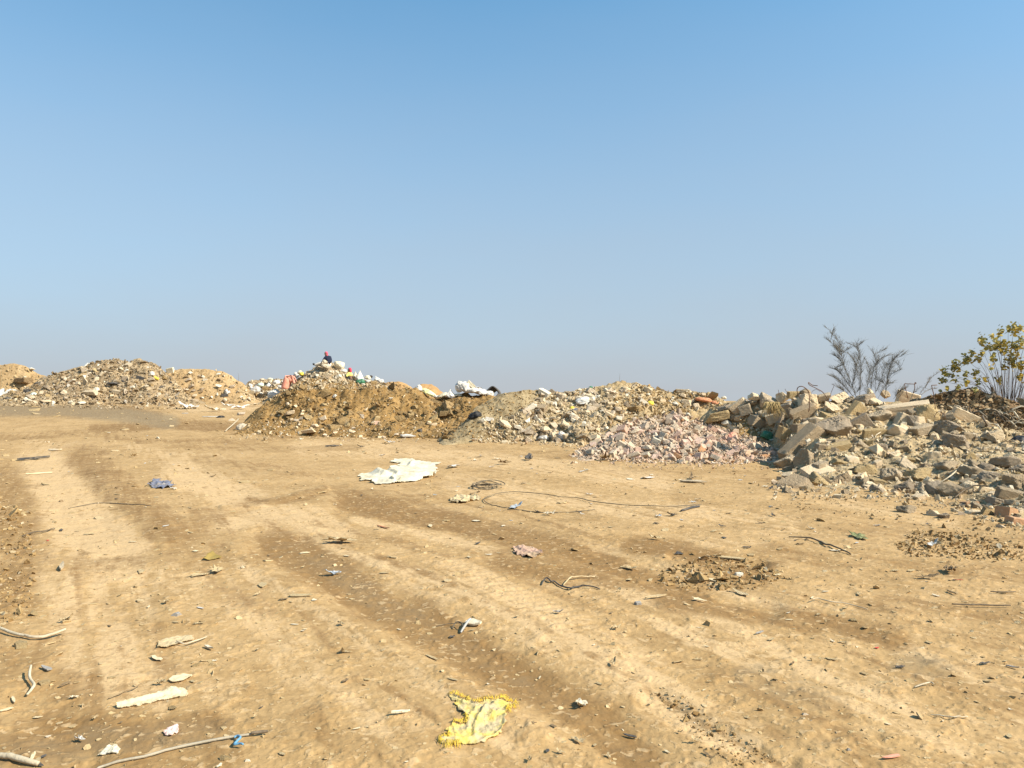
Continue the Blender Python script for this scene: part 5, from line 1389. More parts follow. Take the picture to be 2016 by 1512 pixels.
# the yellow rag in front
yc = lambda L: zp(L, 840, 1340, 1 / 9.164)
M_YCLOTH = None
def mat_ycloth():
    m, t, b = new_mat("dirty_yellow_cloth", .9); k = NB(t); P = k.obj()
    n = k.noise(P, 9, 5, .65, .6); n2 = k.noise(P, 60, 3, .6)
    col = k.ramp(n, [(.38, (.66, .48, .11)), (.48, (.60, .46, .18)), (.56, (.49, .385, .215))])
    col = k.mix(k.ramp(k.noise(P, 16, 4, .6, .5), [(.68, 0.0), (.76, .55)]), col, (.26, .20, .11))
    col = k.mix(.35, col, k.ramp(n2, [(.3, .6), (.7, 1.0)]), 'MULTIPLY')
    k.put(b.inputs['Base Color'], col); k.put(b.inputs['Normal'], k.bump(k.noise(P, 70, 4, .6), .5, .01)); return m
M_YCLOTH = mat_ycloth()
M_YFRINGE = mat_plain("yellow_thread", (.66, .44, .03), (.76, .56, .10), 30, .8, .2)
OUT = yc([(400,290),(480,250),(560,285),(700,350),(850,405),(960,410),(1080,360),(1250,350),(1400,325),(1440,390),(1590,420),(1630,460),(1540,500),(1450,505),(1440,570),(1420,620),(1440,650),(1425,800),(1380,900),(1280,1010),(1100,1100),(950,1150),(780,1170),(640,1150),(450,1150),(290,1150),(240,1080),(300,1050),(420,1035),(395,960),(320,900),(390,875),(470,775),(560,765),(680,800),(745,745),(700,625),(600,565),(530,475),(500,370),(420,350)])
rag = sheet("cloth", "torn yellow cloth with frayed edges on the ground in front", "cloth", OUT, M_YCLOTH, amp=.007, res=150, jag=.010, thick=.003, names=GN, seed=4, L=.07, lift=.004,
    folds=[(yc([(870,1050),(880,860),(960,640),(1090,480)]), 0.0125, 0.0115), (yc([(740,900),(800,650),(900,520),(1040,470)]), 0.0125, 0.0086), (yc([(1380,400),(1200,470),(1000,560)]), 0.0200, 0.0076),
           (yc([(1430,650),(1390,850),(1260,1000),(1000,1100)]), 0.0100, 0.0076), (yc([(280,1090),(600,1090),(860,1070)]), 0.0125, 0.0115), (yc([(480,330),(700,450),(880,470)]), 0.0100, 0.0086),
           (yc([(390,960),(470,1020),(640,1040)]), 0.0100, 0.0067), (yc([(470,790),(500,900),(560,1010)]), 0.0075, 0.0057), (yc([(560,480),(680,600),(760,690)]), 0.0075, 0.0057), (yc([(1130,660),(1250,590),(1430,570)]), 0.0100, 0.0048)])
def fringe():
    R = random.Random(9)
    segs = [(0, 9), (9, 14), (23, 29), (32, 36)]
    n = len(OUT)
    for a, b in segs:
        L = []
        for i in range(a, b):
            p, q = OUT[i % n], OUT[(i + 1) % n]; m = int(math.hypot(q[0] - p[0], q[1] - p[1]) * .9) + 2
            for k in range(m):
                t = R.random(); x, y = p[0] + (q[0] - p[0]) * t, p[1] + (q[1] - p[1]) * t
                dx, dy = q[1] - p[1], -(q[0] - p[0]); l = math.hypot(dx, dy) + 1e-6; s = R.uniform(2.5, 9)
                dx, dy = dx / l * s + R.uniform(-4.5, 4.5), dy / l * s + R.uniform(-3.5, 3.5)
                pts = on_px([(x - dx * .4, y - dy * .4), (x + dx * .3, y + dy * .3), (x + dx + R.uniform(-1, 1), y + dy)], GN, .004)
                pts[0] = (pts[0][0], pts[0][1], pts[0][2] + .012); pts[1] = (pts[1][0], pts[1][1], pts[1][2] + R.uniform(.006, .02))
                c = rag.location
                L.append(([tuple(np.array(v) - np.array(c)) for v in pts], [.0012, .001, .0006]))
        link("fringe", tube_mesh("fringe", L, 4), M_YFRINGE, rag)
fringe()

wc = lambda L: zp(L, 690, 890, 200 / 2016)
sheet("plastic_sack", "large cream white plastic sack flattened on the ground", "plastic sack", wc([(160,430),(480,432),(590,400),(690,405),(720,375),(770,360),(790,270),(960,290),(960,230),(800,205),(880,150),(1060,140),(1280,150),(1300,180),(1480,195),(1640,225),(1760,205),(1770,245),(1690,265),(1730,340),(1720,430),(1640,500),(1400,570),(1050,610),(880,630),(620,650),(460,655),(420,600),(340,580),(220,585)]),
      M_SACK, amp=.022, res=120, jag=.006, names=GN, seed=7, L=.42, lift=.01,
      folds=[(wc([(420,610),(560,600),(880,620)]), .05, .05), (wc([(780,380),(960,440),(1300,470),(1690,450)]), .04, .05), (wc([(860,500),(830,560),(880,600)]), .03, .05), (wc([(1000,590),(1400,540),(1660,490)]), .05, .06), (wc([(560,430),(700,480)]), .10, .10), (wc([(1180,300),(1240,220)]), .06, .05)])
c1 = lambda L: zp(L, 0, 860, .3472)
sheet("cloth", "crumpled blue grey cloth lying on the left track", "cloth", c1([(840,280),(870,250),(910,245),(930,262),(965,258),(975,278),(1000,285),(960,292),(900,298),(860,290)]), M_BLUEGREY, amp=.05, res=44, jag=.02, names=GN, seed=11, L=.12)
sheet("sheet", "olive brown triangular sheet on the left track", "sheet", c1([(1152,705),(1205,660),(1215,668),(1258,685),(1250,692),(1190,704)]), M_OLIVE, amp=.004, res=36, jag=.004, names=GN, seed=12, lift=.012, folds=[(c1([(1165,700),(1205,664)]), .03, .02)])
c2 = lambda L: zp(L, 600, 860, .4464)
sheet("cloth", "dusty pinkish cloth pressed into the dark wheel track", "cloth", c2([(918,490),(960,484),(1010,495),(1055,515),(1040,525),(1000,540),(950,525),(920,515)]), M_PINKCL, amp=.03, res=44, jag=.02, names=GN, seed=13, L=.12)
sheet("plastic_sheet", "torn tan plastic lying at the left end of the cable loop", "plastic sheet", c2([(640,270),(690,262),(760,265),(778,280),(740,285),(700,296),(640,292)]), M_TANSCRAP, amp=.05, res=44, jag=.02, names=GN, seed=14, L=.14)
c3 = lambda L: zp(L, 0, 1180, .3274)
sheet("cardboard", "long pale cardboard strip lying on the left foreground", "cardboard", c3([(695,655),(725,625),(860,590),(1000,548),(1085,532),(1110,545),(1132,575),(1120,585),(980,612),(850,642),(720,662)]), M_PLANK, amp=.008, res=90, jag=.008, names=GN, seed=15, L=.05, lift=.006, folds=[(c3([(700,652),(860,612),(1060,560)]), .010, .016), (c3([(720,640),(900,592)]), .006, .010)])
sheet("bark_piece", "broad flat tan bark piece above the oval leaf", "bark piece", c3([(945,295),(950,265),(1000,245),(1100,228),(1160,225),(1165,250),(1090,270),(1000,298)]), M_TANSCRAP, amp=.006, res=50, jag=.012, names=GN, seed=16, lift=.012, L=.05)
line_on("stick", "thin stick lying along the flat tan bark piece", "stick", c3([(1060,272),(1110,285),(1180,265),(1245,238)]), 1.5, M_STICK, lifts=[.02, .015, .015, .01], names=GN)
sheet("leaf", "long pale oval leaf with upturned edge", "leaf", c3([(1012,495),(1040,475),(1100,462),(1160,462),(1150,475),(1100,500),(1040,510)]), M_PLANK, amp=.004, res=40, jag=.004, names=GN, seed=17, lift=.014, folds=[(c3([(1020,500),(1100,478),(1155,465)]), .012, -.008)])
sheet("paper_scrap", "pale yellowish torn scrap near the bottom left corner", "paper scrap", c3([(582,950),(620,915),(650,888),(705,882),(722,912),(712,935),(640,938)]), M_SACK, amp=.010, res=40, jag=.008, names=GN, seed=18, L=.05)
sheet("paper_scrap", "pink and white torn scrap in the left foreground", "paper scrap", c3([(985,800),(1030,778),(1065,760),(1076,775),(1070,805),(1030,832),(990,825)]), mat_plain("pink_white_paper", (.66, .36, .32), (.72, .58, .48), 26, .85, .3, (.6, .5, .4), .4), amp=.012, res=40, jag=.008, names=GN, seed=19, L=.04)

line_on("pole", "long grey bamboo pole with a dark end in the left foreground", "pole", [(190,1519),(209,1511),(282,1494),(347,1476),(425,1460),(475,1452),(500,1449)], 3.0, M_BAMBOO, lifts=[.004] * 3, names=GN)
line_on("stick", "dark stick end lying against the tip of the bamboo pole", "stick", [(494,1451),(512,1449),(528,1447)], 3.2, M_DSTICK, lifts=[.012, .012], names=GN)
line_on("ribbon", "small twisted blue ribbon beside the bamboo pole", "ribbon", c3([(1408,850),(1430,846),(1445,862),(1425,880),(1410,895),(1440,892),(1462,900)]), 2.6, M_BLUE, lifts=[.01, .02, .012, .016], names=GN)
line_on("branch", "thick pale curved branch at the bottom left corner", "branch", [(-14,1494),(6,1496),(26,1499),(56,1507),(76,1512)], 6.0, M_STICK, lifts=[.008] * 2, names=GN)
line_on("bark_strip", "curved pale bark strip at the left edge", "bark strip", [(-12,1243),(8,1248),(30,1254),(50,1257)], 3.0, M_STICK, lifts=[.03, .015, .01], names=GN)
line_on("bark_strip", "upturned bark strip with dark underside near the left edge", "bark strip", [(44,1256),(62,1260),(84,1260),(108,1256),(129,1250)], 3.2, M_BOARD, lifts=[.012, .012, .03], names=GN)
line_on("bark_strip", "twisted standing bark curl at the left edge", "bark strip", [(61,1330),(58,1343),(67,1357),(62,1366),(53,1374)], 3.0, M_STICK, lifts=[.05, .02, .02, .01], names=GN)
line_on("stem", "thin dry stem with a knobby tip above the cardboard strip", "stem", c3([(650,606),(720,580),(800,552),(830,538),(850,530)]), 1.3, M_BROWNSC, lifts=[.006, .01, .02], names=GN)
line_on("cable", "thin dark cable crossing the pale left track", "cable", [(135,1002),(174,994),(208,991),(260,994),(299,997)], .9, M_CABLE, names=GN)
line_on("stick", "dark thin stick at the left edge", "stick", c1([(130,570),(180,555),(240,548),(310,530)]), 1.5, M_DSTICK, lifts=[.004, .02, .01], names=GN)
line_on("cable", "long black cable looping over the middle ground", "cable", c2([(1280,322),(1150,335),(1040,335),(920,320),(830,305),(792,288),(800,275),(860,258),(930,250),(1050,258),(1120,268),(1200,274),(1260,290),(1340,303),(1450,314),(1600,315),(1680,310),(1750,303)]), .8, M_CABLE, lifts=[.0, .0, .03, .01, .03, .01], names=GN, taper=False)
L = []
for k in range(6):
    ce = on_px([(957 + k % 3 * 3 - 3, 960 + k % 2)], GN)[0]; a0 = k * 1.1
    L.append(([(ce[0] + (.17 + .03 * (k % 3)) * math.cos(a) + .02 * k - .05, ce[1] + (.22 + .03 * (k % 2)) * math.sin(a), ce[2] + .02 + .012 * k + .02 * math.sin(a * 2 + k)) for a in np.linspace(a0, a0 + 5.6, 26)], .007))
tag(link("cable_coil", tube_mesh("cable_coil", L, 5), M_CABLE), "small coil of black cable on the middle ground", "cable")
line_on("strap", "grey flattened strap at the right end of the black cable", "strap", c2([(1660,330),(1700,318),(1740,310)]), 2.4, M_DGREY, names=GN)
line_on("strap", "dark twisted strap in the middle foreground", "strap", c2([(1045,657),(1056,640),(1070,634),(1085,646),(1100,643),(1120,658),(1150,672),(1175,678),(1190,670),(1215,664),(1240,664),(1275,668),(1300,676)]), 1.6, M_DGREY, lifts=[.004, .02, .008, .006, .016, .004, .01, .004], names=GN, n=3)
line_on("strap", "pale twisted strip crossing the dark twisted strap", "strap", c2([(1140,662),(1155,650),(1170,640),(1190,634),(1215,628),(1245,626),(1280,622)]), 1.5, M_TANSCRAP, lifts=[.01, .03, .02, .006], names=GN)
line_on("strap", "grey blue strap resting on the rounded flat stone", "strap", zp([(755,210),(775,190),(800,170),(815,158)], 660, 1180, .3274), 2.6, M_BLUEPL, lifts=[.005, .02, .04, .04], names=GN)
line_on("wire", "black wire arch left of the rounded flat stone", "wire", zp([(705,180),(720,168),(745,168),(768,188),(770,205)], 660, 1180, .3274), 1.4, M_CABLE, lifts=[.0, .03, .035, .01], names=GN)
line_on("wire", "straight thin wire left of the black wire arch", "wire", zp([(600,165),(680,158),(775,160)], 660, 1180, .3274), .7, M_CABLE, lifts=[.0, .02], names=GN)
line_on("stick", "dark broken stick on the right ground", "stick", [(1553,1059),(1596,1064),(1626,1075),(1650,1084),(1675,1093)], 1.7, M_DSTICK, lifts=[.004, .02, .01, .02, .004], names=GN)
line_on("twig", "pale forked twig in the right foreground", "twig", [(1600,1188),(1612,1183),(1636,1188),(1670,1192),(1708,1202)], 1.1, M_STICK, lifts=[.03, .012, .01, .005], names=GN)
line_on("stick", "long dark stick far on the right", "stick", [(1874,1193),(1910,1196),(1950,1197),(1990,1196)], 1.6, M_DSTICK, lifts=[.01, .02, .01], names=GN)
line_on("stick", "dark stick at the right edge above the long one", "stick", [(1950,1168),(1975,1170),(2000,1170)], 1.4, M_DSTICK, lifts=[.01, .015], names=GN)
line_on("stick", "pale bent stick in the lower right foreground", "stick", [(1800,1356),(1817,1351),(1832,1349),(1838,1353)], 1.6, M_STICK, lifts=[.005, .015], names=GN)
line_on("stick", "pale straight stick in the lower right corner", "stick", [(1832,1410),(1855,1413),(1880,1416),(1905,1416)], 1.3, M_STICK, lifts=[.005, .01], names=GN)
line_on("stick", "thin pale stick near the left far heap", "stick", [(444,851),(458,843),(470,836)], 1.2, M_STICK, lifts=[.02, .1, .2])
line_on("board", "pale narrow stick on the far left track", "stick", [(50,935),(76,934),(103,932)], 1.5, M_PLANK, lifts=[.01, .01], names=GN)

LIT = [
 # x, y, width, material, shapes, name, category, label, yaw, stretch, tall
 (68,905,54,M_DGREY,'F','rubber_strip','rubber strip',"dark grey rubber strip on the far left ground",4,.35,2),
 (340,963,12,M_PLWHITE,'C','paper_scrap','scrap',"small white scrap beside the blue grey cloth",None,1,1),
 (108,887,26,M_PAPER,'F','board','board',"short pale board piece behind the dark rubber strip",5,.5,2),
 (385,1086,16,M_PLANK,'S','flake','mud flake',"tan flake left of the olive brown sheet",None,1,1),
 (392,1134,38,M_CRUST,'S','flake','mud flake',"wide dry mud flake on the left track",None,.7,1),
 (427,1126,40,M_CRUST,'C','flake','mud flake',"crumpled dry flake right of the wide mud flake",None,.7,.6),
 (517,1153,36,M_CRUST,'F','flake','mud flake',"pale flat flake with straight edges on the centre left",10,.8,1),
 (121,1119,46,M_BOARD,'F','board','board',"thin board with dark underside at the left",3,.32,2.4),
 (278,1127,36,M_CRUST,'F','flake','mud flake',"oval pale flake right of the thin board",8,.6,1),
 (656,1132,26,M_BLUEPL,'C','plastic_scrap','plastic scrap',"grey blue crumpled plastic scrap on the centre left",20,.8,1),
 (310,1043,12,M_BRN,'R','clod','clod',"reddish brown clod beside the pale left track",None,1,1),
 (326,1036,14,M_PLWHITE,'F','paper_scrap','scrap',"white chip beside the reddish brown clod",None,.6,1),
 (94,1065,8,M_REDPL,'S','plastic_scrap','plastic scrap',"tiny red scrap below the dark thin stick",None,1,1),
 (590,1174,46,M_CRUST,'F','flake','mud flake',"long flat mud flake on the centre left",10,.5,1),
 (668,1068,62,M_TANSCRAP,'C','paper_scrap','scrap',"ragged tan paper remains on the centre left track",5,.6,.5),
 (120,989,10,M_BROWNSC,'R','clod','clod',"dark clod on the pale left track",None,1,1),
 (1191,907,26,M_BROWNSC,'C','rag','rag',"dark brown tangle in front of the brick pile",None,1,1.6),
 (1276,942,38,M_PLWHITE,'S','plastic_sheet','plastic sheet',"flat white plastic piece below the brick pile",0,.7,1),
 (1241,944,28,M_PAPER,'S','paper_scrap','scrap',"faded pale scrap left of the flat white plastic",0,.8,.6),
 (1364,950,46,M_BOARD,'F','cardboard','cardboard',"folded tan cardboard on the right middle ground",-18,.7,1.5),
 (1362,944,44,M_BROWNSC,'S','cardboard','cardboard',"raised brown flap on the folded tan cardboard",-18,.35,2.2),
 (1015,1001,40,M_BLUEPL,'C','plastic_scrap','plastic scrap',"pale blue plastic scrap inside the cable loop",None,.6,.6),
 (754,1039,46,M_ORANGE,'F','strip','strip',"faded orange strip on the centre ground",4,.25,1),
 (941,1071,16,M_DGREY,'S','scrap','scrap',"dark scrap below the cable loop",None,.8,1.5),
 (932,1230,34,M_PAPER,'F','flat_stone','stone',"rounded flat pale stone with a grey blue strap",-10,1.4,3.5),
 (1377,1184,28,M_PLANK,'S','flake','flake',"curled pale flake right of the twisted straps",None,.7,1.6),
 (1290,1178,48,M_TANSCRAP,'F','bark_piece','bark piece',"thin tan bark sliver right of the twisted straps",4,.2,2),
 (1256,1191,14,M_SLATE,'R','stone','stone',"small grey stone below the tan bark sliver",None,1,1),
 (1238,1144,24,M_CRUST,'S','flake','mud flake',"pale flake above the tan bark sliver",None,.7,1),
 (1238,1121,34,M_CRUST,'C','flake','mud flake',"broken mud crust above the twisted straps",None,.6,.5),
 (1296,1018,14,M_PLWHITE,'C','paper_scrap','scrap',"white scrap under the right end of the cable",None,1,1),
 (1323,1016,18,M_DGREY,'C','scrap','scrap',"dark scrap under the right end of the cable",None,.7,1),
 (1082,1015,22,M_PAPER,'C','paper_scrap','scrap',"pale crumpled scrap below the cable loop",None,.8,1),
 (1292,1031,20,M_BLACK,'S','scrap','scrap',"black flat scrap right below the cable",None,.5,1),
 (1042,906,26,M_DGREY,'C','rag','rag',"dark grey rag on the far middle ground",None,.7,1),
 (993,914,24,M_BROWNSC,'C','rag','rag',"brown rag left of the dark grey rag",None,.6,1),
 (892,921,40,M_GREYSACK,'C','plastic_scrap','plastic scrap',"grey plastic scraps right of the big white sack",None,.6,.5),
 (803,862,32,M_GREYSACK,'F','board','board',"grey board leaning low before the brown heap",-8,.4,3),
 (767,873,18,M_GREYSACK,'C','plastic_scrap','plastic scrap',"grey scrap left of the grey board",None,.6,1),
 (653,880,24,M_DGREY,'F','board','board',"dark flat piece with pale edge before the brown heap",6,.4,3),
 (672,877,16,M_PAPER,'F','board','board',"small pale piece right of the dark flat piece",0,.4,2),
 (1470,1079,20,M_DGREY,'S','scrap','scrap',"dark pointed scrap on the right ground",None,.6,2),
 (1440,1101,62,M_CRUST,'F','flake','mud flake',"long pale crust streak on the right damp soil",-5,.3,1),
 (40,1277,34,M_CLOD,'R','clod','clod',"lumpy clod cluster at the left edge",None,1,.7),
 (92,1319,34,M_SLATE,'F','flat_stone','stone',"flat grey stone at the left edge",8,.6,2),
 (86,1348,24,M_CLOD,'R','clod','clod',"brown clod below the flat grey stone",None,.8,.6),
 (128,1350,26,M_BROWNSC,'F','bark_piece','bark piece',"dark bark chip right of the brown clod",8,.4,3),
 (411,1278,32,M_PAPER,'F','wood_chip','wood chip',"pale chip with a dark end on whitish powder",20,.4,3),
 (308,1298,38,M_PLANK,'S','flake','flake',"curled pale flake below the flat tan bark piece",8,.6,1.2),
 (386,1313,18,M_CLOD,'R','clod','clod',"small pale clod right of the curled flake",None,1,.8),
 (416,1311,14,M_CLOD,'R','clod','clod',"smaller clod right of the small pale clod",None,1,.8),
 (144,1376,16,M_PAPER,'C','paper_scrap','scrap',"little pale crumple left of the knobby stem",None,1,1),
 (157,1461,22,M_PLWHITE,'C','paper_scrap','scrap',"white twisted scrap near the bottom left tyre marks",None,.8,1.4),
 (95,1453,9,M_WHITE,'R','stone','stone',"white pebble near the bottom left tyre marks",None,1,1),
 (65,1491,36,M_PLANK,'F','wood_chip','wood chip',"pale flat chip above the thick pale branch",10,.35,1.5),
 (347,1213,17,M_SLATE,'R','stone','stone',"dark grey stone on the left track",None,1,1),
 (65,1211,19,M_CLOD,'R','clod','clod',"pale clod above the left bark strips",None,1,.7),
 (394,1198,20,M_PLWHITE,'F','flake','flake',"white flat flake above the dark grey stone",None,.5,1),
 (445,1496,24,M_CLOD,'R','clod','clod',"pale lump right of the bamboo pole",None,1,.6),
 (489,1499,12,M_WHITE,'R','stone','stone',"little white stone at the bottom below the blue ribbon",None,1,1.2),
 (13,1399,22,M_PLANK,'F','wood_chip','wood chip',"pale chip at the left edge of the view",None,.7,2),
 (26,1381,34,M_PLANK,'F','wood_chip','wood chip',"long pale chip above the left edge chip",6,.3,2),
 (340,1396,22,M_CLOD,'S','flake','mud flake',"broken crust below the cardboard strip",None,1,1),
 (789,1406,38,M_PAPER,'F','tile_piece','tile piece',"white tile shard with dark end left of the yellow cloth",17,.36,3),
 (1143,1390,36,M_PAPER,'C','paper_scrap','scrap',"crumpled pale paper right of the yellow cloth",-25,.8,.9),
 (1138,1463,28,M_TANSCRAP,'C','paper_scrap','scrap',"small tan crumple at the lower middle",None,.8,.8),
 (1241,1453,26,M_DGREY,'F','scrap','scrap',"dark flat scrap at the lower middle",0,.5,2),
 (1090,1431,20,M_BROWNSC,'S','leaf','leaf',"brown dry leaf right of the yellow cloth",-10,.6,1.3),
 (1051,1425,12,M_BROWNSC,'S','leaf','leaf',"small brown leaf left of the brown dry leaf",None,.7,1.3),
 (1099,1208,20,M_SLATE,'C','leaf','leaf',"grey curled leaf in the middle foreground",None,.8,1),
 (850,1296,36,M_CRUST,'F','flake','mud flake',"flat pale crust left of the dark wheel track",10,.5,.7),
 (680,1285,26,M_CRUST,'F','flake','mud flake',"pale crust piece in the centre left foreground",12,.5,1.5),
 (892,1339,26,M_CRUST,'F','flake','mud flake',"small pale crust above the yellow cloth",12,.5,.7),
 (1727,1277,12,M_REDPL,'S','plastic_scrap','plastic scrap',"small red plastic scrap on the right foreground",None,.8,1.3),
 (1772,1316,20,M_DGREY,'F','wood_chip','wood chip',"dark tilted chip on the right foreground",-30,.5,3),
 (1938,1309,32,M_DGREY,'S','scrap','scrap',"dark and white scrap far right",-8,.4,1.4),
 (1993,1316,22,M_SLATE,'F','flat_stone','stone',"grey flat stone at the right edge",-25,.5,3),
 (1561,1308,18,M_BROWNSC,'S','leaf','leaf',"dark curled leaf on the right foreground",-8,.5,1.5),
 (1756,1493,42,M_SALMON,'F','tile_piece','tile piece',"salmon red tile piece at the bottom right",6,.45,1.5),
 (1400,1492,12,M_BROWNSC,'R','clod','clod',"dark clod at the bottom right of centre",None,1,.6),
 (1672,1477,9,M_SLATE,'R','stone','stone',"small grey pebble left of the salmon tile",None,1,1.2),
 (1586,1408,14,M_CREAM,'R','stone','stone',"pinkish pebble on the lower right track",None,1,.8),
 (1496,1247,24,M_SLATE,'F','wood_chip','wood chip',"grey thin chip on the right damp soil",-18,.4,2),
 (1680,1224,16,M_CLOD,'R','clod','clod',"clod on the right foreground above the red scrap",None,1,.7),
 (1690,1058,62,M_LEAFGR,'C','leafy_sprig','plant sprig',"flattened greenish sprig on the right ground",0,.5,.25),
 (1871,1128,42,M_BROWNSC,'C','rag','rag',"crumpled brown rag on the right ground",-10,.7,1),
 (1886,1143,16,M_REDPL,'F','strip','strip',"short red strip below the crumpled brown rag",-25,.25,1.5),
 (1825,1140,36,M_BROWNSC,'C','rag','rag',"brown weathered tangle left of the short red strip",0,.5,.7),
 (1625,1166,14,M_PAPER,'F','flake','flake',"whitish flake above the pale forked twig",-8,.5,1.5),
 (1843,1174,18,M_PAPER,'F','flake','flake',"whitish flake above the long dark stick",-8,.5,1.5),
 (1874,1169,26,M_BROWNSC,'F','bark_piece','bark piece',"dark bark chip above the long dark stick",-8,.35,2.5),
 (1518,1000,11,M_WHITE,'R','stone','stone',"white pebble before the boulder pile",None,1,.8),
 (1460,1170,44,M_TANSCRAP,'S','bark_piece','bark piece',"broken bark below the clod patch on the right",-3,.5,1),
 (1425,1157,30,M_CLOD,'R','clod','clod',"cracked flat clod at the left of the clod patch",None,1,.5),
 (1455,1134,16,M_WHITE,'R','stone','stone',"pale stone in the clod patch",None,1,.9),
 (1835,1076,34,M_GREYSACK,'C','plastic_scrap','plastic scrap',"grey plastic scrap in the dry leaf patch",0,.6,.9),
 (311,865,9,M_WHITE,'R','stone','stone',"small white cube shaped stone on the far left ground",None,1,1.2),
 (372,805,32,M_PLWHITE,'C','plastic_sheet','plastic sheet',"white plastic sheet on the far ground below the sandy mound",0,1.2,1),
 (365,814,14,M_PLWHITE,'F','plastic_sheet','plastic sheet',"small white piece below the far white plastic sheet",0,1,1),
 (449,801,24,M_PLWHITE,'C','plastic_sheet','plastic sheet',"long white plastic at the far end of the white strew",5,.7,.8),
 (472,806,28,M_PLWHITE,'C','plastic_sheet','plastic sheet',"white plastic left of the brown heap",5,.9,1),
 (424,810,34,M_SACK,'C','plastic_sheet','plastic sheet',"cream plastic strip in the white strew",15,.5,.8),
 (416,821,30,M_PLWHITE,'F','plastic_sheet','plastic sheet',"flat white sheet left of the black basin",0,.7,.8),
 (500,800,26,M_SACK,'C','plastic_sheet','plastic sheet',"cream plastic touching the brown heap",5,.7,.8),
 (5,777,60,M_PLWHITE,'S','plastic_sheet','plastic sheet',"long white sheet at the far left edge",3,1,.8),
]
SH = {'F': FLAKES, 'S': SCRAPS, 'C': CRUMPS}
for (x, y, w, mt, sh, nm, ct, lb, yw, st, tl) in LIT:
    if sh == 'R': put(nm, lb, ct, x, y - w * .15, w, w * .72 * tl, 'c' if w < 20 else 'r', mt, 0, None, GN, sink=.1)
    else: lay(nm, lb, ct, x, y, w, mt, SH[sh], None, yw, st, None if y < 870 else GN, tall=tl)
put("basin", "black plastic basin lying among the white strew", "basin", 433, 822, 20, 8, 'k', M_BLACK, 5, None, None)
put("sack", "tan slumped sack at the left toe of the brown heap", "sack", 478, 842, 30, 18, 'k', M_TANSACK, 0, None, None)
# many small countable scraps
r = random.Random(71)
q, W = poly_pts(150, [(0,880),(500,880),(1100,900),(1500,930),(1560,990),(2016,1060),(2016,1512),(0,1512)], 90, GN)
words = [(M_CRUST, "pale mud flake", 'S', "flake"), (M_CRUST, "dry mud flake", 'F', "flake"), (M_PLANK, "tan wood chip", 'F', "wood_chip"), (M_BROWNSC, "brown bark chip", 'S', "bark_chip"), (M_PAPER, "whitish scrap", 'S', "paper_scrap"), (M_DGREY, "dark scrap", 'S', "scrap"), (M_TANSCRAP, "tan fibre scrap", 'C', "scrap")]
for (x, y), p in zip(q, W):
    mt, kw, sh, nm = r.choice(words); w = r.uniform(8, 22) * (.7 if y < 1000 else 1)
    zn = ("left" if x < 500 else "centre left" if x < 1000 else "centre right" if x < 1500 else "right") + (" far ground" if y < 1020 else " middle ground" if y < 1240 else " foreground")
    lay(nm, f"{'small' if w < 13 else 'larger'} {kw} on the {zn}", kw.split()[-1], x, y, w, mt, SH[sh], "scraps strewn over the ground", None, r.uniform(.4, .9), GN, tall=r.uniform(.8, 2))

words = [(M_PLWHITE, "white plastic scrap", 'C', "plastic_scrap"), (M_DGREY, "dark crumpled scrap", 'C', "scrap"), (M_BROWNSC, "brown crumpled scrap", 'C', "scrap"), (M_PAPER, "pale crumpled scrap", 'C', "paper_scrap"), (M_BROWNSC, "brown bark chip", 'F', "bark_chip"), (M_GREYSACK, "grey plastic scrap", 'S', "plastic_scrap"), (M_CRUST, "pale mud flake", 'S', "flake")]
q, W = poly_pts(130, [(0,850),(330,850),(600,868),(1120,880),(1150,915),(1530,915),(1540,985),(1800,1010),(2016,1080),(2016,1110),(1500,1060),(900,1020),(0,960)], 92, GN)
for (x, y), p in zip(q, W):
    mt, kw, sh, nm = r.choice(words); w = min(26, 9 * math.exp(r.gauss(0, .4))) * (.6 if x < 500 else 1)
    zn = ("left" if x < 400 else "centre left" if x < 850 else "centre right" if x < 1300 else "right") + (" far edge" if y < 905 else " strip") + " of the ground before the heaps"
    lay(nm, f"{'small' if w < 10 else 'larger'} {kw} on the {zn}", kw.split()[-1], x, y, w, mt, SH[sh], "scraps strewn before the heaps", None, r.uniform(.4, .9), GN, tall=r.uniform(.5, 1.1))

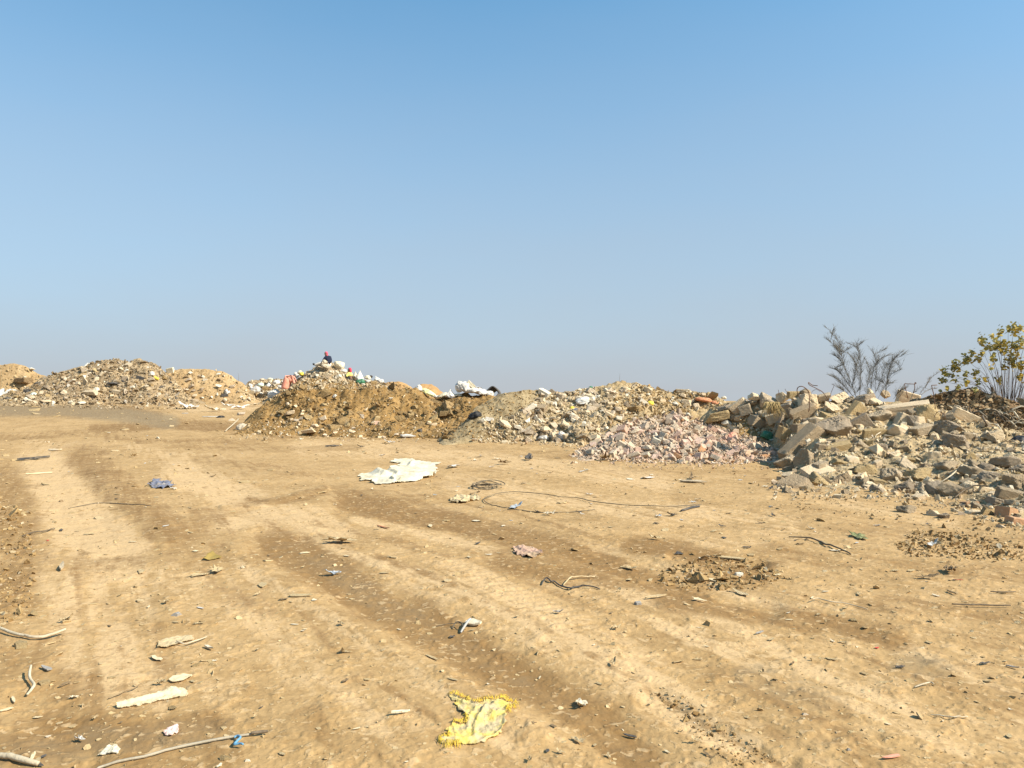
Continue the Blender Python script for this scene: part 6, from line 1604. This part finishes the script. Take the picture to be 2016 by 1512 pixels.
# ================================================================ PLANTS
def grow_shrub():
    R = random.Random(17); Y0 = 20.5
    root = bpy.data.objects.new("dry_shrub", None); C.objects.link(root)
    base = at_depth(1690, 786, Y0); root.location = base
    tag(root, "tall grey leafless feathery shrub behind the boulder pile", "shrub")
    stems = [[(740,640),(690,500),(640,370),(610,240),(560,150),(500,90)], [(760,640),(770,450),(760,330),(740,250),(670,215)], [(840,640),(860,450),(890,370),(950,320),(1010,305)],
             [(950,640),(980,460),(1000,390),(1030,330),(1080,285)], [(720,630),(640,540),(590,490),(535,460)], [(725,600),(640,480),(600,430),(540,405)], [(960,560),(1000,460),(1070,420)],
             [(630,330),(590,260),(510,178)], [(790,540),(740,420),(720,350),(670,290)], [(880,580),(885,420),(880,300)], [(650,400),(610,340),(570,308)], [(900,640),(960,540),(1010,520)], [(800,640),(830,500),(840,420),(800,330)],
             [(680,640),(640,580),(610,560)], [(1020,640),(1060,590),(1100,565)], [(860,640),(930,480),(960,380),(1000,400)], [(700,560),(720,470),(735,380)]]
    L, F = [], []
    for i_ in range(14):                                   # smaller side branches crossing low in the bush
        s = stems[i_ % 12]; k = R.randint(0, 2); x0, y0 = s[k]; x1, y1 = s[k + 1] if k + 1 < len(s) else s[k]
        t = R.random(); x0, y0 = x0 + (x1 - x0) * t, y0 + (y1 - y0) * t; a_ = R.uniform(-1.1, 1.1); ln = R.uniform(60, 130)
        stems.append([(x0, y0), (x0 + math.sin(a_) * ln * .5 + R.uniform(-12, 12), y0 - math.cos(a_) * ln * .5), (x0 + math.sin(a_ * 1.2) * ln, y0 - math.cos(a_) * ln)])
    for i, s in enumerate(stems):
        dy = R.uniform(-.45, .45)
        P = [at_depth(1496 + x * .258, 620 + y * .258, Y0 + dy * (.3 + .7 * k / len(s))) - base for k, (x, y) in enumerate(s)]
        S = smooth_line(P, 8); n = len(S)
        L.append((S, [max(.0025, .0085 * (1 - k / n) ** 1.1) if i < 5 else max(.0018, .005 * (1 - k / n)) for k in range(n)]))
        for k in range(3, n):
            t = k / n
            for _ in range((5 if t < .75 else 4) if i < 17 else 2):
                T = S[k] - S[k - 1]; T = T / (np.linalg.norm(T) + 1e-9)
                d = T * R.uniform(.5, 1.1) + np.array([R.uniform(-1, 1), R.uniform(-1, 1), R.uniform(-.1, .6)]) * .75
                ln = R.uniform(.06, .26) * (1.15 - t * .75)
                q = S[k] + d * ln * .5; e = q + (d + np.array([R.uniform(-.3, .3), R.uniform(-.3, .3), .2])) * ln * .5
                F.append(([S[k], q, e], [.0026, .002, .0012]))
                if t < .8:
                    for _ in range(3):
                        a = S[k] + (e - S[k]) * R.uniform(.3, 1); dd = d + np.array([R.uniform(-.8, .8), R.uniform(-.8, .8), R.uniform(-.2, .5)])
                        F.append(([a, a + dd * ln * .18, a + dd * ln * .34], [.0019, .0016, .001]))
    link("stems", tube_mesh("stems", L, 5), mat_plain("grey_bark", (.12, .10, .08), (.20, .17, .135), 12, .9, .3), root)
    link("twigs", tube_mesh("twigs", F, 3), mat_plain("grey_twig", (.11, .10, .08), (.19, .17, .135), 12, .9, .1), root)
grow_shrub()

def sprig(label, stems, Y0, seed, r0=.008, tw=3):
    R = random.Random(seed); L = []
    for s in stems:
        S = smooth_line([at_depth(x, y, Y0 + R.uniform(-.1, .1)) for x, y in s], 6); n = len(S)
        L.append((S, [max(.0022, r0 * (1 - .8 * k / n)) for k in range(n)]))
        for k in range(3, n):
            for _ in range(tw):
                d = np.array([R.uniform(-1, 1), R.uniform(-1, 1), R.uniform(-.2, 1)]) * R.uniform(.03, .10)
                L.append(([S[k], S[k] + d * .6, S[k] + d + (0, 0, .01)], [.0028, .0022, .0014]))
    tag(link("dry_plant", tube_mesh("dry_plant", L, 4), mat_plain("dry_stem", (.16, .13, .09), (.25, .20, .14), 12, .9, .2)), label, "dry plant")
sprig("scraggy dry plant between the grey shrub and the leafy sapling", [c5([(1190,660),(1230,590),(1280,520),(1320,470),(1370,435)]), c5([(1230,610),(1290,570),(1350,560)]), c5([(1260,560),(1290,500),(1300,480)])], 18.5, 3)
sprig("low dry twigs left of the scraggy dry plant", [c5([(1030,660),(1060,610),(1100,565)]), c5([(1050,640),(1090,590),(1085,560)]), c5([(1150,650),(1170,600),(1220,555)])], 18.6, 4)
sprig("single thin dead stems on the peak of the rubble heap", [[(1219,760),(1220,742),(1221,735)], [(1233,760),(1233,748)]], 25.4, 5, .006, 0)
sprig("thin dry stem on the skyline of the sandy mound", [[(469,752),(470,742),(469,734)]], 48, 6, .012, 0)

def grow_sapling():
    R = random.Random(23); Y0 = 19.0
    root = bpy.data.objects.new("sapling", None); C.objects.link(root)
    base = at_depth(1986, 790, Y0); root.location = base
    tag(root, "sapling with many thin stems and yellow green leaves at the right edge", "tree")
    clusters = [(1410,430,50,70),(1400,500,56,50),(1500,390,80,90),(1580,340,66,90),(1615,295,44,60),(1570,455,40,46),(1490,500,40,30),(1650,440,50,60),(1670,330,50,50),(1700,200,60,84),(1740,250,44,50),(1700,290,40,50),(1775,165,34,40),(1835,135,48,76),(1810,235,80,100),(1895,112,36,60),(1870,210,34,60),(1940,110,54,84),(1985,105,40,70),(1940,260,84,110),(2000,210,50,90),(1930,370,60,90),(1990,380,60,80),(1720,490,36,40),(1670,520,40,40),(1825,500,40,56),(1780,330,50,50),(1860,280,60,60),(1580,510,36,50),(1515,550,34,44),(1440,460,70,36),(1380,590,30,36),(1650,570,36,40),(1430,560,26,50),(1990,470,40,60),
                (2060,140,60,90),(2080,240,80,100),(2130,190,60,90),(2160,320,80,100),(2060,360,80,90),(2230,280,70,80),(2240,400,70,80),(2300,360,60,80),(2090,470,70,70),(1900,340,60,60),(1860,400,40,40),(1760,400,36,36)]
    L, G, Yl = [], [], []
    for (x, y, w, h) in clusters:
        dy = R.uniform(-.7, .5)
        bx = 1890 + (x - 1890) * .30 + R.uniform(-30, 30)
        tip = (x, y - h * .35)
        mid = (bx + (x - bx) * .35, 620 - (620 - y) * .5)
        P = [at_depth(1496 + a * .258, 620 + b * .258, Y0 + dy * k) - base for (a, b), k in (((bx, 690), .1), (mid, .5), ((x - (x - bx) * .12, y + h * .3), .9), (tip, 1.0))]
        S = smooth_line(P, 7); n = len(S)
        L.append((S, [max(.0022, .0075 * (1 - k / n)) for k in range(n)]))
        s = Y0 / FPX * .258
        for k in range(int(w * h / 84)):
            a = at_depth(1496 + (x + R.gauss(0, .27) * w) * .258, 620 + (y + R.gauss(0, .27) * h) * .258, Y0 + dy + R.gauss(0, .12)) - base
            z = (a - (at_depth(1496 + x * .258, 620 + y * .258, Y0 + dy) - base))[2] / (h * s)
            (G if R.random() < .42 + .55 * z + (.18 if x < 1720 else 0) else Yl).append(a)
        for k in range(2):
            j = R.randint(n // 2, n - 1); d = np.array([R.uniform(-1, 1), R.uniform(-.5, .5), R.uniform(0, .8)]) * R.uniform(.05, .16)
            L.append(([S[j], S[j] + d], [.003, .0015]))
    for k in range(22):
        x = R.uniform(1660, 2300); y = R.uniform(360, 560); bx = 1890 + (x - 1890) * .35
        P = [at_depth(1496 + a * .258, 620 + b * .258, Y0 + R.uniform(-.3, .3)) - base for a, b in ((bx, 690), ((bx + x) / 2 + R.uniform(-15, 15), (690 + y) / 2), (x, y))]
        S = smooth_line(P, 6); L.append((S, [max(.0025, .007 * (1 - i / len(S))) for i in range(len(S))]))
        for i in range(3, len(S)):
            d = np.array([R.uniform(-1, 1), R.uniform(-1, 1), R.uniform(0, 1)]) * R.uniform(.03, .12); L.append(([S[i], S[i] + d], [.0028, .0014]))
    link("stems", tube_mesh("stems", L, 5), mat_plain("reddish_bark", (.11, .075, .05), (.20, .14, .095), 12, .9, .2), root)
    def leaves(name, pts, mat):
        V, Fc = [], []
        for a in pts:
            sz = R.uniform(.03, .058); M = Euler((R.uniform(-1.1, 1.1), R.uniform(-1.1, 1.1), R.uniform(0, 6.3))).to_matrix()
            b = len(V)
            for (lx, ly, lz) in ((0, -1, 0), (.62, -.35, .12), (.55, .3, .10), (0, 1.05, -.1), (-.55, .3, .10), (-.62, -.35, .12)):
                v = M @ Vector((lx * sz, ly * sz, lz * sz)); V.append((a[0] + v.x, a[1] + v.y, a[2] + v.z))
            Fc += [(b, b + 1, b + 2, b + 3), (b, b + 3, b + 4, b + 5)]
        me = bpy.data.meshes.new(name); me.from_pydata(V, [], Fc); me.update()
        link(name, me, mat, root)
    def lm(name, st):
        m, t, b = new_mat(name, .55); k = NB(t)
        k.put(b.inputs['Base Color'], k.ramp(k.island(), st))
        tr = t.nodes.new("ShaderNodeBsdfTranslucent"); mx = t.nodes.new("ShaderNodeMixShader"); mx.inputs[0].default_value = .3
        k.put(tr.inputs['Color'], k.ramp(k.island(), st)); o = t.nodes['Material Output']
        t.links.new(b.outputs[0], mx.inputs[1]); t.links.new(tr.outputs[0], mx.inputs[2]); t.links.new(mx.outputs[0], o.inputs['Surface']); return m
    leaves("green_leaves", G, lm("sapling_green", [(0, (.15, .155, .06)), (.6, (.23, .22, .075)), (1, (.33, .28, .08))]))
    leaves("yellow_leaves", Yl, lm("sapling_yellow", [(0, (.42, .30, .05)), (.6, (.55, .40, .08)), (1, (.30, .25, .06))]))
grow_sapling()

# roots and brushwood on the dark earth mound
r = random.Random(81)
for i in range(26):
    x, y = r.uniform(1880, 2010), 0
    y = 790 + (x - 1880) * .16 + r.uniform(0, 36)
    a = r.uniform(-.2, .9); ln = r.uniform(14, 44)
    L = [(x, y), (x + ln * .5 * math.cos(a), y + ln * .5 * math.sin(a) + r.uniform(-3, 3)), (x + ln * math.cos(a), y + ln * math.sin(a))]
    thick = r.uniform(.8, 2.2)
    line_on("root", f"{'thick' if thick > 1.5 else 'thin'} {'long' if ln > 28 else 'short'} dry root on the {'upper' if y < 812 else 'lower'} dark earth mound at the right edge", "root", L, thick, r.choice([M_STICK, M_DSTICK, M_BAMBOO]), lifts=[.02, r.uniform(.03, .12), r.uniform(0, .06)], group="dry roots on the dark earth mound")
line_on("root", "upright dark root stump on the crest of the dark earth mound", "root", [(1955,786),(1956,776),(1953,770)], 3.0, M_DSTICK, lifts=[0, .1, .2])

# ================================================================ PEOPLE
def skin(name, joints, chains, parent, mat, mats=None, sub=2, root=None):
    """one continuous body grown round a skeleton: joints name -> (xyz, radius)"""
    names = []; edges = []
    for ch in chains:
        for n_ in ch:
            if n_ not in names: names.append(n_)
        edges += [(names.index(a), names.index(b)) for a, b in zip(ch[:-1], ch[1:])]
    me = bpy.data.meshes.new(name); me.from_pydata([joints[n_][0] for n_ in names], edges, [])
    o = bpy.data.objects.new(name, me); C.objects.link(o)
    o.modifiers.new("skin", 'SKIN'); sk = me.skin_vertices[0].data
    for i, n_ in enumerate(names):
        rr = joints[n_][1]; sk[i].radius = rr if isinstance(rr, tuple) else (rr, rr)
        sk[i].use_root = (i == 0)
    s_ = o.modifiers.new("sub", 'SUBSURF'); s_.levels = sub; s_.render_levels = sub
    dg = bpy.context.evaluated_depsgraph_get()
    m2 = bpy.data.meshes.new_from_object(o.evaluated_get(dg)); m2.name = name
    bpy.data.objects.remove(o)
    m2.polygons.foreach_set("use_smooth", [True] * len(m2.polygons)); m2.materials.clear()
    return link(name, m2, mat, parent)

M_SKIN = mat_plain("brown_skin", (.16, .085, .05), (.20, .11, .068), 6, .6, .1)
M_NAVY = mat_plain("navy_cloth", (.012, .016, .032), (.022, .028, .052), 6, .9, .3)
M_SCARF = mat_plain("red_pink_scarf", (.48, .06, .10), (.60, .13, .17), 9, .85, .4)
M_SCARF2 = mat_plain("crimson_scarf", (.44, .03, .06), (.56, .07, .10), 9, .85, .4)
M_YSHIRT = mat_plain("yellow_shirt_cloth", (.68, .62, .10), (.76, .72, .25), 6, .85, .3)
M_TROUS = mat_plain("pale_trouser_cloth", (.56, .52, .44), (.64, .60, .52), 6, .85, .3)
M_BLKCL = mat_plain("black_cloth", (.012, .012, .015), (.025, .024, .028), 6, .9, .3)
M_KURTA = mat_plain("salmon_kurta_cloth", (.66, .25, .16), (.76, .34, .23), 5, .85, .5)
M_SHOE = mat_plain("dark_shoe", (.02, .02, .022), (.05, .048, .045), 8, .6, .2)

def fingers(J, ch, side, hand, dirv, R=.0):
    """five unequal bent fingers rooted in the palm"""
    h = np.array(J[hand][0]); d = np.array(dirv, float); d /= np.linalg.norm(d); s = np.cross(d, (0, 0, 1)); s /= np.linalg.norm(s) + 1e-9
    for k, (off, ln) in enumerate(((-.03, .065), (-.01, .08), (.01, .075), (.03, .06))):
        a = h + s * off + d * .035; b = a + d * ln * .55 + (0, 0, -.01); c = b + d * ln * .4 + (0, 0, -.028)
        for nm, p, rr in ((f"{side}f{k}a", a, .010), (f"{side}f{k}b", b, .009), (f"{side}f{k}c", c, .007)): J[nm] = (tuple(p), rr)
        ch.append([hand, f"{side}f{k}a", f"{side}f{k}b", f"{side}f{k}c"])
    a = h - s * .045 + d * .0; b = a - s * .012 + d * .04
    J[side + "ta"] = (tuple(a), .011); J[side + "tb"] = (tuple(b), .008); ch.append([hand, side + "ta", side + "tb"])

def head_shape(J, c, face):
    """neck to crown with a face: brow, nose and chin towards the facing direction"""
    c = np.array(c, float); f = np.array(face, float); f /= np.linalg.norm(f)
    J["jaw"] = (tuple(c + f * .02 + (0, 0, -.07)), (.062, .066)); J["skull"] = (tuple(c + (0, 0, .02)), (.082, .092)); J["crown"] = (tuple(c - f * .01 + (0, 0, .085)), (.055, .06))
    J["nose"] = (tuple(c + f * .10 + (0, 0, -.015)), .014); J["chin"] = (tuple(c + f * .07 + (0, 0, -.09)), .022)

def features(parent, c, face):
    c = np.array(c, float); f = np.array(face, float); f /= np.linalg.norm(f); s = np.cross(f, (0, 0, 1)); s /= np.linalg.norm(s)
    def blob(name, p, r, mat, sc=(1, 1, 1)):
        bm = bmesh.new(); bmesh.ops.create_icosphere(bm, subdivisions=2, radius=r)
        for v in bm.verts: v.co = Vector((v.co.x * sc[0], v.co.y * sc[1], v.co.z * sc[2])) + Vector(p)
        link(name, bm_done(bm, name, 3), mat, parent)
    for q in (-1, 1): blob("eye", c + f * .078 + s * q * .031 + (0, 0, .012), .011, M_BLKCL)
    blob("mouth", c + f * .082 + (0, 0, -.055), .016, mat_plain("lip", (.22, .07, .06), (.26, .09, .07), 5, .6, .1), (1, 1, .4))
    for q in (-1, 1): blob("ear", c + s * q * .083 + (0, 0, -.005), .024, M_SKIN, (.6, .8, 1.2))

def person(label, loc, J, body, garments, head, face, fing, scarf_mat, extra=None):
    root = bpy.data.objects.new("person", None); C.objects.link(root); root.location = loc
    tag(root, label, "person")
    head_shape(J, head, face)
    ch = [list(c) for c in body] + [["neck", "jaw", "skull", "crown"], ["skull", "nose"], ["jaw", "chin"]]
    for side, hand, d in fing: fingers(J, ch, side, hand, d)
    skin("body", J, ch, root, M_SKIN)
    features(root, head, face)
    for nm, chains, grow, mat in garments:
        G = {}
        for c in chains:
            for n_ in c:
                p, rr = J[n_]; rr = rr if isinstance(rr, tuple) else (rr, rr); G[n_] = (p, (rr[0] * grow[0] + grow[1], rr[1] * grow[0] + grow[1]))
        skin(nm, G, chains, root, mat)
    c = np.array(head, float); f = np.array(face, float); f /= np.linalg.norm(f)
    S = {"top": (tuple(c - f * .01 + (0, 0, .125)), (.035, .035)), "up": (tuple(c - f * .015 + (0, 0, .085)), (.098, .10)), "mid": (tuple(c - f * .035 + (0, 0, .01)), (.115, .105)), "low": (tuple(c - f * .055 + (0, 0, -.09)), (.10, .09)), "nape": (tuple(c - f * .06 + (0, 0, -.19)), (.12, .09))}
    if scarf_mat: skin("headscarf", S, [["top", "up", "mid", "low", "nape"]], root, scarf_mat)
    if extra: extra(root)
    return root

# on the peak: sitting with the legs stretched out to one side
J = {"pelvis": ((0, 0, .10), .15), "belly": ((-.02, -.01, .26), .135), "chest": ((-.07, -.03, .42), (.16, .13)), "neck": ((-.12, -.05, .555), .058),
     "shl": ((-.20, -.16, .47), .06), "ell": ((-.31, -.20, .28), .047), "wrl": ((-.30, -.30, .19), .032), "hal": ((-.29, -.345, .18), .034),
     "shr": ((.05, .05, .47), .06), "elr": ((.12, -.07, .24), .047), "wrr": ((-.10, -.24, .17), .032), "har": ((-.15, -.28, .165), .034),
     "hipl": ((-.10, -.08, .08), .10), "knl": ((-.46, -.20, .13), .072), "anl": ((-.84, -.18, .02), .045), "tol": ((-.92, -.20, .13), .034),
     "hipr": ((-.06, .09, .08), .10), "knr": ((-.44, .06, .10), .072), "anr": ((-.83, .05, .0), .045), "tor": ((-.91, .05, .11), .034)}
B = [["pelvis", "belly", "chest", "neck"], ["chest", "shl", "ell", "wrl", "hal"], ["chest", "shr", "elr", "wrr", "har"], ["pelvis", "hipl", "knl", "anl", "tol"], ["pelvis", "hipr", "knr", "anr", "tor"]]
person("person in navy top and red headscarf sitting on the peak with legs stretched out", tuple(at_depth(648.5, 719.5, 45.2)), J, B,
       [("jacket", [["pelvis", "belly", "chest", "neck"], ["chest", "shl", "ell", "wrl"], ["chest", "shr", "elr", "wrr"]], (1.12, .018), M_NAVY), ("trousers", [["pelvis", "hipl", "knl", "anl"], ["pelvis", "hipr", "knr", "anr"]], (1.1, .015), M_TROUS),
        ("shoe", [["anl", "tol"]], (1.1, .016), M_SHOE), ("shoe", [["anr", "tor"]], (1.1, .016), M_SHOE)],
       (-.18, -.10, .69), (-.5, -.75, -.35), [("L", "hal", (.3, -.7, -.3)), ("R", "har", (-.7, -.5, -.3))], M_SCARF)
# lower right: squatting in yellow shirt
J = {"pelvis": ((0, 0, .13), .15), "belly": ((-.03, -.01, .27), .13), "chest": ((-.07, -.02, .42), (.155, .13)), "neck": ((-.10, -.03, .545), .056),
     "shl": ((-.13, -.17, .46), .058), "ell": ((-.22, -.26, .28), .045), "wrl": ((-.36, -.20, .20), .031), "hal": ((-.40, -.18, .19), .034),
     "shr": ((-.02, .15, .46), .058), "elr": ((-.18, .10, .26), .045), "wrr": ((-.38, -.02, .22), .031), "har": ((-.42, -.04, .21), .034),
     "hipl": ((-.04, -.12, .12), .105), "knl": ((-.34, -.22, .34), .075), "anl": ((-.28, -.20, .05), .045), "tol": ((-.40, -.24, .02), .034),
     "hipr": ((-.04, .12, .12), .105), "knr": ((-.36, .12, .33), .075), "anr": ((-.30, .12, .05), .045), "tor": ((-.42, .12, .02), .034)}
person("person in yellow shirt, black trousers and red headscarf squatting on the slope", tuple(at_depth(691, 751.5, 44.6)), J, B,
       [("shirt", [["belly", "chest", "neck"], ["chest", "shl", "ell"], ["chest", "shr", "elr"]], (1.12, .018), M_YSHIRT), ("trousers", [["belly", "pelvis", "hipl", "knl", "anl"], ["pelvis", "hipr", "knr", "anr"]], (1.08, .014), M_BLKCL),
        ("shoe", [["anl", "tol"]], (1.1, .014), M_SHOE), ("shoe", [["anr", "tor"]], (1.1, .014), M_SHOE)],
       (-.08, -.05, .69), (-.8, -.5, -.3), [("L", "hal", (-.8, .2, -.3)), ("R", "har", (-.8, -.1, -.3))], M_SCARF2)
# bending over at the side of the brown heap
J = {"pelvis": ((0, 0, .86), .165), "belly": ((.14, -.01, .86), .145), "chest": ((.34, -.03, .72), (.16, .14)), "neck": ((.47, -.04, .58), .056),
     "shl": ((.36, -.19, .68), .058), "ell": ((.46, -.22, .42), .045), "wrl": ((.52, -.18, .20), .031), "hal": ((.54, -.17, .14), .034),
     "shr": ((.38, .13, .68), .058), "elr": ((.48, .16, .42), .045), "wrr": ((.54, .10, .20), .031), "har": ((.56, .08, .14), .034),
     "hipl": ((-.02, -.10, .82), .115), "knl": ((-.08, -.12, .45), .075), "anl": ((-.16, -.12, .06), .045), "tol": ((-.04, -.14, .02), .034),
     "hipr": ((-.02, .10, .82), .115), "knr": ((-.04, .12, .45), .075), "anr": ((-.10, .12, .06), .045), "tor": ((.02, .12, .02), .034),
     "hang": ((.24, 0, .50), (.23, .18)), "sk1": ((.0, 0, .80), (.24, .21)), "sk2": ((-.06, 0, .55), (.27, .22)), "sk3": ((-.13, 0, .27), (.30, .24)), "sk4": ((-.17, 0, .12), (.28, .22))}
def braid(root):
    link("braid", tube_mesh("braid", [(smooth_line([(.30, -.17, .86), (.40, -.17, .80), (.47, -.14, .62), (.50, -.13, .46)], 5), .030)], 7), M_BLKCL, root)
    link("dupatta", tube_mesh("dupatta", [(smooth_line([(.16, -.16, .98), (.24, -.20, .93), (.27, -.2, .78)], 5), .016)], 6), mat_plain("maroon_cloth", (.16, .03, .03), (.22, .06, .05), 6, .9, .2), root)
person("person in salmon orange kurta bending over beside the brown heap", tuple(at_depth(567, 771.5, 45)), J, B,
       [("kurta", [["chest", "belly", "pelvis", "sk1", "sk2", "sk3", "sk4"], ["chest", "shl", "ell"], ["chest", "shr", "elr"], ["belly", "hang"]], (1.1, .016), M_KURTA),
        ("shoe", [["anl", "tol"]], (1.1, .014), M_SHOE), ("shoe", [["anr", "tor"]], (1.1, .014), M_SHOE)],
       (.55, -.05, .47), (.55, -.1, -.8), [("L", "hal", (.2, .1, -.9)), ("R", "har", (.2, -.1, -.9))], M_BLKCL, braid)
print("objects:", len(scene.objects))
